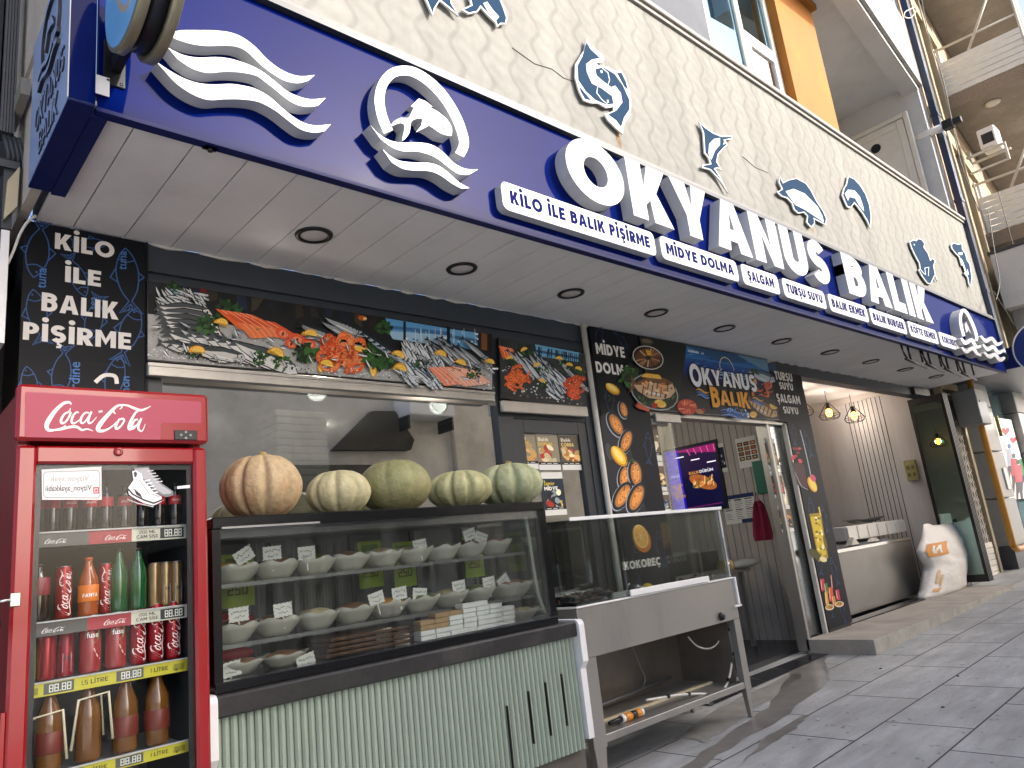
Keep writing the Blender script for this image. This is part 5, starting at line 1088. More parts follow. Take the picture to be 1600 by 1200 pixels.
a = Art(facade(YF-.012), px2(YF-.013), .001)
C5 = lambda pts: [(x/4, 600+y/4) for x, y in pts]
a.poly(C5([(165,48),(1248,110),(1258,120),(1258,245),(1020,243),(1005,255),(1003,348),(165,332),(155,322),(158,58)]), 'a03f52')  # pink cast stands for sky mirrored on the red panel
COLA = [([(446,128),(432,114),(395,122),(345,168),(305,225),(291,262),(302,287),(340,288),(385,275),(412,258)], [8,16,20,26,33,30,22,14,9,6]), ([(322,290),(380,284),(430,270),(480,268),(512,288),(545,281),(582,294)], [6,14,18,18,14,10,3]),
  ([(440,150),(432,172),(402,188),(382,224),(385,244),(408,238),(432,204),(440,178),(426,168)], [6,10,14,18,16,12,14,14,8]), ([(492,180),(478,176),(456,200),(448,236),(464,246),(500,222)], [10,12,15,16,12,5]), ([(556,180),(532,180),(508,210),(506,240),(524,242),(550,210),(562,182)], [8,12,16,15,10,10,8]), ([(572,172),(552,220),(556,244),(576,238),(604,206)], [14,17,14,8,4]),
  ([(616,174),(640,170)], 12), ([(748,158),(762,144),(752,132),(720,146),(668,200),(628,248),(612,280),(626,294),(662,288),(704,262),(730,234)], [6,10,12,18,26,32,30,22,14,9,5]), ([(722,186),(710,172),(722,146),(752,132),(796,134),(840,152),(880,164),(916,152),(942,138)], [8,9,9,10,13,17,16,10,3]),
  ([(748,216),(724,262),(730,280),(756,262),(776,228),(764,216),(748,224)], [12,17,15,11,14,12,8]), ([(884,160),(850,176),(818,230),(804,272),(816,284),(846,256)], [10,14,18,19,13,5]), ([(862,222),(842,226),(824,258),(826,280),(848,266),(872,228)], [10,13,16,14,9,8]), ([(884,214),(864,264),(870,288),(890,292),(908,250)], [14,17,14,8,4])]
def cola(a, T, k, col):
    for pts, wd in COLA:
        q = smooth(pts, 3); n = len(q)
        if isinstance(wd, list): w2 = [wd[min(len(wd)-1, i//3)]+(wd[min(len(wd)-1, i//3+1)]-wd[min(len(wd)-1, i//3)])*(i % 3)/3 for i in range(n)]
        else: w2 = [wd]*n
        a.poly([T(x, y) for x, y in strip(q, [v*.92 for v in w2])], col, True)
cvh = px2(YF-.013); cola(a, lambda x, y: cvh([(x/4, 600+y/4)])[0], 1, 'f3e3dd')
a.build('printed_panel', mat('header_print', rough=.45, attr=True, spec=.4), H_)
p0, p1 = atY(272, 672, YF-.013), atY(308, 688, YF-.013)
mb = MB(); mb.box(p0.x, p1.x, YF-.017, YF-.0125, p1.z, p0.z, 0, .002); mb.build('thermostat_display', M_BLACK, H_)
mb = MB()
for dx, dz in ((-.018, 0), (0, .012), (0, -.012), (.018, 0)): mb.lathe([(.005, 0), (.005, -.002)], (p1.x-.045+dx, YF-.0172, (p0.z+p1.z)/2+dz), 8, axis='y')
mb.build('buttons', mat('grey_buttons', '8a8c8e', rough=.4), H_)
# door: frame of four rails with a bevelled inner lip
dz0, dz1 = .16, 1.932; gx0, gx1, gz0, gz1 = .512, 1.048, .25, 1.868
mb = MB(); mb.box(FX0+.008, gx0, 3.0, 3.042, dz0, dz1, 0, .01); mb.box(gx1, FX1-.006, 3.0, 3.042, dz0, dz1, 0, .01); mb.box(gx0-.004, gx1+.004, 3.002, 3.041, gz1, dz1, 0, .008); mb.box(gx0-.004, gx1+.004, 3.002, 3.041, dz0, gz0, 0, .008)
DR = mb.build('door', M_RED, F_)
mb = MB(); mb.box(gx0-.01, gx1+.01, 3.022, 3.028, gz0-.01, gz1+.01); mb.build('glass', glass('fridge_glass', (.95, .96, .96), base=.004, k=.12), DR)
mb = MB()
for q in ((gx0, gx0+.02, gz0, gz1), (gx1-.02, gx1, gz0, gz1), (gx0+.02, gx1-.02, gz1-.02, gz1), (gx0+.02, gx1-.02, gz0, gz0+.02)): mb.box(q[0], q[1], 3.0285, 3.036, q[2], q[3])
mb.build('seal', M_BLACK, DR)
p = atY(185, 706, 3.0); mb = MB(); mb.lathe([(.017, 0), (.015, -.008), (.006, -.009), (.006, -.005)], (p.x, 3.0, p.z), 18, axis='y'); mb.build('lock', M_RED, DR)
mb = MB(); mb.box(FX0-.004, FX0+.0075, 3.005, 3.04, .88, 1.06); mb.box(FX0-.006, FX0+.003, 3.04, 3.05, .88, 1.06); mb.build('handle', M_RED, DR)
p = atY(22, 937, 2.995); mb = MB(); mb.box(p.x-.012, p.x+.018, 2.99, 2.9995, p.z-.022, p.z+.022, 0, .002); mb.tube([(p.x-.01, 2.99, p.z), (p.x-.055, 2.992, p.z-.002)], .006, 8); mb.tube([(p.x-.055, 2.992, p.z+.02), (p.x-.055, 2.992, p.z-.04)], .005, 8); mb.build('hasp', M_CHROME, F_)
mb = MB(); mb.ell((p.x-.05, 2.99, p.z-.075), .016, .011, .032, 12, 8); mb.tube([(p.x-.058, 2.99, p.z-.05), (p.x-.056, 2.99, p.z-.03), (p.x-.046, 2.99, p.z-.03), (p.x-.043, 2.99, p.z-.05)], .003, 6); mb.build('padlock', M_BLACK, F_)
# stickers on the glass
a = Art(facade(3.0212), px2(3.0212), .0); V = lambda s: a.poly
a.poly(C5([(260,535),(634,515),(636,724),(262,724)]), 'd5d5d2')
def mirrored(a, txt, px0, px1, y, h, col):
    P0, P1 = atY(px0, y, 3.0212), atY(px1, y, 3.0212); vs, fs, bw = font_mesh(txt); k = (P1.x-P0.x)/bw; a.d += a.STEP; i = len(a.mb.v); hh = h
    a.mb.v += [a.fr(P1.x-q*k, P0.z+b_*hh, a.d) for q, b_ in vs]
    for f in fs: a.mb.face([i+j for j in f][::-1], 0, False, lin(col))
for q in ([(285,550),(610,540)], [(610,540),(624,560)], [(624,560),(624,700)], [(624,700),(610,712)], [(610,712),(285,710)], [(285,710),(273,695)], [(273,695),(273,565)], [(273,565),(285,550)]): a.line(C5(q), .7, '3a3a3a')
mirrored(a, 'Vizyon_ayakkabii', 71, 143, 600+670/4, .021, '25262a'); mirrored(a, 'Vizyon ayak', 78, 139, 600+608/4, .02, 'a9aaa8')
a.poly(C5([(582,645),(618,643),(620,684),(584,685)]), 'c23a48'); a.poly(C5([(589,652),(611,651),(613,677),(591,678)]), 'e9c9c6'); a.ell(*C5([(601,665)])[0], 1.9, 1.9, 'c23a48')
a.poly(C5([(832,520),(930,516),(960,570),(1010,620),(1082,670),(1085,695),(1040,708),(985,690),(900,600),(850,560)]), '6d6e70')
a.poly(C5([(838,530),(925,522),(955,580),(1000,625),(1070,672),(1070,685),(1020,690),(950,640),(880,575)]), 'a9aaac')
a.poly(C5([(825,545),(835,600),(800,650),(805,690),(850,720),(900,745),(960,760),(1010,735),(1010,705),(965,680),(930,640),(895,600),(885,560),(850,540)]), 'e9e9e8')
a.line(C5([(800,655),(830,690),(900,725),(960,745),(1012,725)]), 2.6, '1b1c1e'); a.poly(C5([(835,650),(880,690),(890,715),(850,690)]), '1b1c1e'); a.line(C5([(795,720),(860,745),(960,768)]), 1.2, 'd0d0cf')
a.line(C5([(838,600),(870,600),(900,640),(930,680),(1000,706)]), .8, '2a2b2d'); a.poly(C5([(835,555),(848,545),(858,560),(850,585),(840,580)]), '3a3b3d')
for k in range(5): a.line(C5([(885+k*13, 612+k*18), (940+k*12, 598+k*19)]), 1.5, 'f6f6f5'); a.line(C5([(920+k*14, 545+k*17), (960+k*14, 540+k*17)]), 1.4, 'd2d2d1')
a.poly(C5([(1105,640),(1187,630),(1187,650),(1106,656)]), 'dfe2e0')
a.build('sticker', mat('sticker_print', rough=.5, attr=True), DR)
# shelves with price rails
YR = 3.085; FRR = facade(YR)
rails = [((55,833),(286,822),(286,841),(55,856)), ((53,973),(285,948),(285,965),(55,997)), ((47,1072),(283,1029),(284,1047),(46,1095)), ((47,1214),(283,1161),(284,1178),(46,1236))]
shelf_z = []
for k, r in enumerate(rails):
    P4 = [atY(u, v, YR) for u, v in r]; z1 = (P4[0].z+P4[1].z)/2; z0 = (P4[2].z+P4[3].z)/2; shelf_z.append(z1)
    mb = MB(); mb.box(FX0+.06, FX1-.06, YR+.002, 3.59, z1-.022, z1-.012); mb.box(FX0+.06, FX1-.06, YR+.001, YR+.008, z0, z1); mb.box(FX0+.06, FX1-.06, YR-.006, YR+.004, z1-.001, z1+.004)
    sh = mb.build('shelf', mat('white_wire_shelf', 'b9bab8', rough=.4), F_)
    a = Art(FRR, None, -.0005); x0, x1 = FX0+.062, FX1-.062; W = x1-x0; H = z1-z0; X = lambda t: x0+t*W
    def seg(t0, t1, s='88.88'):
        a.poly([(X(t0),z0+.1*H),(X(t1),z0+.1*H),(X(t1),z1-.1*H),(X(t0),z1-.1*H)], '55574f' if k > 1 else '1e2022', True)
        a.text(s, X(t0+.05*0+.03), z0+.22*H, H*.56, 'd9dccf', W*(t1-t0-.045), .17)
    def logo(t0, t1, col):
        s = W*(t1-t0)/655; cola(a, lambda x, y: (X(t0)+(x-285)*s, z0+H*.22+(300-y)*s*.85), 1, col)
    if k < 2:
        a.poly([(X(0),z0),(X(.36),z0),(X(.36),z1),(X(0),z1)], '4d4b49', True); a.poly([(X(.36),z0),(X(.63),z0),(X(.63),z1),(X(.36),z1)], '9c2432', True); a.poly([(X(.63),z0),(X(1),z0),(X(1),z1),(X(.63),z1)], 'c4c3b0', True)
        logo(.46, .60, 'e9dcd8'); logo(.10, .23, 'dcdad6'); a.text('200 ML', X(.68), z0+H*.56, H*.22, '2a2c26', W*.11, .18); a.text('CAM ŞİŞE', X(.66), z0+H*.2, H*.24, '2a2c26', W*.145, .18); seg(.82, .985)
    else:
        a.poly([(X(0),z0),(X(1),z0),(X(1),z1),(X(0),z1)], 'c2bb2c', True)
        seg(.12, .29); a.text('1,5 LİTRE', X(.32), z0+H*.33, H*.34, '33351a', W*.17, .18); seg(.54, .71); a.text('1 LİTRE', X(.745), z0+H*.33, H*.34, '33351a', W*.125, .18)
        for t0 in (.01, .9): a.poly([(X(t0),z0+.2*H),(X(t0+.08),z0+.2*H),(X(t0+.08),z1-.3*H),(X(t0+.01),z1-.3*H)], '8d8a20', True); a.ell(X(t0+.025), z0+.25*H, H*.13, H*.13, '5d5c18', raw=True, n=8)
    a.build('price_rail', mat('rail_print', rough=.4, attr=True), sh)
# bottles and cans
M_COLA = mat('cola_bottle', '1c0f0b', rough=.08, coat=.8); M_LAB = mat('red_label', 'b5202c', rough=.4, var=.1); M_CAP = mat('dark_cap', '2a1514', rough=.4)
M_ORNG = mat('orange_drink', '9c4a12', rough=.12, coat=.8, var=.15); M_GRN = mat('green_bottle', '14522a', rough=.08, coat=.9); M_REDCAN = mat('red_can', '8c121c', rough=.25, metal=.4, var=.1); M_GOLD = mat('gold_can', '8a7352', rough=.28, metal=.7, var=.2)
M_LIME = mat('lime_can', '9ab82c', rough=.3, metal=.3, var=.25); M_ALU = mat('can_lid', 'b9babb', rough=.3, metal=1); M_AMB = mat('amber_drink', '6d4514', rough=.12, coat=.8, var=.2); M_FUSE = mat('red_tea_bottle', '8f1f22', rough=.25, coat=.4, var=.12); M_GLAB = mat('green_leaf_label', '3f9148', rough=.5)
def bottle(name, x, z, h, r, m, lab, cap, label, group, script=None, y=3.14, labz=(.42, .66)):
    t = thing(name, (x, y, z), label, 'bottle', group)
    mb = MB(); mb.lathe([(r*.9, 0), (r, h*.04), (r*.96, h*.25), (r, h*.5), (r*.93, h*.64), (r*.5, h*.82), (r*.36, h*.92), (r*.38, h*.955)], (x, y, z), 18); mb.build('glass_body', m, t)
    mb = MB(); mb.lathe([(r*.40, h*.956), (r*.43, h*.96), (r*.42, h), (r*.2, h*1.004)], (x, y, z), 14); mb.build('cap', cap, t)
    if lab: mb = MB(); mb.lathe([(r*1.015, h*labz[0]), (r*1.03, h*(labz[0]+.01)), (r*1.02, h*labz[1]), (r*.99, h*(labz[1]+.006))], (x, y, z), 20); lo = mb.build('label', lab, t)
    if script:
        a = Art(lambda u, v, d: Vector((x+(r*1.04+d)*math.sin(u/r), y-(r*1.04+d)*math.cos(u/r), z+v)))
        if script == 'cola': s = r*1.5/655; cola(a, lambda q, w_: ((q-612)*s, h*(labz[0]+labz[1])/2+(215-w_)*s), 1, 'f0dedb')
        else: a.text(script, -r*.75, h*(labz[0]+.08), h*.06, 'f2efe8', r*1.5, .24)
        a.build('lettering', mat('label_print', rough=.4, attr=True), t)
    return t
def can(x, z, h, r, m, label, group, script=None, y=3.14, patch=None):
    t = thing('drink_can', (x, y, z), label, 'can', group)
    mb = MB(); mb.lathe([(r*.82, 0), (r*.98, h*.03), (r, h*.06), (r, h*.92), (r*.86, h*.975), (r*.84, h*.985)], (x, y, z), 20); mb.build('body', m, t)
    mb = MB(); mb.lathe([(r*.85, h*.985), (r*.86, h), (r*.78, h*.99), (r*.3, h*.99)], (x, y, z), 18); mb.build('lid', M_ALU, t)
    a = Art(lambda u, v, d: Vector((x+(r*1.004+d)*math.sin(u/r), y-(r*1.004+d)*math.cos(u/r), z+v)))
    if script == 'cola': s = h*.86/655; cola(a, lambda q, w_: (-(215-w_)*s*.0-(w_-0)*0+(w_-205)*s, h*.07+(q-285)*s), 1, 'efe3e0')
    elif script == 'leaf':
        a.poly([(r*.8*math.cos(q*.7)*(1 if q % 2 else .86), h*.66+h*.16*math.sin(q*.7)) for q in range(9)], '3f9148', True); a.face_text('fuse', -r*.55, h*.61, h*.10, 'f2f4ee', r*1.1); a.line([(r*.1,h*.42),(r*.45,h*.28),(r*.8,h*.22)], .004, 'e9b7b0', True)
    elif script == 'card': a.poly([(-r*.5,h*.1),(r*.5,h*.1),(r*.5,h*.5),(-r*.5,h*.5)], 'd8d6cc', True); a.ell(0, h*.4, r*.3, r*.3, '2a2c2e', raw=True); [a.poly([(-r*.35,h*(.14+.05*q)),(r*.35,h*(.14+.05*q)),(r*.35,h*(.155+.05*q)),(-r*.35,h*(.155+.05*q))], '6a6c6c', True) for q in range(4)]
    elif script: a.text(script, -r*.7, h*.5, h*.1, 'f3ece2', r*1.4, .24)
    if a.mb.v: a.build('lettering', mat('label_print', attr=True), t)
    return t
z = shelf_z[0]+.004
for i, u in enumerate((60, 83, 110, 141, 166, 195, 222, 248, 274)):
    p = atY(u, 795, 3.14); bottle('cola_bottle', min(max(p.x, .535), 1.02), z, .175, .024, M_COLA, M_LAB, M_CAP, 'small dark cola bottle with a red label on the top shelf of the fridge', 'cola bottles on the top shelf', 'cola' if i not in (0, 1, 4) else None, labz=(.50, .70))
z = shelf_z[1]+.004
bottle('cola_bottle', .555, z, .20, .034, M_COLA, mat('maroon_label', '7d2430', rough=.4), M_CAP, 'dark bottle with a maroon label at the left of the second shelf', 'second shelf bottles', 'GAZOZ'[:0] or None, labz=(.45, .75))
can(.632, z, .185, .028, M_REDCAN, 'red can with white script, left of the orange bottle on the second shelf', 'second shelf cans', 'cola')
bottle('orange_bottle', .712, z, .21, .034, M_ORNG, mat('orange_label', 'd9741c', rough=.4), mat('orange_cap', 'b5501a', rough=.4), 'orange soda bottle between red cans on the second shelf', 'second shelf bottles', 'FANTA', labz=(.24, .52))
can(.776, z, .185, .028, M_REDCAN, 'red can with white script, right of the orange bottle on the second shelf', 'second shelf cans', 'cola', 3.17)
for x, l in ((.815, 'first green glass bottle, beside a red can on the second shelf'), (.882, 'second green glass bottle, beside the gold cans on the second shelf')): bottle('green_bottle', x, z, .235, .031, M_GRN, None, M_CAP, l, 'second shelf bottles')
for i, x in enumerate((.940, .982, 1.024)): can(x, z, .17, .024, M_GOLD, ('plain gold can beside the green bottles', 'gold can with a white card in the middle of three', 'gold can with a white card at the right end of the shelf')[i], 'gold cans on the second shelf', 'card' if i else None)
z = shelf_z[2]+.004
can(.528, z, .19, .026, M_LIME, 'lime green can at the left end of the third shelf', 'third shelf cans', 'leaf'); can(.585, z, .175, .03, M_REDCAN, 'plain red can beside the lime one on the third shelf', 'third shelf cans'); can(.648, z, .16, .028, mat('crimson_can', '8a1426', rough=.3, metal=.3), 'dark crimson can with a white card on the third shelf', 'third shelf cans', 'card', 3.16)
can(.722, z, .20, .036, M_FUSE, 'red iced tea with a green leaf, left of its twin on the third shelf', 'third shelf cans', 'leaf'); can(.806, z, .20, .036, M_FUSE, 'red iced tea with a green leaf, right of its twin on the third shelf', 'third shelf cans', 'leaf')
for i, x in enumerate((.882, .945, 1.008)): can(x, z, .215, .029, M_REDCAN, 'tall red can with white script at the right of the third shelf', 'tall cola cans', 'cola')
z = shelf_z[3]+.004
for i, x in enumerate((.60, .72, .84, .95)): bottle('amber_bottle', x, z, .27, .043, M_AMB, mat('amber_label', '6d2a1c', rough=.4) if i != 1 else None, M_CAP, 'large amber juice bottle behind the plastic dividers on the fourth shelf', 'amber bottles', labz=(.2, .45))
# clear plastic dividers in front of them
M_CLEAR = glass('clear_plastic', (.93, .93, .88), base=.16, k=.8)
for i, (u, v) in enumerate(((66, 1135), (140, 1105))):
    p = atY(u, v, 3.1); mb = MB()
    mb.tube([(p.x-.055, 3.10, p.z-.13), (p.x-.035, 3.10, p.z+.03), (p.x+.06, 3.10, p.z+.04), (p.x+.075, 3.10, p.z-.12)], .005, 6); mb.tube([(p.x-.04, 3.16, p.z-.12), (p.x-.02, 3.16, p.z+.02), (p.x+.05, 3.16, p.z+.03), (p.x+.06, 3.16, p.z-.11)], .004, 6)
    mb.build('shelf_divider', mat('ivory_plastic', 'd8cfae', rough=.25, coat=.4), label=('ivory plastic divider nearest the door hinge on the fourth shelf', 'ivory plastic divider in front of the middle amber bottles')[i], cat='divider')
# ------------------------------------------------------------------ display counter with pumpkins
M_STONE = mat('black_granite', '2e2d2c', rough=.32, var=.3, vscale=40, dirt='55524f', dscale=3, damt=.6)
M_SAGE = mat('sage_green_panel', '929e8e', rough=.5, var=.07, vscale=2, dirt='6f7a66', dscale=2.2, damt=.45, stretch=(1.5, 1, .6))
M_PLINTH = mat('stone_plinth', '5d5850', rough=.8, var=.2, vscale=6, bump=.3)
M_FRB = mat('case_black_frame', '0f1012', rough=.22, coat=.5)
M_PERF = mat('perforated_grey_steel', '7d7e7c', rough=.4, metal=.6, var=.1)
K_ = thing('display_counter', (2.2, 3.5, -.12), 'glass refrigerated display counter on a sage green ribbed base', 'display counter')
cx0, cx1 = 1.17, 3.135
mb = MB(); mb.box(cx0, cx1, 3.15, 3.86, 1.612, 1.664, 0, .006); mb.box(cx0, 1.205, 3.15, 3.2, 1.0, 1.612); mb.box(3.085, cx1, 3.15, 3.2, 1.0, 1.612); mb.box(cx0, cx1, 3.145, 3.86, .962, 1.004, 0, .004); mb.box(cx0, 1.2, 3.8, 3.86, 1.0, 1.612); mb.box(3.1, cx1, 3.8, 3.86, 1.0, 1.612); mb.build('frame', M_FRB, K_)
p0, p1 = atY(344, 812, 3.148), atY(499, 804, 3.148); mb = MB(); mb.box(1.21, p1.x, 3.146, 3.1495, 1.613, 1.622); mb.build('edge_strip', M_GALV, K_)
mb = MB(); mb.box(1.205, 3.085, 3.158, 3.164, 1.0, 1.612); mb.build('front_glass', M_GLASS, K_)
mb = MB(); mb.box(3.112, 3.118, 3.2, 3.80, 1.0, 1.612); mb.build('side_glass', M_GLASSC, K_)
mb = MB(); mb.box(1.2, 3.1, 3.84, 3.855, 1.0, 1.61); mb.box(1.2, 3.1, 3.3, 3.84, 1.585, 1.611); mb.box(1.2, 1.204, 3.2, 3.84, 1.0, 1.6); mb.box(1.2, 3.1, 3.2, 3.84, .992, 1.0); mb.build('lining', mat('case_lining', '74787a', rough=.35, metal=.4, var=.15), K_)
# perforated air panels: bars crossing bars
def perf(x0, x1, z0, z1, y):
    mb = MB(); n = max(3, int((x1-x0)/.018)); m_ = max(3, int((z1-z0)/.018))
    for i in range(n+1): x = x0+(x1-x0)*i/n; mb.box(x-.004, x+.004, y, y+.003, z0, z1)
    for j in range(m_+1): z = z0+(z1-z0)*j/m_; mb.box(x0, x1, y+.0035, y+.0065, z-.004, z+.004)
    for q in ((x0-.02, x0-.004, z0-.015, z1+.03), (x1+.004, x1+.02, z0-.015, z1+.03)): mb.box(q[0], q[1], y-.002, y+.007, q[2], q[3])
    mb.box(x0-.004, x1+.004, y-.002, y+.007, z1+.004, z1+.03); mb.build('perforated_panel', M_PERF, K_)
perf(1.86, 2.14, 1.40, 1.55, 3.80); perf(1.86, 2.14, 1.06, 1.34, 3.80); perf(3.02, 3.09, 1.05, 1.55, 3.80); perf(2.05, 2.32, 1.02, 1.16, 3.72)
mb = MB()
for x in (1.62, 1.70, 2.2, 2.62): mb.box(x, x+.03, 3.825, 3.838, 1.0, 1.585)
mb.build('back_post', M_DARK2, K_)
for z, y0 in ((1.375, 3.30), (1.125, 3.26)):
    mb = MB(); mb.box(1.22, 3.07, y0, 3.80, z, z+.007); mb.build('glass_shelf', M_GLASSC, K_)
    mb = MB(); mb.box(1.22, 3.07, y0-.006, y0-.001, z-.006, z+.012); mb.build('shelf_edge', M_PERF, K_)
mb = MB(); mb.tube(smooth([(3.04, 3.22, 1.585), (3.05, 3.22, 1.42), (3.06, 3.22, 1.24), (3.07, 3.215, 1.12), (3.085, 3.2, 1.04), (3.10, 3.19, 1.01)], 4), .008, 8); mb.build('curved_strut', mat('pale_tube', 'c9cfc0', rough=.4), K_)
# granite top, ribbed front, plinth, white end brackets
mb = MB(); mb.box(1.12, 3.245, 3.08, 3.9, .880, .9615, 0, .008); mb.build('stone_top', M_STONE, K_)
mb = MB(); n = 62; x = 1.15; wd = (3.20-1.15)/n
slots = [2.66, 2.80, 2.915, 3.03]
for i in range(n):
    a0 = x+i*wd; pts = [(a0, 3.13), (a0+wd*.06, 3.118), (a0+wd*.30, 3.1085), (a0+wd*.62, 3.1085), (a0+wd*.90, 3.118), (a0+wd*.985, 3.13)]
    i0 = len(mb.v); mb.v += [Vector((p[0], p[1], .879)) for p in pts]+[Vector((p[0], p[1], .285)) for p in pts]
    for k in range(5): mb.face((i0+k, i0+6+k, i0+7+k, i0+k+1), 0)
mb.box(1.15, 3.20, 3.131, 3.88, .285, .879); mb.build('ribbed_front', M_SAGE, K_)
for sx, z0, z1 in ((2.64, .30, .62), (2.80, .40, .66), (2.93, .41, .68), (3.06, .43, .70)):
    mb = MB(); mb.box(sx, sx+.007, 3.100, 3.112, z0, z1); mb.build('vent_slot', M_BLACK, K_)
mb = MB(); mb.box(1.16, 3.22, 3.15, 3.86, -.16, .284); mb.build('plinth', M_PLINTH, K_)
for x0, x1 in ((1.112, 1.148), (3.205, 3.25)):
    mb = MB(); fr = frame((x0, 0, 0), (0, -1, 0), (0, 0, 1), (-1, 0, 0)); w_ = x1-x0
    pts = [(-3.5, .33), (-3.088, .33), (-3.088, .70)] + earc(-3.062, .76, .03, .05, 250, 200, 4)[::-1][:0] + [(-3.075, .72), (-3.06, .74), (-3.06, .94)] + earc(-3.09, .94, .03, .03, 0, 90, 5) + [(-3.5, .97)]
    mb.prism(pts, fr, -w_, 0); mb.build('end_bracket', M_WHITE, K_)
# bowls
M_BOWL = mat('white_melamine', 'b4b1a4', rough=.3, coat=.3, var=.05); M_FOODS = [mat('brown_meze', '6d4a2c', rough=.6, var=.4, vscale=60, bump=.6), mat('green_meze', '55602e', rough=.6, var=.4, vscale=60, bump=.6), mat('red_meze', '8a3a22', rough=.55, var=.4, vscale=60, bump=.6), mat('pale_meze', 'a89a74', rough=.6, var=.3, vscale=60, bump=.6), mat('yellow_meze', 'c08a30', rough=.55, var=.3, vscale=40, bump=.5)]
def bowl(x, y, z, r, h, food, label, group, nw=6, ph=0):
    t = thing('serving_bowl', (x, y, z), label, 'bowl', group)
    fx = lambda a, rr, hh: (rr*(1+.05*(hh/h)*math.cos(nw*a+ph)+.13*math.cos(2*a)), hh+(.10*h*math.cos(nw*a+ph) if hh > h*.8 else 0)*(1 if hh > h*.95 else .6))
    mb = MB(); mb.lathe([(r*.45, 0), (r*.62, h*.25), (r*.85, h*.7), (r, h), (r*.97, h*1.02), (r*.80, h*.7), (r*.55, h*.3), (r*.1, h*.25)], (x, y, z), 30, fx=fx); mb.build('dish', M_BOWL, t)
    mb = MB(); mb.ell((x, y, z+h*.84), r*.78, r*.64, h*.42, 18, 8, fx=lambda p, th, ph_: p*(1+.12*math.sin(5*ph_+x*40)*math.sin(th))); mb.build('filling', M_FOODS[food], t)
rows = [(1.384, 3.40, [1.36+.195*i for i in range(9)], 'upper shelf', 'bowls on the upper shelf', .088), (1.133, 3.38, [1.34+.20*i for i in range(9)]+[3.03], 'middle shelf', 'bowls on the middle shelf', .085), (1.004, 3.30, [1.33, 1.53, 3.0], 'floor of the case', 'bowls on the floor of the case', .06)]
foods = ['yellow', 'brown', 'green', 'brown', 'pale', 'pale', 'green', 'brown', 'red']
fi = {'brown': 0, 'green': 1, 'red': 2, 'pale': 3, 'yellow': 4}
for z, y, xs_, wh_, g, h in rows:
    for i, x in enumerate(xs_):
        f = foods[i % 9] if wh_ == 'upper shelf' else foods[(i*2+1) % 9]
        bowl(x, y, z, .112 if h > .07 else .10, h*.92, fi[f], 'white wavy bowl of %s meze on the %s of the counter' % (f, wh_), g, ph=i*.9)
# handwritten tags standing in the bowls
M_TAG = mat('white_plastic_tag', 'dddcd4', rough=.5)
def price_tag(u, v, y, tilt, label):
    p = atY(u, v, y); t = thing('price_tag', (p.x, y, p.z-.06), label, 'price tag', 'handwritten tags in the display case')
    c, s = math.cos(R_(tilt)), math.sin(R_(tilt)); fr = frame((p.x, y, p.z), (c, 0, s), (-s, 0, c), (0, -1, 0)); pts = []
    W, H = .046, .032
    for i in range(10): pts.append((-W+2*W*i/9, -H+(.004 if i % 2 else 0)))
    for i in range(7): pts.append((W-(.004 if i % 2 else 0), -H+2*H*(i+.5)/7))
    for i in range(10): pts.append((W-2*W*i/9, H-(.004 if i % 2 else 0)))
    for i in range(7): pts.append((-W+(.004 if i % 2 else 0), H-2*H*(i+.5)/7))
    mb = MB(); mb.prism(pts, fr, -.001, .001); mb.prism([(-.003, -H), (.003, -H), (.003, -H-.05), (-.003, -H-.05)], fr, -.001, .0008); mb.build('plate', M_TAG, t)
    a = Art(fr, None, .0011)
    for r0, z0 in ((.75, .010), (.5, -.012)):
        x = -W*r0
        while x < W*r0: l = rnd.uniform(.004, .009); a.line([(x, z0+rnd.uniform(-.006, .006)), (x+l*.5, z0+rnd.uniform(-.008, .008)), (x+l, z0+rnd.uniform(-.006, .006))], .0022, '26272c', True); x += l+.0015
    a.build('handwriting', mat('ink_print', rough=.6, attr=True), t)
for (u, v, y, tl_, l) in ((425,864,3.33,2,'tag over the second bowl from the left on the upper shelf'), (479,864,3.33,2,'tag over the third bowl from the left on the upper shelf'), (381,868,3.33,28,'tilted tag lying on the yellow meze at the left'), (656,852,3.33,6,'tag in the middle of the upper shelf'), (734,835,3.33,14,'tag propped near the right of the upper shelf'), (752,840,3.36,-20,'half-turned tag at the right of the upper shelf'), (373,960,3.31,2,'tag at the left end of the middle shelf'), (442,953,3.31,4,'tag over the second bowl on the middle shelf'), (588,935,3.31,12,'tilted tag near the middle of the middle shelf'), (624,927,3.31,4,'tag right of the tilted one on the middle shelf'), (656,928,3.33,-8,'tag leaning back in the middle of the middle shelf'), (717,916,3.31,4,'tag over the white cartons'), (764,910,3.31,4,'tag second from the right on the middle shelf'), (787,908,3.34,30,'edge-on tag at the right of the middle shelf'), (478,1033,3.24,12,'tilted tag on the floor of the case near the left'), (360,1046,3.24,6,'tag on the floor of the case beside the fridge'), (600,993,3.24,4,'tag on the floor of the case near the trays'), (628,998,3.23,4,'rightmost tag on the floor of the case')):
    price_tag(u, v, y, tl_, 'white scalloped handwritten '+l)
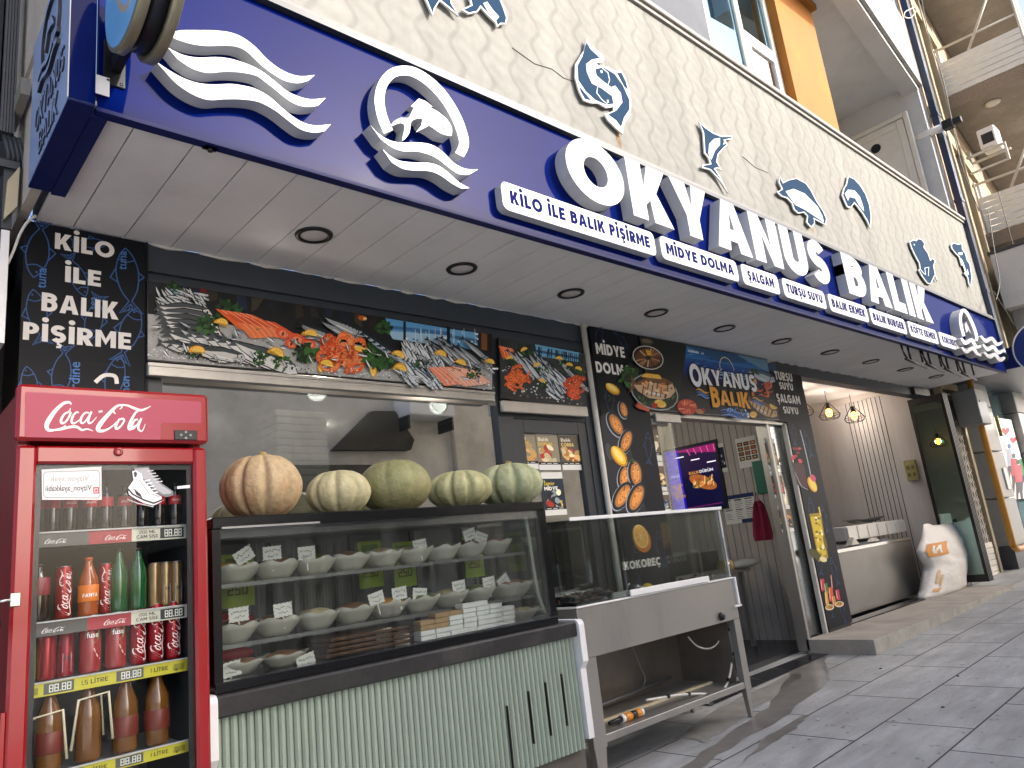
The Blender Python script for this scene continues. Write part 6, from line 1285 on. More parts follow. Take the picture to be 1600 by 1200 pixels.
# lime price cards hung at the back
for i, (u, v, s) in enumerate(((371, 905, 1.1), (579, 880, 1), (632, 880, 1), (740, 868, 1))):
    p = atY(u, v, 3.62); mb = MB(); w_ = .075*s
    mb.box(p.x-w_, p.x+w_, 3.62, 3.623, p.z-.13, p.z+.12); o = mb.build('price_card', mat('lime_card', '93ab2c', rough=.5, var=.12), loc=(p.x, 3.62, p.z-.13)); tag(o, ('lime green price card at the far left inside the display counter', 'lime green price card left of its twin in the middle of the counter', 'lime green price card right of its twin in the middle of the counter', 'lime green price card at the right inside the counter')[i], 'price card', 'lime price cards')
    a = Art(facade(3.62), None, .0004); a.text('250', p.x-w_*.6, p.z-.075, .05, '6d5a1c', w_*1.2, .2); a.poly([(p.x-w_*.7,p.z+.05),(p.x+w_*.7,p.z+.05),(p.x+w_*.7,p.z+.10),(p.x-w_*.7,p.z+.10)], '55702a', True); a.build('print', M_PRINT, o)
# stacked brown trays, and boxes standing in for a stack mirrored in the glass
M_TRAY = mat('brown_tray', '553822', rough=.45, var=.3, vscale=20)
for k in range(4):
    z = 1.012+k*.022; mb = MB(); mb.box(1.68+k*.01, 2.14, 3.19, 3.52, z, z+.012, 0, .003); mb.box(1.68+k*.01, 2.14, 3.185, 3.1895, z+.008, z+.016)
    o = mb.build('baking_tray', M_TRAY, loc=(1.9, 3.35, z)); tag(o, 'dark brown baking tray, ' + ('lowest of the stack', 'second from the bottom', 'third from the bottom', 'topmost of the stack')[k] + ' inside the counter', 'tray', 'baking trays in the counter')
M_MIRW = mat('mirrored_white_box', 'e4e3de', rough=.5, var=.06); M_MIRB = mat('mirrored_brown_box', 'a98a62', rough=.7, var=.12)
for c in range(7):
    nz = (4, 5, 5, 6, 6, 5, 4)[c]
    for k in range(nz):
        x = 2.20+c*.092; z = 1.006+k*.0245; mb = MB(); j = rnd.uniform(-.004, .004); mb.box(x+j, x+.088+j, 3.178+rnd.uniform(0, .008), 3.245, z, z+.0225, 0, .002)
        br = (c in (0, 1) and k >= 2) or (c == 2 and k > 3)
        o = mb.build('mirrored_box', M_MIRB if br else M_MIRW, loc=(x, 3.2, z)); tag(o, 'small brown box standing in for the stack mirrored in the counter glass' if br else 'small white box standing in for the stack mirrored in the counter glass', 'mirrored_box', 'brown boxes standing in for a reflection' if br else 'white boxes standing in for a reflection')
# red and blue packets at the left
for i, (x, z, col, l) in enumerate(((1.36, 1.22, '8e1620', 'dark red packet behind the middle shelf at the left of the counter'), (1.33, 1.075, 'a01c26', 'crumpled red packet under the middle shelf at the left'), (1.30, 1.02, '27486e', 'crumpled blue packet on the case floor at the left'))):
    mb = MB(); mb.ell((x, 3.55-.06*i, z), .14, .07, .045, 16, 10, fx=lambda p, th, ph: p*(1+.10*math.sin(4*ph+x*9)*math.sin(3*th))); o = mb.build('packet', mat('packet_'+('red', 'scarlet', 'blue')[i], col, rough=.25, coat=.5, var=.2, vscale=12), loc=(x, 3.55, z-.045)); tag(o, l, 'packet')
# pumpkins
def pumpkin(u0, u1, v0, vb, y, ribs, depth, col, col2, label, stem=True, sq=1.0, warts=False, ph=0.0):
    a, b_ = atY(u0, 775, y), atY(u1, 775, y); x = (a.x+b_.x)/2; r = (b_.x-a.x)/2*.985; zb = 1.666; zt = atY((u0+u1)/2, v0, y).z+(.0); H = zt-zb+.01; t = thing('pumpkin', (x, y, zb), label, 'pumpkin', 'pumpkins on the display counter')
    def fx(p, th, ph_):
        ang = ph_*ribs+ph; rb = 1-depth*(abs(math.cos(ang/2))**9); s = math.sin(th)
        k = 1-(1-rb)*min(1, s*1.4); dip = (.10*H)*math.exp(-(s/.28)**2)*(1 if th < 1.57 else -1)
        q = Vector((p.x*k, p.y*k, p.z*(.96+.04*rb)-dip)); n_ = math.sin(7*ph_+3*th+x)*math.sin(5*th+ph_*3)
        return q*(1+.012*n_+(.02*max(0, math.sin(19*ph_)*math.sin(13*th)) if warts else 0))
    mb = MB(); mb.ell((x, y, zb+H/2), r*1.02, r*1.02, H/2*1.04, ribs*14, 30, fx=fx)
    m = mat('pumpkin_'+label.split()[0]+str(ribs), col, rough=.6, var=.2, vscale=34, dirt=col2, dscale=9 if r < .17 else 6, damt=.8, bump=.55, bscale=46); mb.build('rind', m, t)
    if stem:
        mb = MB(); mb.tube([(x, y, zt-.045), (x+.004, y-.004, zt-.005), (x+.012, y-.008, zt+.022)], [.026, .017, .02], 8); mb.build('stalk', mat('pumpkin_stalk', '9c8a55', rough=.8, var=.2), t)
    else:
        mb = MB(); mb.tube([(x, y, zt-.05), (x, y, zt-.018), (x+.006, y, zt-.004)], [.02, .013, .011], 8); mb.build('stalk', mat('pumpkin_stalk', '9c8a55'), t)
pumpkin(347, 467, 714, 802, 3.44, 10, .12, 'b39d78', 'b07c50', 'large orange-tan ribbed pumpkin beside the red fridge')
pumpkin(483, 573, 738, 797, 3.42, 9, .12, 'b5ad86', '9c9a70', 'pale cream ribbed pumpkin, second from the fridge', stem=False, ph=.7)
pumpkin(568, 665, 722, 795, 3.46, 8, .04, '858458', '9c8e6c', 'smooth grey-green pumpkin with a yellowish side, in the middle', stem=False, ph=.4)
pumpkin(677, 759, 738, 788, 3.42, 10, .17, 'a6a478', '87875a', 'deeply ribbed pale green pumpkin right of the smooth one', stem=False, ph=.2)
pumpkin(756, 836, 727, 785, 3.42, 9, .17, '9da27c', 'bdbb92', 'warty pale green pumpkin at the right end of the counter', warts=True)
# ------------------------------------------------------------------ steel street-food stall with glass sides
T_ = thing('food_stall', (4.4, 3.65, 0), 'stainless steel stall with a glass hood in front of the doorway', 'stall')
tx0, tx1, ty0, ty1 = 3.50, 5.33, 3.34, 3.96
mb = MB(); mb.box(tx0, tx1, ty0, ty0+.02, .695, 1.0, 0, .004); mb.box(tx0, tx0+.012, ty0+.02, ty1, .695, .998); mb.box(tx1-.012, tx1, ty0+.02, ty1, .695, .998); mb.box(tx0+.012, tx1-.012, ty1-.012, ty1, .695, .998); mb.box(tx0+.012, tx1-.012, ty0+.02, ty1-.012, .93, .95); mb.build('counter_body', M_STEEL, T_)
mb = MB(); mb.box(tx0-.004, tx1+.004, ty0-.006, ty0+.03, 1.0, 1.012, 0, .003); mb.box(tx0-.004, tx0+.02, ty0+.03, ty1, 1.0, 1.012); mb.build('white_rim', M_WHITE, T_)
for x0, x1, y0 in ((tx0, tx0+.12, ty0+.001), (tx1-.085, tx1-.002, ty0+.001), (tx0, tx0+.1, ty1-.09), (tx1-.085, tx1-.002, ty1-.09)):
    mb = MB(); xm = (x0+x1)/2; g = gz(xm)
    mb.box(x0, x1, y0, y0+.05, .17, .694); i = len(mb.v); d = .012
    top = [(x0+.008, y0+.004), (x1-.008, y0+.004), (x1-.008, y0+.046), (x0+.008, y0+.046)]; bot = [(x0+.03, y0+.01), (x1-.03, y0+.01), (x1-.03, y0+.04), (x0+.03, y0+.04)]
    mb.v += [Vector((p[0], p[1], .1695)) for p in top]+[Vector((p[0], p[1], g)) for p in bot]
    for k in range(4): mb.face((i+k, i+4+k, i+4+(k+1) % 4, i+(k+1) % 4))
    mb.face((i+4, i+7, i+6, i+5)); mb.build('leg', M_STEEL, T_)
mb = MB(); mb.box(tx0+.12, tx1-.085, ty0+.004, ty0+.03, .19, .235, 0, .003); mb.box(tx0+.1, tx1-.09, ty0+.03, ty1-.02, .215, .225); mb.build('lower_shelf', M_STEEL, T_)
mb = MB(); mb.box(tx0+.1, tx1-.09, ty1-.06, ty1-.05, .226, .69); mb.box(tx0+.10, tx0+.105, ty0+.06, ty1-.06, .226, .69); mb.box(tx1-.1, tx1-.095, ty0+.06, ty1-.06, .226, .69); mb.build('back_panel', mat('dim_mirror_steel', '7d756b', rough=.32, metal=.55, var=.25, vscale=3, dirt='4a4239', dscale=3, damt=.6), T_)  # brown tone and dark mottling stand for a dim reflection
mb = MB(); mb.lathe([(.030, 0), (.032, -.008), (.026, -.026), (.010, -.03)], (5.02, ty0, .83), 20, axis='y'); mb.build('knob', M_BLACK, T_)
p = atY(1126, 963, ty0); K2 = [o for o in T_.children if o.name.startswith('knob')][0]; K2.location = Vector((p.x-5.02, 0, p.z-.83))
# glass hood
gz1 = 1.545
mb = MB(); mb.box(tx0+.01, 4.04, ty0+.006, ty0+.012, 1.013, gz1); mb.build('front_pane', M_GLASSC, T_)
mb = MB(); mb.box(4.04, 4.93, ty0-.012, ty0-.006, 1.055, gz1-.01); mb.build('front_pane', M_GLASSC, T_)
mb = MB(); mb.box(4.93, tx1-.02, ty0+.006, ty0+.012, 1.013, gz1); mb.build('front_pane', M_GLASSC, T_)
mb = MB(); mb.box(tx0+.004, tx0+.0095, ty0+.006, ty1-.02, 1.013, gz1); mb.build('side_pane', M_GLASSC, T_)
mb = MB(); mb.box(tx1-.026, tx1-.0205, ty0+.014, ty1-.02, 1.013, gz1); mb.build('side_pane', M_GLASSC, T_)
mb = MB(); mb.box(tx0+.004, tx1-.015, ty0-.012, ty1-.02, gz1+.001, gz1+.007); mb.build('top_pane', M_GLASSC, T_)
mb = MB(); mb.box(4.03, 4.98, ty0-.018, ty0-.004, 1.013, 1.055, 0, .003); mb.build('sliding_rail', M_WHITE, T_)
mb = MB(); mb.box(tx0+.02, tx1-.01, ty0-.020, ty0-.0125, gz1+.0, gz1+.024, 0, .003); mb.build('top_edge', M_WHITE, T_)
mb = MB(); mb.box(tx1-.035, tx1-.0265, ty0-.006, ty0+.005, 1.32, gz1-.001); mb.box(tx1-.03, tx1-.0265, ty0-.004, ty0+.005, 1.02, 1.32); mb.build('corner_edge', M_WHITE, T_)
mb = MB(); mb.box(tx1+.005, tx1+.03, ty0-.014, ty0+.03, .80, 1.01, 0, .004); mb.box(tx1-.07, tx1+.03, ty0-.025, ty0-.012, .785, .80, 0, .003); mb.build('edge_guard', M_WHITE, T_)
mb = MB()
for x in (3.75, 4.3, 4.62): mb.box(x, x+.003, ty1-.03, ty1-.022, 1.013, gz1)
mb.build('rear_pane_edge', M_GLASSG, T_)
# trays, mussels, lemon, bag
mb = MB(); mb.box(tx0+.06, 4.02, ty0+.04, ty1-.08, .951, 1.004, 0, .005); o = mb.build('tray', M_CHROME, loc=(3.8, 3.6, .951)); tag(o, 'shallow steel tray under the mussels in the left of the stall', 'tray', None)
mb = MB(); mb.box(4.08, 5.24, ty0+.05, ty1-.08, .951, 1.008, 0, .005); o = mb.build('tray', mat('pale_crushed_ice', 'bdbfba', rough=.6, var=.2, vscale=30, bump=.8, bscale=50), loc=(4.6, 3.6, .951)); tag(o, 'wide pale tray under the lemon in the middle of the stall', 'tray', None)
M_MUS = mat('mussel_shell', '17161b', rough=.22, coat=.5, var=.35, vscale=30); M_MIN = mat('mussel_filling', '7a4526', rough=.5, var=.4, vscale=60)
proto = None
def mussel(x, y, z, rot, tilt, label, group):
    global proto
    if proto is None:
        proto = thing('mussel', (0, 0, 0), label, 'mussel', group)
        mb = MB()
        for s in (1, -1): mb.ell((0, 0, .005*s), .042, .021, .013, 14, 8, fx=lambda p, th, ph: Vector((p.x, p.y*(1-.38*(p.x/.042)), p.z*(1+.0*s))))
        mb.build('shell', M_MUS, proto); mb = MB(); mb.ell((.006, 0, .012), .026, .012, .009, 10, 6); mb.build('filling', M_MIN, proto); o = proto
    else: o = dup(proto, (0, 0, 0), label=label); o['group'] = group
    o.location = (x, y, z); o.rotation_euler = (tilt, rnd.uniform(-.5, .5), rot)
for k in range(54):
    lay = k//26; mussel(rnd.uniform(3.58, 4.0), rnd.uniform(3.40, 3.72), 1.018+lay*.026+rnd.uniform(0, .012), rnd.uniform(0, 6.28), rnd.uniform(-.7, .7), 'dark stuffed mussel in the heap at the left of the stall', 'mussels in the left heap')
for k in range(16): mussel(rnd.uniform(5.0, 5.22), rnd.uniform(3.40, 3.6), 1.022+rnd.uniform(0, .02), rnd.uniform(0, 6.28), rnd.uniform(-.7, .7), 'dark stuffed mussel in the small heap at the right of the stall', 'mussels in the right heap')
p = atY(1012, 913, 3.42); mb = MB(); mb.ell((p.x, 3.42, 1.04), .040, .036, .033, 18, 12, fx=lambda q, th, ph: Vector((q.x*(1+.18*(abs(q.x)/.04)**4), q.y, q.z))); o = mb.build('lemon', mat('lemon_peel', 'e0b529', rough=.45, bump=.3, bscale=120, var=.08), loc=(p.x, 3.42, 1.008)); tag(o, 'yellow lemon beside the black jar in the stall', 'lemon')
p = atY(989, 910, 3.41); t = thing('spice_jar', (p.x, 3.41, 1.008), 'squat black jar with a white label in the stall beside the lemon', 'jar')
mb = MB(); mb.lathe([(.058, 0), (.062, .02), (.056, .06), (.03, .085), (.005, .09)], (p.x, 3.41, 1.008), 20); mb.build('body', mat('dark_jar', '1d1c1a', rough=.15, coat=.8), t); mb = MB(); mb.box(p.x-.004, p.x+.032, 3.344, 3.348, 1.025, 1.062); mb.build('label', M_TAG, t)
# what lies on the lower shelf
p = atY(982, 1107, 3.46); t = thing('sealant_tube', (p.x, 3.46, .226), 'orange, black and white tube lying on the lower shelf of the stall', 'tube')
mb = MB(); x0 = p.x-.09
for a_, b_, m_ in ((0, .03, 0), (.031, .10, 1), (.101, .15, 2), (.151, .20, 1), (.201, .22, 0)): mb.tube([(x0+a_, 3.46, .253), (x0+b_, 3.46, .253)], .026, 16, m_)
mb.build('cartridge', [M_WHITE, mat('tube_orange', 'd98a1e', rough=.35), M_BLACK], t); mb = MB(); mb.tube([(x0-.001, 3.46, .253), (x0-.05, 3.46, .255), (x0-.11, 3.47, .25)], [.02, .014, .012], 10); mb.build('nozzle', M_BLACK, t)
M_CABLE = mat('white_cable', 'cfcdc2', rough=.45)
def cab(px, y, r, label, m=M_CABLE, name='cable'):
    pts = smooth([tuple(atY(u, v, yy)) for (u, v), yy in zip(px, y)], 5); mb = MB(); mb.tube(pts, r, 7); o = mb.build(name, m); tag(o, label, 'cable')
cab([(1125,978),(1124,1000),(1110,1013),(1090,1010),(1075,995)], [3.5]*5, .006, 'thin white cable looping under the right of the stall')
cab([(1137,982),(1143,1010),(1144,1030),(1139,1060),(1130,1077),(1115,1084),(1090,1084),(1060,1086),(1035,1090),(1010,1094)], [3.42,3.42,3.42,3.42,3.43,3.44,3.45,3.46,3.46,3.46], .009, 'white cable with black ties falling onto the lower shelf of the stall')
for i, (u, v, y) in enumerate(((1137,984,3.415),(1144,1022,3.412),(1138,1062,3.412),(1110,1084,3.44),(1076,1084,3.455),(1044,1088,3.455))):
    p = atY(u, v, y-.0); mb = MB(); mb.box(p.x-.012, p.x+.012, y-.013, y+.013, p.z-.012, p.z+.012, 0, .003); o = mb.build('cable_tie', M_BLACK, loc=(p.x, y, p.z)); tag(o, 'black tie round the white cable under the stall', 'cable tie', 'black ties on the white cable')
mb = MB(); mb.tube([(3.66, 3.78, .27), (5.0, 3.84, .30)], .012, 8); o = mb.build('steel_rod', M_GALV); tag(o, 'long steel rod lying along the lower shelf of the stall', 'rod')
mb = MB(); mb.box(3.7, 5.2, 3.60, 3.63, .226, .24); o = mb.build('wood_strip', mat('pale_strip', 'c4b898', rough=.6, var=.1)); tag(o, 'pale flat strip lying in front of the rod on the lower shelf', 'strip')
cab([(988,1010),(1000,1040),(1008,1060),(1003,1078)], [3.85]*4, .005, 'thin grey cable hanging at the back of the stall', M_GALV)
# ------------------------------------------------------------------ inside the shop
def lamp_disc(x, y, z, e, label, group):
    t = thing('downlight', (x, y, z), label, 'ceiling light', group)
    mb = MB(); mb.lathe([(.075, -.006), (.085, -.004), (.09, -.001)], (x, y, z), 24); mb.build('rim', M_WHITE, t)
    mb = MB(); mb.lathe([(.074, -.003), (.072, -.007), (.02, -.0075)], (x, y, z), 24); mb.build('lens', mat('lit_lens', 'f4f0e6', emit='fff4e0', estr=9), t)
    l = bpy.data.lights.new('downlight_lamp', 'POINT'); l.energy = e; l.color = (1, .93, .82); l.shadow_soft_size = .08; o = bpy.data.objects.new('downlight_lamp', l); COL.objects.link(o); o.parent = t; o.location = (0, 0, -.12)
for i, (x, y) in enumerate(((2.05, 4.36), (2.9, 5.4), (4.3, 5.6), (2.3, 7.2), (3.8, 7.2), (6.5, 5.4), (6.9, 7.2))):  # first one is set unseen behind the banner to light the foam boxes
    lamp_disc(x, y, 3.0, 2.5 if y < 4.5 else 4.5, 'lit round downlight in the ceiling of the shop behind the glass', 'lit downlights inside the shop')
M_BULB = mat('warm_bulb', 'ffb44a', emit='ffab3d', estr=5); M_WIRE = mat('black_wire', '15120f', rough=.4)
def pendant(u, v, y, top, label):
    p = atY(u, v, y); t = thing('pendant_lamp', tuple(p), label, 'pendant lamp', 'cage pendant lamps'); s = 1.0
    mb = MB(); mb.ell((p.x, p.y, p.z-.02), .055, .055, .068, 16, 10); mb.build('bulb', M_BULB, t)
    mb = MB(); mb.tube([(p.x, p.y, p.z+.05), (p.x, p.y, p.z+.14)], [.024, .02], 10); mb.build('socket', M_WIRE, t)
    mb = MB(); mb.tube([(p.x, p.y, p.z+.14), (p.x, p.y, top)], .005, 6); mb.build('cord', M_WIRE, t)
    mb = MB(); R = .17
    for k in range(8):
        a_ = k*math.pi/4; mb.tube(smooth([(p.x+r*math.cos(a_), p.y+r*math.sin(a_), p.z+h) for r, h in ((.02, .15), (.07, .08), (R, -.06), (.13, -.12), (.10, -.13))], 3), .0045, 5)
    for r, h in ((R, -.06), (.10, -.13), (.035, .13)): mb.tube([(p.x+r*math.cos(q*.314), p.y+r*math.sin(q*.314), p.z+h) for q in range(20)], .0045, 5, close=True)
    mb.build('cage', M_WIRE, t)
    l = bpy.data.lights.new('bulb_lamp', 'POINT'); l.energy = 42 if y < 5.25 else 3; l.color = (1, .94, .87); l.shadow_soft_size = .06; o = bpy.data.objects.new('bulb_lamp', l); COL.objects.link(o); o.parent = t; o.location = (0, 0, -.02)
pendant(1253, 638, 5.2, 3.46, 'warm cage pendant lamp half hidden by the juice pillar'); pendant(1295, 643, 5.2, 3.46, 'warm cage pendant lamp in the middle of the grill room'); pendant(1334, 648, 5.2, 3.46, 'warm cage pendant lamp on the right in the grill room'); pendant(1130, 668, 5.3, 3.0, 'warm cage pendant lamp seen through the doorway')
# screen with a moving menu, on the partition
SX = 8.355; FSX = sideface(SX)
t = thing('menu_screen', (SX, 5.6, 1.6), 'lit purple and blue menu screen with a wrap, seen through the doorway', 'screen')
q = [(-p.y, p.z) for p in (atX(u, v, SX) for u, v in ((1040,706),(1126,690),(1128,794),(1056,800)))]
x0, x1, z0, z1 = (q[0][0]+q[3][0])/2, (q[1][0]+q[2][0])/2, (q[2][1]+q[3][1])/2, (q[0][1]+q[1][1])/2
mb = MB(); mb.prism([(x0-.03,z0-.03),(x1+.03,z0-.03),(x1+.03,z1+.03),(x0-.03,z1+.03)], FSX, -.02, .03); mb.build('housing', M_BLACK, t)
W, H = x1-x0, z1-z0
M_SCR = mat('screen_picture', rough=.3, attr=True); nt_ = M_SCR.node_tree; at_ = [n for n in nt_.nodes if n.type == 'ATTRIBUTE'][0]; bs_ = nt_.nodes['Principled BSDF']; nt_.links.new(at_.outputs['Color'], bs_.inputs['Emission Color']); bs_.inputs['Emission Strength'].default_value = .3
a = Art(FSX, None, .0302); X = lambda s: x0+s*W; Z = lambda s: z0+s*H; A4 = lambda s0, t0, s1, t1, c: a.poly([(X(s0),Z(t0)),(X(s1),Z(t0)),(X(s1),Z(t1)),(X(s0),Z(t1))], c, True)
A4(0, 0, 1, 1, '0b0a2e'); A4(0, 0, .27, 1, '2410b4'); A4(.27, .55, 1, 1, '1c0d33'); a.poly([(X(.1),Z(.98)),(X(1),Z(.98)),(X(1),Z(.84)),(X(.5),Z(.92))], '8c1a5c', True)
for k in range(9): a.line([(X(.04+.08*(k % 2)), Z(.03+k*.11)), (X(.2-.06*(k % 2)), Z(.09+k*.11))], .014, '4d3af0', True)
for k in range(5): a.line([(X(.45+k*.13), Z(.97)), (X(.5+k*.12), Z(.87))], .012, 'd25a9c', True)
for s, t_ in ((.2,.86),(.5,.78),(.8,.70)): A4(s, t_, s+.17, t_+.018, 'f0ecf6')
a.text('BALIK', X(.42), Z(.565), H*.045, 'c98a3c', W*.20, .2); a.text('DÜRÜM', X(.63), Z(.565), H*.045, 'd8d6e2', W*.26, .2); a.text('BALIK', X(.06), Z(.56), H*.045, 'b9b4ee', W*.17, .2)
a.ell(X(.66), Z(.42), W*.27, H*.10, '9c5a2c', -24, 20, True)
for _ in range(40): a.ell(X(.66+rnd.uniform(-.2,.2)), Z(.42+rnd.uniform(-.07,.07)), W*.04, H*.012, rnd.choice(['c9803c','d8a060','7a3c1c','a83c22','e0b880','4c6a2c']), rnd.uniform(0, 90), 7, True)
for _ in range(16): a.ell(X(.14+rnd.uniform(-.1,.1)), Z(.33+rnd.uniform(-.12,.12)), W*.05, H*.03, rnd.choice(['5a3a9c','7a4a8c','8c5a6c']), 0, 8, True)
a.line([(X(.3), Z(.05)), (X(.95), Z(.06))], .006, '8c2a6c', True)
a.build('picture', M_SCR, t)
def sideposter(px, label, kind):
    q = [(-p.y, p.z) for p in (atX(u, v, SX) for u, v in px)]; x0, x1, z0, z1 = (q[0][0]+q[3][0])/2, (q[1][0]+q[2][0])/2, (q[2][1]+q[3][1])/2, (q[0][1]+q[1][1])/2; W, H = x1-x0, z1-z0
    mb = MB(); mb.prism([(x0,z0),(x1,z0),(x1,z1),(x0,z1)], FSX, .0, .0035); o = mb.build('wall_menu', mat('white_paper', 'd9d8d0'), loc=(SX, -x0, z0)); tag(o, label, 'poster', 'menus on the partition wall')
    a = Art(FSX, None, .0037); R4 = lambda s0, t0, s1, t1, c: a.poly([(x0+s0*W,z0+t0*H),(x0+s1*W,z0+t0*H),(x0+s1*W,z0+t1*H),(x0+s0*W,z0+t1*H)], c, True)
    if kind == 'dish':
        R4(.02, .14, .98, .86, '1d2a44')
        for _ in range(26): a.ell(x0+rnd.uniform(.1,.9)*W, z0+rnd.uniform(.2,.7)*H, W*.08, H*.03, rnd.choice(['8a94a0','c9c4b8','5d6a7c','a8865c','3c4a62']), rnd.uniform(0,90), 8, True)
    elif kind == 'grid':
        for r in range(4):
            for c in range(3): R4(.06+c*.31, .24+r*.16, .32+c*.31, .37+r*.16, rnd.choice(['4a3322','6d4a2c','2c2620','7a5a34','8a3a22'])); a.ell(x0+(.19+c*.31)*W, z0+(.305+r*.16)*H, W*.08, H*.03, rnd.choice(['c98a4c','a86a34','d9b070']), 0, 9, True)
    else:
        R4(.0, .86, 1, 1, '26345c'); R4(.5, .0, 1, .13, '26345c')
        for c in range(3):
            for r in range(11):
                if rnd.random() < .9: R4(.04+c*.33, .16+r*.062, .04+c*.33+rnd.uniform(.14,.26), .175+r*.062, '55565c')
            R4(.04+c*.33, .80, .26+c*.33, .835, '26262c'); R4(.04+c*.33, .46, .26+c*.33, .49, '26262c')
    a.build('print', M_PRINT, o)
sideposter([(1103,698),(1129,691),(1138,735),(1110,743)], 'dark blue dish menu on white paper beside the lit screen', 'dish')
sideposter([(1148,686),(1180,680),(1189,726),(1157,733)], 'menu of a dozen small dish photos on the partition, high up near the door post', 'grid')
sideposter([(1129,776),(1176,769),(1186,814),(1135,820)], 'price list of printed columns on the partition, lowest of the wall menus', 'list')
# green board, apron, counters
p = atX(1192, 745, SX); mb = MB(); mb.box(SX-.03, SX-.003, p.y-.10, p.y+.10, p.z-.2, p.z+.2, 0, .005); o = mb.build('green_box', mat('green_plastic', '1d6a55', rough=.4)); tag(o, 'green plastic box on the partition behind the door post', 'box')
p = atX(1188, 810, 7.9); t = thing('apron', (7.9, p.y, p.z-.35), 'dark crimson apron hanging beside the door post', 'apron')
mb = MB(); n = 14; rows_ = [(.03, .20), (.07, .16), (.10, .06), (.12, -.05), (.13, -.17), (.12, -.25)]
for (w_, h) in rows_:
    for i in range(n+1): s = i/n*2-1; mb.v.append(Vector((7.9+.03*math.sin(s*7+h*4), p.y+s*w_, p.z+h)))
for r in range(len(rows_)-1):
    for i in range(n): k = r*(n+1)+i; mb.face((k, k+1, k+n+2, k+n+1), 0, True)
k0 = len(mb.v); mb.v += [v+Vector((.012, 0, 0)) for v in mb.v[:k0]]
for f in list(mb.f): mb.face([i+k0 for i in f][::-1], 0, True)
mb.build('cloth', mat('crimson_cloth', '7d1230', rough=.85, var=.12), t); mb = MB(); mb.tube([(7.9, p.y-.03, p.z+.2), (7.9, p.y, p.z+.30), (7.9, p.y+.03, p.z+.2)], .006, 6); mb.build('strap', mat('crimson_cloth', '7d1230'), t)
t = thing('prep_table', (6.9, 5.0, .06), 'steel preparation table inside the doorway', 'table')
mb = MB(); mb.box(5.8, 8.0, 4.75, 5.4, .90, .935, 0, .005); mb.build('top', M_STEEL, t)
for x, y in ((5.9, 4.82), (7.9, 4.82), (7.9, 5.33), (5.9, 5.33), (7.3, 4.82)): mb = MB(); mb.box(x, x+.045, y, y+.045, .06, .899); mb.build('leg', M_STEEL, t)
t = thing('cutting_shelf', (7.0, 5.2, 1.15), 'dark raised shelf of wrapped cutlery over the preparation table', 'shelf')
mb = MB(); mb.box(5.9, 8.0, 5.15, 5.6, 1.12, 1.16); mb.box(5.9, 8.0, 5.15, 5.17, .94, 1.119); mb.build('board', M_BLACK, t)
M_PKT = mat('paper_packet', 'c9c4b8', rough=.6, var=.15)
for i in range(9):
    x = 6.2+i*.19; mb = MB(); c, s = math.cos(.5+rnd.uniform(-.3, .3)), math.sin(.5); mb.ell((x, 5.3+rnd.uniform(-.05, .05), 1.18), .11, .03, .02, 12, 6, rot=Matrix.Rotation(rnd.uniform(.2, 1.0), 3, 'Z')); o = mb.build('wrapped_packet', M_PKT); tag(o, 'pale paper-wrapped packet on the dark shelf inside the doorway', 'packet', 'wrapped packets on the shelf')
p = atY(1133, 885, 4.7); t = thing('plastic_bottle', (p.x, 4.7, .94), 'clear plastic bottle lying on its side on the preparation table', 'bottle')
mb = MB(); mb.tube([(p.x-.10, 4.68, 1.0), (p.x+.06, 4.68, 1.0), (p.x+.12, 4.68, 1.0), (p.x+.16, 4.68, 1.0)], [.07, .07, .035, .02], 16); mb.build('body', M_CLEAR, t); mb = MB(); mb.tube([(p.x-.02, 4.68, 1.0), (p.x+.05, 4.68, 1.0)], .0715, 16); mb.build('label', mat('kraft_label', 'a8905a', rough=.6), t)
mb = MB(); mb.ell((p.x+.55, 4.78, .985), .32, .09, .05, 20, 10, fx=lambda q, th, ph: q*(1+.06*math.sin(5*ph)*math.sin(3*th))); o = mb.build('plastic_bag', mat('frosted_bag', 'b9b5aa', rough=.35, var=.2, vscale=9)); tag(o, 'limp pale plastic bag on the preparation table', 'bag')
# foam boxes piled behind the long window
M_FOAM = mat('white_foam', 'eeebe2', rough=.7, var=.05)
k = 0
for i in range(2):
    for j in range(29):
        z = 1.05+j*.0506; x = 2.165+i*.245 if i else 2.165; 
        w_ = .12 if i == 0 else .26
        if i == 0: x0, x1 = 2.16, 2.275
        else: x0, x1 = 2.28, 2.55
        mb = MB(); mb.box(x0+rnd.uniform(-.004, .004), x1+rnd.uniform(-.004, .004), 4.62+.02*i, 4.9, z, z+.048, 0, .008); o = mb.build('foam_box', M_FOAM, loc=((x0+x1)/2, 4.75, z)); tag(o, 'white foam takeaway box in the stack behind the long window', 'box', 'foam boxes in the stack')
mb = MB(); mb.box(1.3, 3.6, 4.55, 5.1, .06, 1.045); o = mb.build('serving_counter', M_DARK2, loc=(2.4, 4.8, .06)); tag(o, 'dark serving counter behind the long window', 'counter')
for i, (x, col) in enumerate(((3.12, 'b01c26'), (3.22, 'd9d9d4'), (3.35, 'b4303a'))):
    mb = MB(); mb.lathe([(.045, 0), (.05, .01), (.05, .16), (.03, .19)], (x, 4.7, 1.9), 16); o = mb.build('sauce_tub', mat('tub_%d' % i, col, rough=.35)); tag(o, ('red sauce tub left of the white one behind the pumpkins', 'white sauce tub between two red ones behind the pumpkins', 'red sauce tub right of the white one behind the pumpkins')[i], 'tub')
mb = MB(); mb.box(3.0, 3.6, 4.62, 4.85, 1.86, 1.899); o = mb.build('wall_shelf', M_DARK2); tag(o, 'dark shelf under the sauce tubs behind the window', 'shelf')

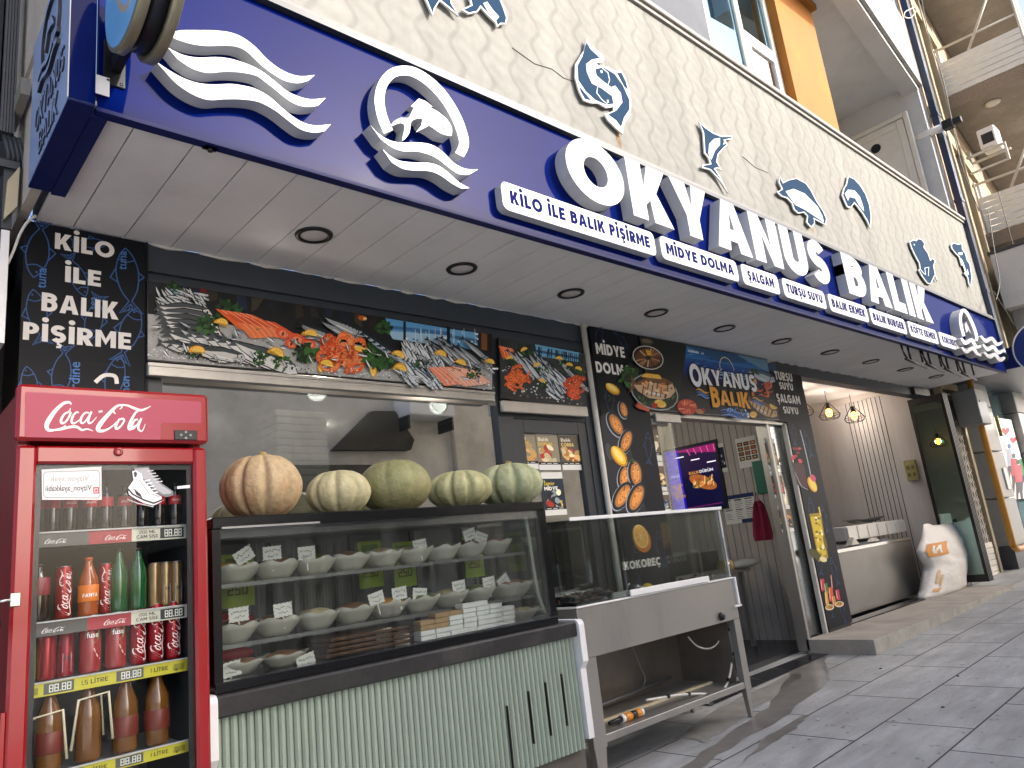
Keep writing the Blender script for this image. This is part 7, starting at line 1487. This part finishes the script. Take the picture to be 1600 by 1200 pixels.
# ------------------------------------------------------------------ grill room on the right
t = thing('grill_counter', (10.6, 4.6, .06), 'stainless steel charcoal grill counter in the open room', 'grill')
mb = MB(); mb.box(9.0, 12.05, 4.40, 4.42, .17, .985, 0, .004); mb.box(9.0, 9.02, 4.42, 5.3, .17, .98); mb.box(12.03, 12.05, 4.42, 5.3, .17, .98); mb.build('front', mat('grill_steel', '82817d', rough=.4, metal=.7, var=.18, vscale=2, dirt='77726a', dscale=2, damt=.6), t)
mb = MB(); mb.box(9.02, 12.03, 4.42, 5.3, .92, .94); mb.box(9.02, 12.03, 5.28, 5.3, .17, 1.10); mb.build('fire_bed', mat('charred_steel', '1b1a19', rough=.6, var=.3, vscale=8), t)
mb = MB()
for i in range(36): x = 9.08+i*.082; mb.tube([(x, 4.43, .965), (x, 5.27, 1.03)], .006, 5)
mb.build('grate', M_GALV, t)
mb = MB(); mb.box(9.0, 12.05, 4.385, 4.398, .945, .985); mb.build('front_lip', M_CHROME, t)
p = atY(1358, 838, 4.95); t = thing('foam_tray', (p.x, 4.95, 1.04), 'white foam fish crate lying on the grill counter', 'crate')
c0, c1 = atY(1309, 838, 4.95), atY(1404, 846, 4.95); zb = 1.045
mb = MB(); x0, x1 = c0.x, c1.x
for q in ((x0, x1, 4.80, 4.83), (x0, x1, 5.10, 5.13), (x0, x0+.03, 4.83, 5.10), (x1-.03, x1, 4.83, 5.10)): mb.box(*q, zb, zb+.20, 0, .006)
mb.box(x0+.03, x1-.03, 4.83, 5.10, zb, zb+.02); mb.build('crate_body', M_FOAM, t)
mb = MB(); n = 6
for i in range(n+1): x = x0+(x1-x0)*i/n; mb.box(max(x0, x-.02), min(x1, x+.02), 4.785, 4.799, zb+.01, zb+.19, 0, .003)
mb.build('rib', M_FOAM, t)
mb = MB(); xm = (x0+x1)/2-.1
mb.prism([(xm-.55, zb+.29), (xm-.2, zb+.23), (xm, zb+.215), (xm+.3, zb+.235), (xm+.62, zb+.29), (xm+.3, zb+.27), (xm+.05, zb+.26), (xm-.25, zb+.275)], facade(4.95), -.1, .1); o = mb.build('black_liner', mat('black_bag_film', '111214', rough=.3, coat=.4)); tag(o, 'crumpled black film draped over the white foam crate', 'film')
for i, (u, v) in enumerate(((1328, 848), (1362, 848))):
    p = atY(u, v, 4.6); mb = MB(); mb.prism([(p.x-.1, 1.0), (p.x+.16, 1.0), (p.x+.02, 1.05+.05*(1-i))], frame((0, 4.6, 0), (1, 0, 0), (0, 0, 1), (0, -1, 0)), -.02, .06); o = mb.build('paper_scrap', M_PKT); tag(o, ('folded scrap of white paper on the grill before the foam crate', 'flat scrap of paper near the grill counter end')[i], 'paper')
t = thing('wall_socket_box', (13.2, 4.5, 1.2), 'yellowed switch box on the panelled wall by the folding door', 'switch box')
p = atX(1426, 735, 13.29); mb = MB(); mb.box(13.22, 13.289, p.y-.09, p.y+.09, p.z-.17, p.z+.17, 0, .01); mb.build('case', mat('yellowed_plastic', 'a39a62', rough=.5, var=.15), t)
mb = MB()
for dy in (-.04, .04):
    for dz in (-.07, .05): mb.box(13.212, 13.2195, p.y+dy-.02, p.y+dy+.02, p.z+dz-.03, p.z+dz+.03)
mb.build('switches', mat('switch_brown', '6d6638', rough=.5), t)
mb = MB(); mb.tube([(12.2, 4.28, .20), (12.9, 4.22, .19)], .02, 10); o = mb.build('white_pipe', M_WHITE); tag(o, 'short white pipe on the floor beside the grill counter', 'pipe')
# folded glass doors at the right end
t = thing('folding_door', (13.3, 3.9, .14), 'stack of folded glass door leaves with black frames at the right end', 'door')
for k in range(4):
    x = 13.06+k*.06; y0, y1 = 3.78, 4.32
    mb = MB(); mb.box(x, x+.035, y0, y0+.05, .19, 3.15, 0, .004); mb.box(x, x+.035, y1-.05, y1, .19, 3.15, 0, .004); mb.box(x+.002, x+.033, y0+.05, y1-.05, .19, .30); mb.box(x+.002, x+.033, y0+.05, y1-.05, 3.03, 3.15); fo = mb.build('leaf_frame', M_BLACK, t)
    mb = MB(); mb.box(x+.012, x+.018, y0+.05, y1-.05, .30, 3.03); mb.build('pane', M_GLASSG, fo)
mb = MB(); mb.box(12.6, 13.28, 4.02, 4.14, 3.16, 3.28); mb.build('track', M_DARK2, t)
# woven sack
YSK = 4.0
pL, pR, pB = atY(1454, 931, YSK), atY(1523, 929, YSK), None
t = thing('woven_sack', ((pL.x+pR.x)/2, 4.14, .148), 'full white woven sack with an orange patch standing on the step', 'sack')
M_SACK = mat('woven_plastic', 'd8d4cb', rough=.55, var=.06, vscale=5, bump=.9, bscale=13)
prof = [(930, 1455, 1523), (926, 1453, 1524), (915, 1459, 1522), (900, 1462, 1522), (884, 1465, 1523), (876, 1462, 1526), (866, 1455, 1529), (856, 1451, 1530), (846, 1454, 1531), (836, 1457, 1531), (828, 1458, 1530), (821, 1459, 1529)]
RYS = (.13, .15, .16, .17, .165, .16, .15, .14, .12, .09, .05, .018)
zsk = lambda u0, u1, v: .15+(atY(u0, v, YSK).z+atY(u1, v, YSK).z)/2-(pL.z+pR.z)/2
mb = MB(); n = 72; fine = []
for i in range(len(prof)-1):
    for k in range(3):
        f = k/3; fine.append(tuple(prof[i][j]+(prof[i+1][j]-prof[i][j])*f for j in range(3))+(RYS[i]+(RYS[i+1]-RYS[i])*f,))
fine.append(prof[-1]+(RYS[-1],))
for i, (v, u0, u1, ry) in enumerate(fine):
    a0, a1 = atY(u0, v, YSK), atY(u1, v, YSK); xm = (a0.x+a1.x)/2; rx = (a1.x-a0.x)/2; z = zsk(u0, u1, v); top = i/len(fine)
    for j in range(n):
        q = 2*math.pi*j/n; cx = math.copysign(abs(math.cos(q))**.75, math.cos(q)); sy_ = math.copysign(abs(math.sin(q))**.85, math.sin(q))
        fold = .5*math.sin(cx*9+i*.35)+.35*math.sin(cx*21-i*.22)+.3*math.sin(cx*5+i*1.1); wv = 1+.09*fold*(.4+.6*top)
        zz = z+(.022*math.sin(cx*5)+.012*math.sin(cx*13)-.03*cx)*max(0, (top-.75)*4)
        mb.v.append(Vector((xm+rx*cx, 4.14+ry*sy_*wv, zz)))
for i in range(len(fine)-1):
    for j in range(n): mb.face((i*n+j, i*n+(j+1) % n, (i+1)*n+(j+1) % n, (i+1)*n+j), 0, True)
mb.face(range(n)[::-1]); mb.face([(len(fine)-1)*n+j for j in range(n)]); sk = mb.build('bag', M_SACK, t)
# printed patch follows the sack's front-left bulge
def sackpt(u, v, off=.006):
    """a point just off the sack's skin at pixel row v and fraction u of its width"""
    for k in range(len(prof)-1):
        if prof[k][0] >= v >= prof[k+1][0]:
            f = (prof[k][0]-v)/(prof[k][0]-prof[k+1][0]); L = [prof[k][i]+(prof[k+1][i]-prof[k][i])*f for i in range(3)]; r_ = RYS[k]+(RYS[k+1]-RYS[k])*f
            a0, a1 = atY(L[1], v, YSK), atY(L[2], v, YSK); c = u*2-1; i = k*3+f*3; top = i/34
            fold = .5*math.sin(c*9+i*.35)+.35*math.sin(c*21-i*.22)+.3*math.sin(c*5+i*1.1)
            sn = math.sqrt(max(0, 1-min(1, abs(c))**2.667))**.85
            return Vector(((a0.x+a1.x)/2+(a1.x-a0.x)/2*c, 4.14-r_*sn*(1+.09*fold*(.4+.6*top))-off, zsk(L[1], L[2], v)))
mb = MB(); org = lin('c9822e')
def patch(u0, u1, v0, v1, col, off):
    n_ = 8; i0 = len(mb.v)
    for a_ in range(n_+1):
        for b_ in range(3): mb.v.append(sackpt(u0+(u1-u0)*a_/n_, v0+(v1-v0)*b_/2, off))
    for a_ in range(n_):
        for b_ in range(2): k = i0+a_*3+b_; mb.face((k, k+3, k+4, k+1), 0, True, lin(col))
patch(.03, .33, 866, 846, 'd08a34', .012); patch(.09, .125, 862, 850, 'e4ddd0', .016); patch(.185, .22, 862, 850, 'e4ddd0', .016); patch(.12, .146, 862, 857, 'e4ddd0', .0165); patch(.14, .168, 859, 853.5, 'e4ddd0', .0168); patch(.163, .19, 856, 850, 'e4ddd0', .0165); patch(.06, .10, 908, 888, 'c9a878', .012); patch(.12, .16, 912, 896, 'c9a878', .012); patch(.05, .16, 920, 915, 'cf9a50', .012)
mb.build('print', mat('sack_print', rough=.6, attr=True, var=.12, vscale=20), t)

# ------------------------------------------------------------------ right-hand neighbour
N_ = thing('neighbour_building', (15, 4.2, 0), 'pebble-dashed apartment building with slatted balconies beyond the navy downpipe', 'building')
RO = Matrix.Rotation(R_(5.5), 3, 'Z'); NO = Vector((13.5, 3.0, 0))
def nb(m_):                                                          # turn a mesh built in street axes to the neighbour's slightly skewed line
    m_.v = [NO + RO @ (p - NO) for p in m_.v]; return m_
M_PEB = mat('pebble_dash', '8f7f6b', rough=.95, var=.35, vscale=45, bump=.8, bscale=70, dirt='6d604f', dscale=1.5, damt=.5)
M_BAND = mat('cream_render', '93886f', rough=.85, var=.12, vscale=4, dirt='8f8266', damt=.5)
M_SOF2 = mat('stained_balcony_soffit', '857d72', rough=.9, var=.12, vscale=2.5, dirt='b0aaa0', dscale=1.4, damt=.7)
M_SLATW = mat('white_slats', 'dcd8ca', rough=.45, var=.06)
mb = MB(); mb.box(13.5, 60, 3.02, 8, 3.7, 24); nb(mb).build('wall', M_PEB, N_)
mb = MB()
for z in (5.0, 8.0, 11.0): mb.box(13.5, 60, 2.95, 3.019, z-.18, z+.12)
for x in (14.3, 15.4): mb.box(x, x+.16, 2.93, 3.019, 3.7, 24)
nb(mb).build('render_band', M_BAND, N_)
levels = [(6.35, 16.2), (9.15, 15.7), (12.1, 15.2)]
for k, (z, x0) in enumerate(levels):
    mb = MB(); mb.box(x0, 24, 1.55, 3.0, z-.16, z); nb(mb).build('balcony_slab', M_SOF2, N_)
    mb = MB(); mb.box(x0-.012, x0-.002, 1.55, 3.0, z-.22, z+.06); mb.box(x0-.012, 24, 1.53, 1.545, z-.22, z+.06); nb(mb).build('slab_edge', M_PEB, N_)
    mb = MB()
    for i in range(6): mb.box(x0-.02, x0+.01, 1.55, 2.98, z+.07+i*.125, z+.18+i*.125); mb.box(x0+.01, 24, 1.52, 1.55, z+.07+i*.125, z+.18+i*.125)
    nb(mb).build('slatted_panel', M_SLATW, N_)
    mb = MB()
    for pts in ([(x0, 3.0, z+1.1), (x0, 1.53, z+1.1), (24, 1.53, z+1.1)], [(x0, 1.53, z), (x0, 1.53, z+1.4)], [(x0, 2.4, z+.8), (x0, 1.7, z+2.0)], [(x0, 2.95, z), (x0, 2.95, z+1.15)]): mb.tube(pts, .025, 6)
    nb(mb).build('railing', M_POLE, N_)
    mb = MB(); mb.box(x0+.9, x0+2.2, 2.96, 3.018, z+.02, z+2.2); nb(mb).build('balcony_door', M_PVC2, N_)
    mb = MB(); mb.lathe([(.13, 0), (.15, -.02), (.10, -.05), (.02, -.055)], (x0+.55, 2.3, z-.161), 18); nb(mb).build('globe_lamp', M_PVC2, N_)
# ground floor of the neighbour: shutter, pilasters, window
mb = MB(); mb.box(13.5, 40, 4.4, 7, -.3, 3.70); mb.build('ground_floor_wall', M_GREYR, N_)
M_LAT = mat('pierced_lattice', 'a9a193', rough=.7, var=.12)
lx0, lx1 = 14.38, 15.05
mb = MB(); s = .16
for i in range(int(2.8/s)):
    for j in range(5):
        cx = lx0+.07+j*.135+(.067 if i % 2 else 0); cz = .72+i*s
        if cx > lx1-.03: continue
        mb.ringprism([(cx+.075*math.cos(q*1.047), cz+.095*math.sin(q*1.047)) for q in range(6)], [(cx+.045*math.cos(q*1.047), cz+.06*math.sin(q*1.047)) for q in range(6)], facade(4.22), 0, .03)
mb.box(lx0, lx1, 4.25, 4.26, .6, 3.4); mb.build('lattice_screen', M_LAT, N_)
mb = MB()
for i in range(6): mb.box(lx0+.02, lx1, 4.17+.0, 4.2, .10+i*.098, .19+i*.098, 0, .004)
mb.build('shutter_slats', M_SLATW, N_)
mb = MB(); mb.box(lx1, lx1+.12, 4.14, 4.26, .05, 3.4); mb.box(lx0-.1, lx0-.005, 4.14, 4.26, .05, 3.4); mb.box(lx0-.1, lx1+.12, 4.12, 4.26, 3.401, 3.52); mb.build('door_surround', M_BAND, N_)
mb = MB(); mb.box(13.6, 16.3, 3.9, 4.39, -.2, .05, 0, .01); mb.build('doorstep', M_CONC, N_)
M_PIL = mat('grey_cladding_panel', '8d8e8d', rough=.45, var=.06)
mb = MB()
for k in range(6):
    z = .55+k*.86; mb.box(15.55, 16.35, 3.96, 4.39, z, z+.84, 0, .012)
mb.build('pilaster', M_PIL, N_); mb = MB()
for k in range(6): z = .55+k*.86; mb.box(18.2, 19.0, 3.96, 4.39, z, z+.84, 0, .012)
mb.build('pilaster', M_PIL, N_)
mb = MB(); mb.box(15.5, 40, 3.98, 4.38, -.2, .54); mb.build('tiled_base', mat('slate_tiles', '3c414b', rough=.3, var=.2, vscale=4), N_)
mb = MB(); mb.box(16.4, 18.15, 4.2, 4.21, .55, 3.6); mb.build('shop_pane', mat('mirror_pane', '7f9aa0', rough=.05, metal=.6, var=.3, vscale=2), N_)
mb = MB(); mb.box(14.0, 30, 2.75, 4.38, 3.56, 3.69); nb(mb); mb.build('dark_fascia', M_DARK, N_)
# awning box jutting from the neighbour
c = [atY(u, v, 2.9) for u, v in ((1551, 397), (1578, 391), (1562, 475))]
t = thing('awning_box', (16.3, 2.7, 3.9), 'plain grey projecting shop canopy beyond the round sign', 'canopy')
mb = MB(); mb.box(c[0].x, c[0].x+8, 2.35, 2.95, c[2].z, c[0].z, 0, .01); mb.build('box', M_GREYR, t)
mb = MB(); mb.box(c[0].x-.02, c[0].x+8.02, 2.32, 2.98, c[0].z+.002, c[0].z+.05); mb.build('cap', M_DARK2, t)
mb = MB(); mb.box(c[0].x+.3, c[0].x+7.5, 2.4, 2.92, c[2].z-.35, c[2].z-.002); mb.build('underside', M_GALV, t)
# mural of people and hearts
t = thing('mural_poster', (17, 4.1, 1), 'white mural of red hearts and little people on the neighbour shop window', 'poster')
P4 = [(p.x, p.z) for p in (atY(u, v, 4.1) for u, v in ((1554,650),(1600,660),(1600,790),(1578,786)))]
x0, x1, z0, z1 = 16.5, 18.15, 1.35, 2.98
mb = MB(); mb.box(x0, x1, 4.10, 4.13, z0, z1); mb.build('board', M_WHITE, t); a = Art(facade(4.10), px2(4.10), .001)
def heart(x, y, s, c): a.poly([(x, y+s), (x-s*.9, y-.1*s), (x-s*.75, y-.8*s), (x-.25*s, y-.85*s), (x, y-.4*s), (x+.25*s, y-.85*s), (x+.75*s, y-.8*s), (x+.9*s, y-.1*s)], c)
heart(1571, 674, 7, 'b02c3c'); heart(1583, 688, 6, 'b03444'); a.poly([(1588,690),(1594,686),(1597,696),(1591,700)], '8fa08c')
for x, y, c1, c2 in ((1577,697,'3c5a8c','8c9cb4'),(1584,712,'2a2c30','9c2c3c'),(1597,712,'26282c','3c6a4c'),(1590,722,'2c2c2e','b03444')):
    a.ell(x, y, 3, 4, c1); a.poly([(x-5,y+5),(x+5,y+4),(x+7,y+30),(x-3,y+32)], c2); a.poly([(x-3,y+32),(x+7,y+30),(x+9,y+58),(x+5,y+58),(x+2,y+40),(x+1,y+58),(x-2,y+58)], '2a2c38')
a.line([(1567,690),(1572,705),(1580,715)], 1.4, 'd98a8a'); a.build('picture', M_PRINT, t)
# meter box, gas pipe, stickers
t = thing('meter_box', (14.9, 3.95, 2.6), 'grey metal meter cabinet on the pillar above the yellow gas pipe', 'cabinet')
q0, q1 = atY(1500, 612, 3.9), atY(1531, 668, 3.9)
mb = MB(); mb.box(14.62, 15.15, 3.72, 4.1, 2.70, 3.33, 0, .012); mb.build('case', mat('meter_grey', '77797a', rough=.5, var=.06), t); mb = MB(); mb.lathe([(.02, 0), (.018, -.008)], (14.75, 3.72, 3.1), 12, axis='y'); mb.build('lock', M_BLACK, t)
M_GAS = mat('yellow_gas_pipe', 'b57f22', rough=.4, var=.15, coat=.2, dirt='8a5c18', damt=.5)
mb = MB(); mb.tube(smooth([(15.02, 3.86, 4.6), (15.02, 3.86, 2.0), (15.02, 3.86, .75), (15.04, 3.86, .60), (15.2, 3.86, .52), (15.6, 3.86, .515), (17.5, 3.86, .53)], 5), .055, 12); o = mb.build('gas_pipe', M_GAS, loc=(15.0, 3.86, .5)); tag(o, 'yellow gas pipe running down beside the meter cabinet and turning right', 'pipe')
mb = MB(); mb.box(16.36, 16.40, 3.90, 3.955, 2.55, 2.95); o = mb.build('warning_sticker', mat('black_yellow_sticker', '8f8a3c', rough=.5, var=.5, vscale=14)); tag(o, 'small yellow and black sticker on the grey pillar by the mural', 'sticker')
mb = MB(); mb.box(15.95, 16.15, 3.93, 3.958, 1.55, 1.95, 0, .008); o = mb.build('intercom', M_PVC); tag(o, 'white intercom plate on the grey pillar beside the gas pipe', 'intercom')
# air conditioner hanging under a balcony
p = atY(1541, 215, 2.35); t = thing('air_conditioner', tuple(p), 'white air conditioner unit on brackets beside the upper balcony', 'air conditioner')
c = Vector((16.9, 2.1, 7.0)); w_ = .42
q = [atX(u, v, 15.6) for u, v in ((1522,198),(1547,192),(1563,232),(1536,240))]
y0, y1 = min(v.y for v in q), max(v.y for v in q); z0, z1 = min(v.z for v in q)+.12, max(v.z for v in q)-.1
mb = MB(); mb.box(15.6, 16.0, y0, y1, z0, z1, 0, .02); mb.build('casing', M_PVC, t)
mb = MB()
for i in range(7): z = z0+.08+i*(z1-z0-.2)/7; mb.box(15.594, 15.599, y0+(y1-y0)*.15, y1-(y1-y0)*.2, z, z+(z1-z0)*.07)
mb.build('grille', M_BLACK, t)
mb = MB(); mb.box(15.6, 15.64, y0-.1, 3.1, z0-.06, z0-.02); mb.box(15.96, 16.0, y0-.1, 3.1, z0-.06, z0-.02); mb.box(15.6, 15.64, y0-.1, y0-.06, z0-.35, z0-.06); mb.box(15.6, 15.64, y0-.1, 3.1, z0-.38, z0-.351); mb.build('bracket', M_POLE, t)
# navy downpipe, vent pipe, loose wires
M_NAVP = mat('navy_downpipe', '1f3048', rough=.35, var=.08, coat=.3)
t = thing('downpipe', (13.34, 2.88, 3.3), 'square navy downpipe running up the right edge of the cladding', 'downpipe')
mb = MB()
for i in range(4): mb.box(13.30+i*.035, 13.333+i*.035, 2.86, 2.96, 3.75, 14)
mb.box(13.302, 13.436, 2.865, 2.958, 3.75, 14.001); mb.build('shaft', M_NAVP, t)
mb = MB()
for z in (4.6, 6.2, 7.8): mb.box(13.285, 13.45, 2.85, 2.97, z, z+.05)
mb.build('collar', M_NAVP, t)
mb = MB(); mb.tube(smooth([(13.37, 2.91, 3.78), (13.37, 2.91, 3.65), (13.32, 2.90, 3.55), (13.2, 2.86, 3.50)], 4), .07, 14); mb.build('elbow', M_NAVP, t)
p = atX(1441, 213, 13.2); t = thing('vent_pipe', (13.1, 3.0, p.z), 'white plastic flue pipe with a black square end by the balcony door', 'pipe')
e = atX(1476, 199, 13.2); mb = MB(); mb.tube([(13.2, p.y+.1, p.z), (13.2, e.y, p.z)], .065, 14); mb.build('pipe', M_PVC, t); mb = MB(); mb.box(13.13, 13.27, e.y-.14, e.y+.02, p.z-.075, p.z+.075, 0, .01); mb.box(13.15, 13.25, e.y-.26, e.y-.141, p.z-.05, p.z+.05, 0, .008); mb.build('end_cap', M_BLACK, t)
M_WR = mat('grey_wire', '4a463f', rough=.6)
for i, pts in enumerate(([(1440,0),(1452,60),(1475,130),(1500,250),(1530,330)], [(1560,300),(1585,390),(1600,440)], [(1428,12),(1415,18),(1413,26),(1422,28),(1430,20),(1432,12)], [(1544,330),(1555,400),(1562,440),(1556,470)], [(1552,455),(1585,508)])):
    pp = smooth([tuple(atY(u, v, 2.7-.0*i)) for u, v in pts], 5); mb = MB(); mb.tube(pp, .008, 5); o = mb.build('wire', M_WR if i != 2 else M_POLE); tag(o, ('loose grey wire running down the neighbour wall beside the downpipe', 'thin wire crossing the slatted balcony at the far right', 'coil of pale wire round the top of the navy downpipe', 'tangled wire hanging beside the downpipe above the grey canopy', 'thin wire slanting down to the round sign at the right')[i], 'wire')

# ------------------------------------------------------------------ left edge
t = thing('left_drainpipe', (.5, 4.0, 2.9), 'dark fluted drainpipe at the left edge of the photo', 'drainpipe')
M_DP = mat('dark_fluted_metal', '35383d', rough=.45, var=.15)
p0, p1 = atY(4, 100, 3.95), atY(27, 100, 3.95); xa, xb = p0.x, p1.x; w_ = (xb-xa)/5; zb = atY(15, 212, 3.95).z
mb = MB()
for i in range(5): mb.box(xa+i*w_, xa+(i+.8)*w_, 3.92, 4.02, zb, 9)
mb.box(xa, xb, 3.95, 4.01, zb+.001, 8.99); mb.build('shaft', M_DP, t)
mb = MB()
for i in range(4): mb.tube([(xa+.02+i*.02, 3.95, zb), (xa+.05+i*.02, 3.98, zb-.09), (xa+.05+i*.02, 4.0, zb-.14)], .012, 6)
mb.box(xa, xb+.03, 3.94, 4.05, zb-.18, zb-.14); mb.box(xa+.03, xb+.01, 3.96, 4.04, zb-.5, zb-.18); mb.build('elbow', M_DP, t)
t = thing('neighbour_sign', (.5, 4.0, 2.6), 'edge of a blue and white neighbouring sign at the far left', 'sign')
q = [atY(u, v, 3.9) for u, v in ((0, 362), (12, 365), (10, 538))]; mb = MB(); mb.box(q[0].x-.6, q[0].x+.0, 3.88, 3.98, q[2].z, q[0].z); mb.build('face', M_BLUE, t); mb = MB(); mb.box(q[0].x+.001, q[1].x+.004, 3.87, 3.99, q[2].z-.004, q[0].z); mb.build('edge', M_WHITE, t)
q = [(p.x, p.z) for p in (atY(u, v, 3.93) for u, v in ((12,282),(31,260),(27,322),(6,342)))]; mb = MB(); mb.prism(q, facade(3.93), -.08, 0); o = mb.build('cream_plate', mat('cream_plate', 'b9ac8c', rough=.5, var=.1)); tag(o, 'cream slanted metal plate on the left edge under the drainpipe', 'plate')
mb = MB(); mb.tube(smooth([tuple(atY(u, v, 3.9)) for u, v in ((56,337),(42,348),(30,368),(22,390),(12,412))], 5), .007, 6); o = mb.build('white_cable', M_CABLE); tag(o, 'white cable drooping from the canopy corner at the left', 'cable')
mb = MB(); mb.box(-3, .44, 4.06, 4.6, -.2, 3.0); mb.box(-3, .555, 4.3, 5.0, 3.0, 11); o = mb.build('left_building', mat('dark_shop_wall', '2a2c31', rough=.6, var=.2), loc=(-1, 4.3, -.2)); tag(o, 'dark neighbouring shop front just showing left of the red fridge', 'building')  # plain dark wall colour
# unit and pipes on the wall across the street, mirrored in the long window
def across(u, v, yw=-5.58):
    p = atY(u, v, 2*4.1-yw); return Vector((p.x, yw, p.z))
q0, q1 = across(612, 618), across(685, 660); M_ACW = mat('bright_casing', 'f2f2ee', rough=.5); t = thing('outdoor_unit', (q0.x, -5.4, q1.z), 'white air conditioner unit across the street, mirrored in the window', 'air conditioner')
x0, x1, z0, z1 = q0.x, q1.x, q1.z, q0.z
mb = MB(); mb.box(x0, x1, -5.56, -4.9, z0, z1, 0, .02); mb.build('casing', M_ACW, t); mb = MB(); mb.lathe([((z1-z0)*.40, 0), ((z1-z0)*.38, .02), ((z1-z0)*.1, .03)], (x1-(x1-x0)*.35, -4.898, (z0+z1)/2), 24, axis='y'); mb.build('fan', mat('fan_grille', '2a2c2e', rough=.5), t)
mb = MB(); mb.box(x0, x0+.05, -5.56, -5.0, z0-.3, z0-.002); mb.box(x1-.05, x1, -5.56, -5.0, z0-.3, z0-.002); mb.build('bracket', M_DARK2, t)
q0, q1 = across(455, 705), across(640, 640)
mb = MB(); c = [across(*s) for s in ((515, 705), (575, 645), (610, 645), (640, 690), (635, 705))]; mb.prism([(v.x, v.z) for v in c], frame((0, -5.58, 0), (1, 0, 0), (0, 0, 1), (0, 1, 0)), 0, .2); o = mb.build('awning', mat('dark_awning', '4a463e', rough=.8, var=.15)); tag(o, 'dark slanting awning across the street, mirrored in the window', 'awning')
c = across(700, 640); mb = MB(); mb.tube([(c.x, -5.5, c.z-2), (c.x, -5.5, c.z+3)], .06, 8); o = mb.build('rain_pipe', M_POLE); tag(o, 'pale rain pipe across the street, mirrored in the window', 'pipe')
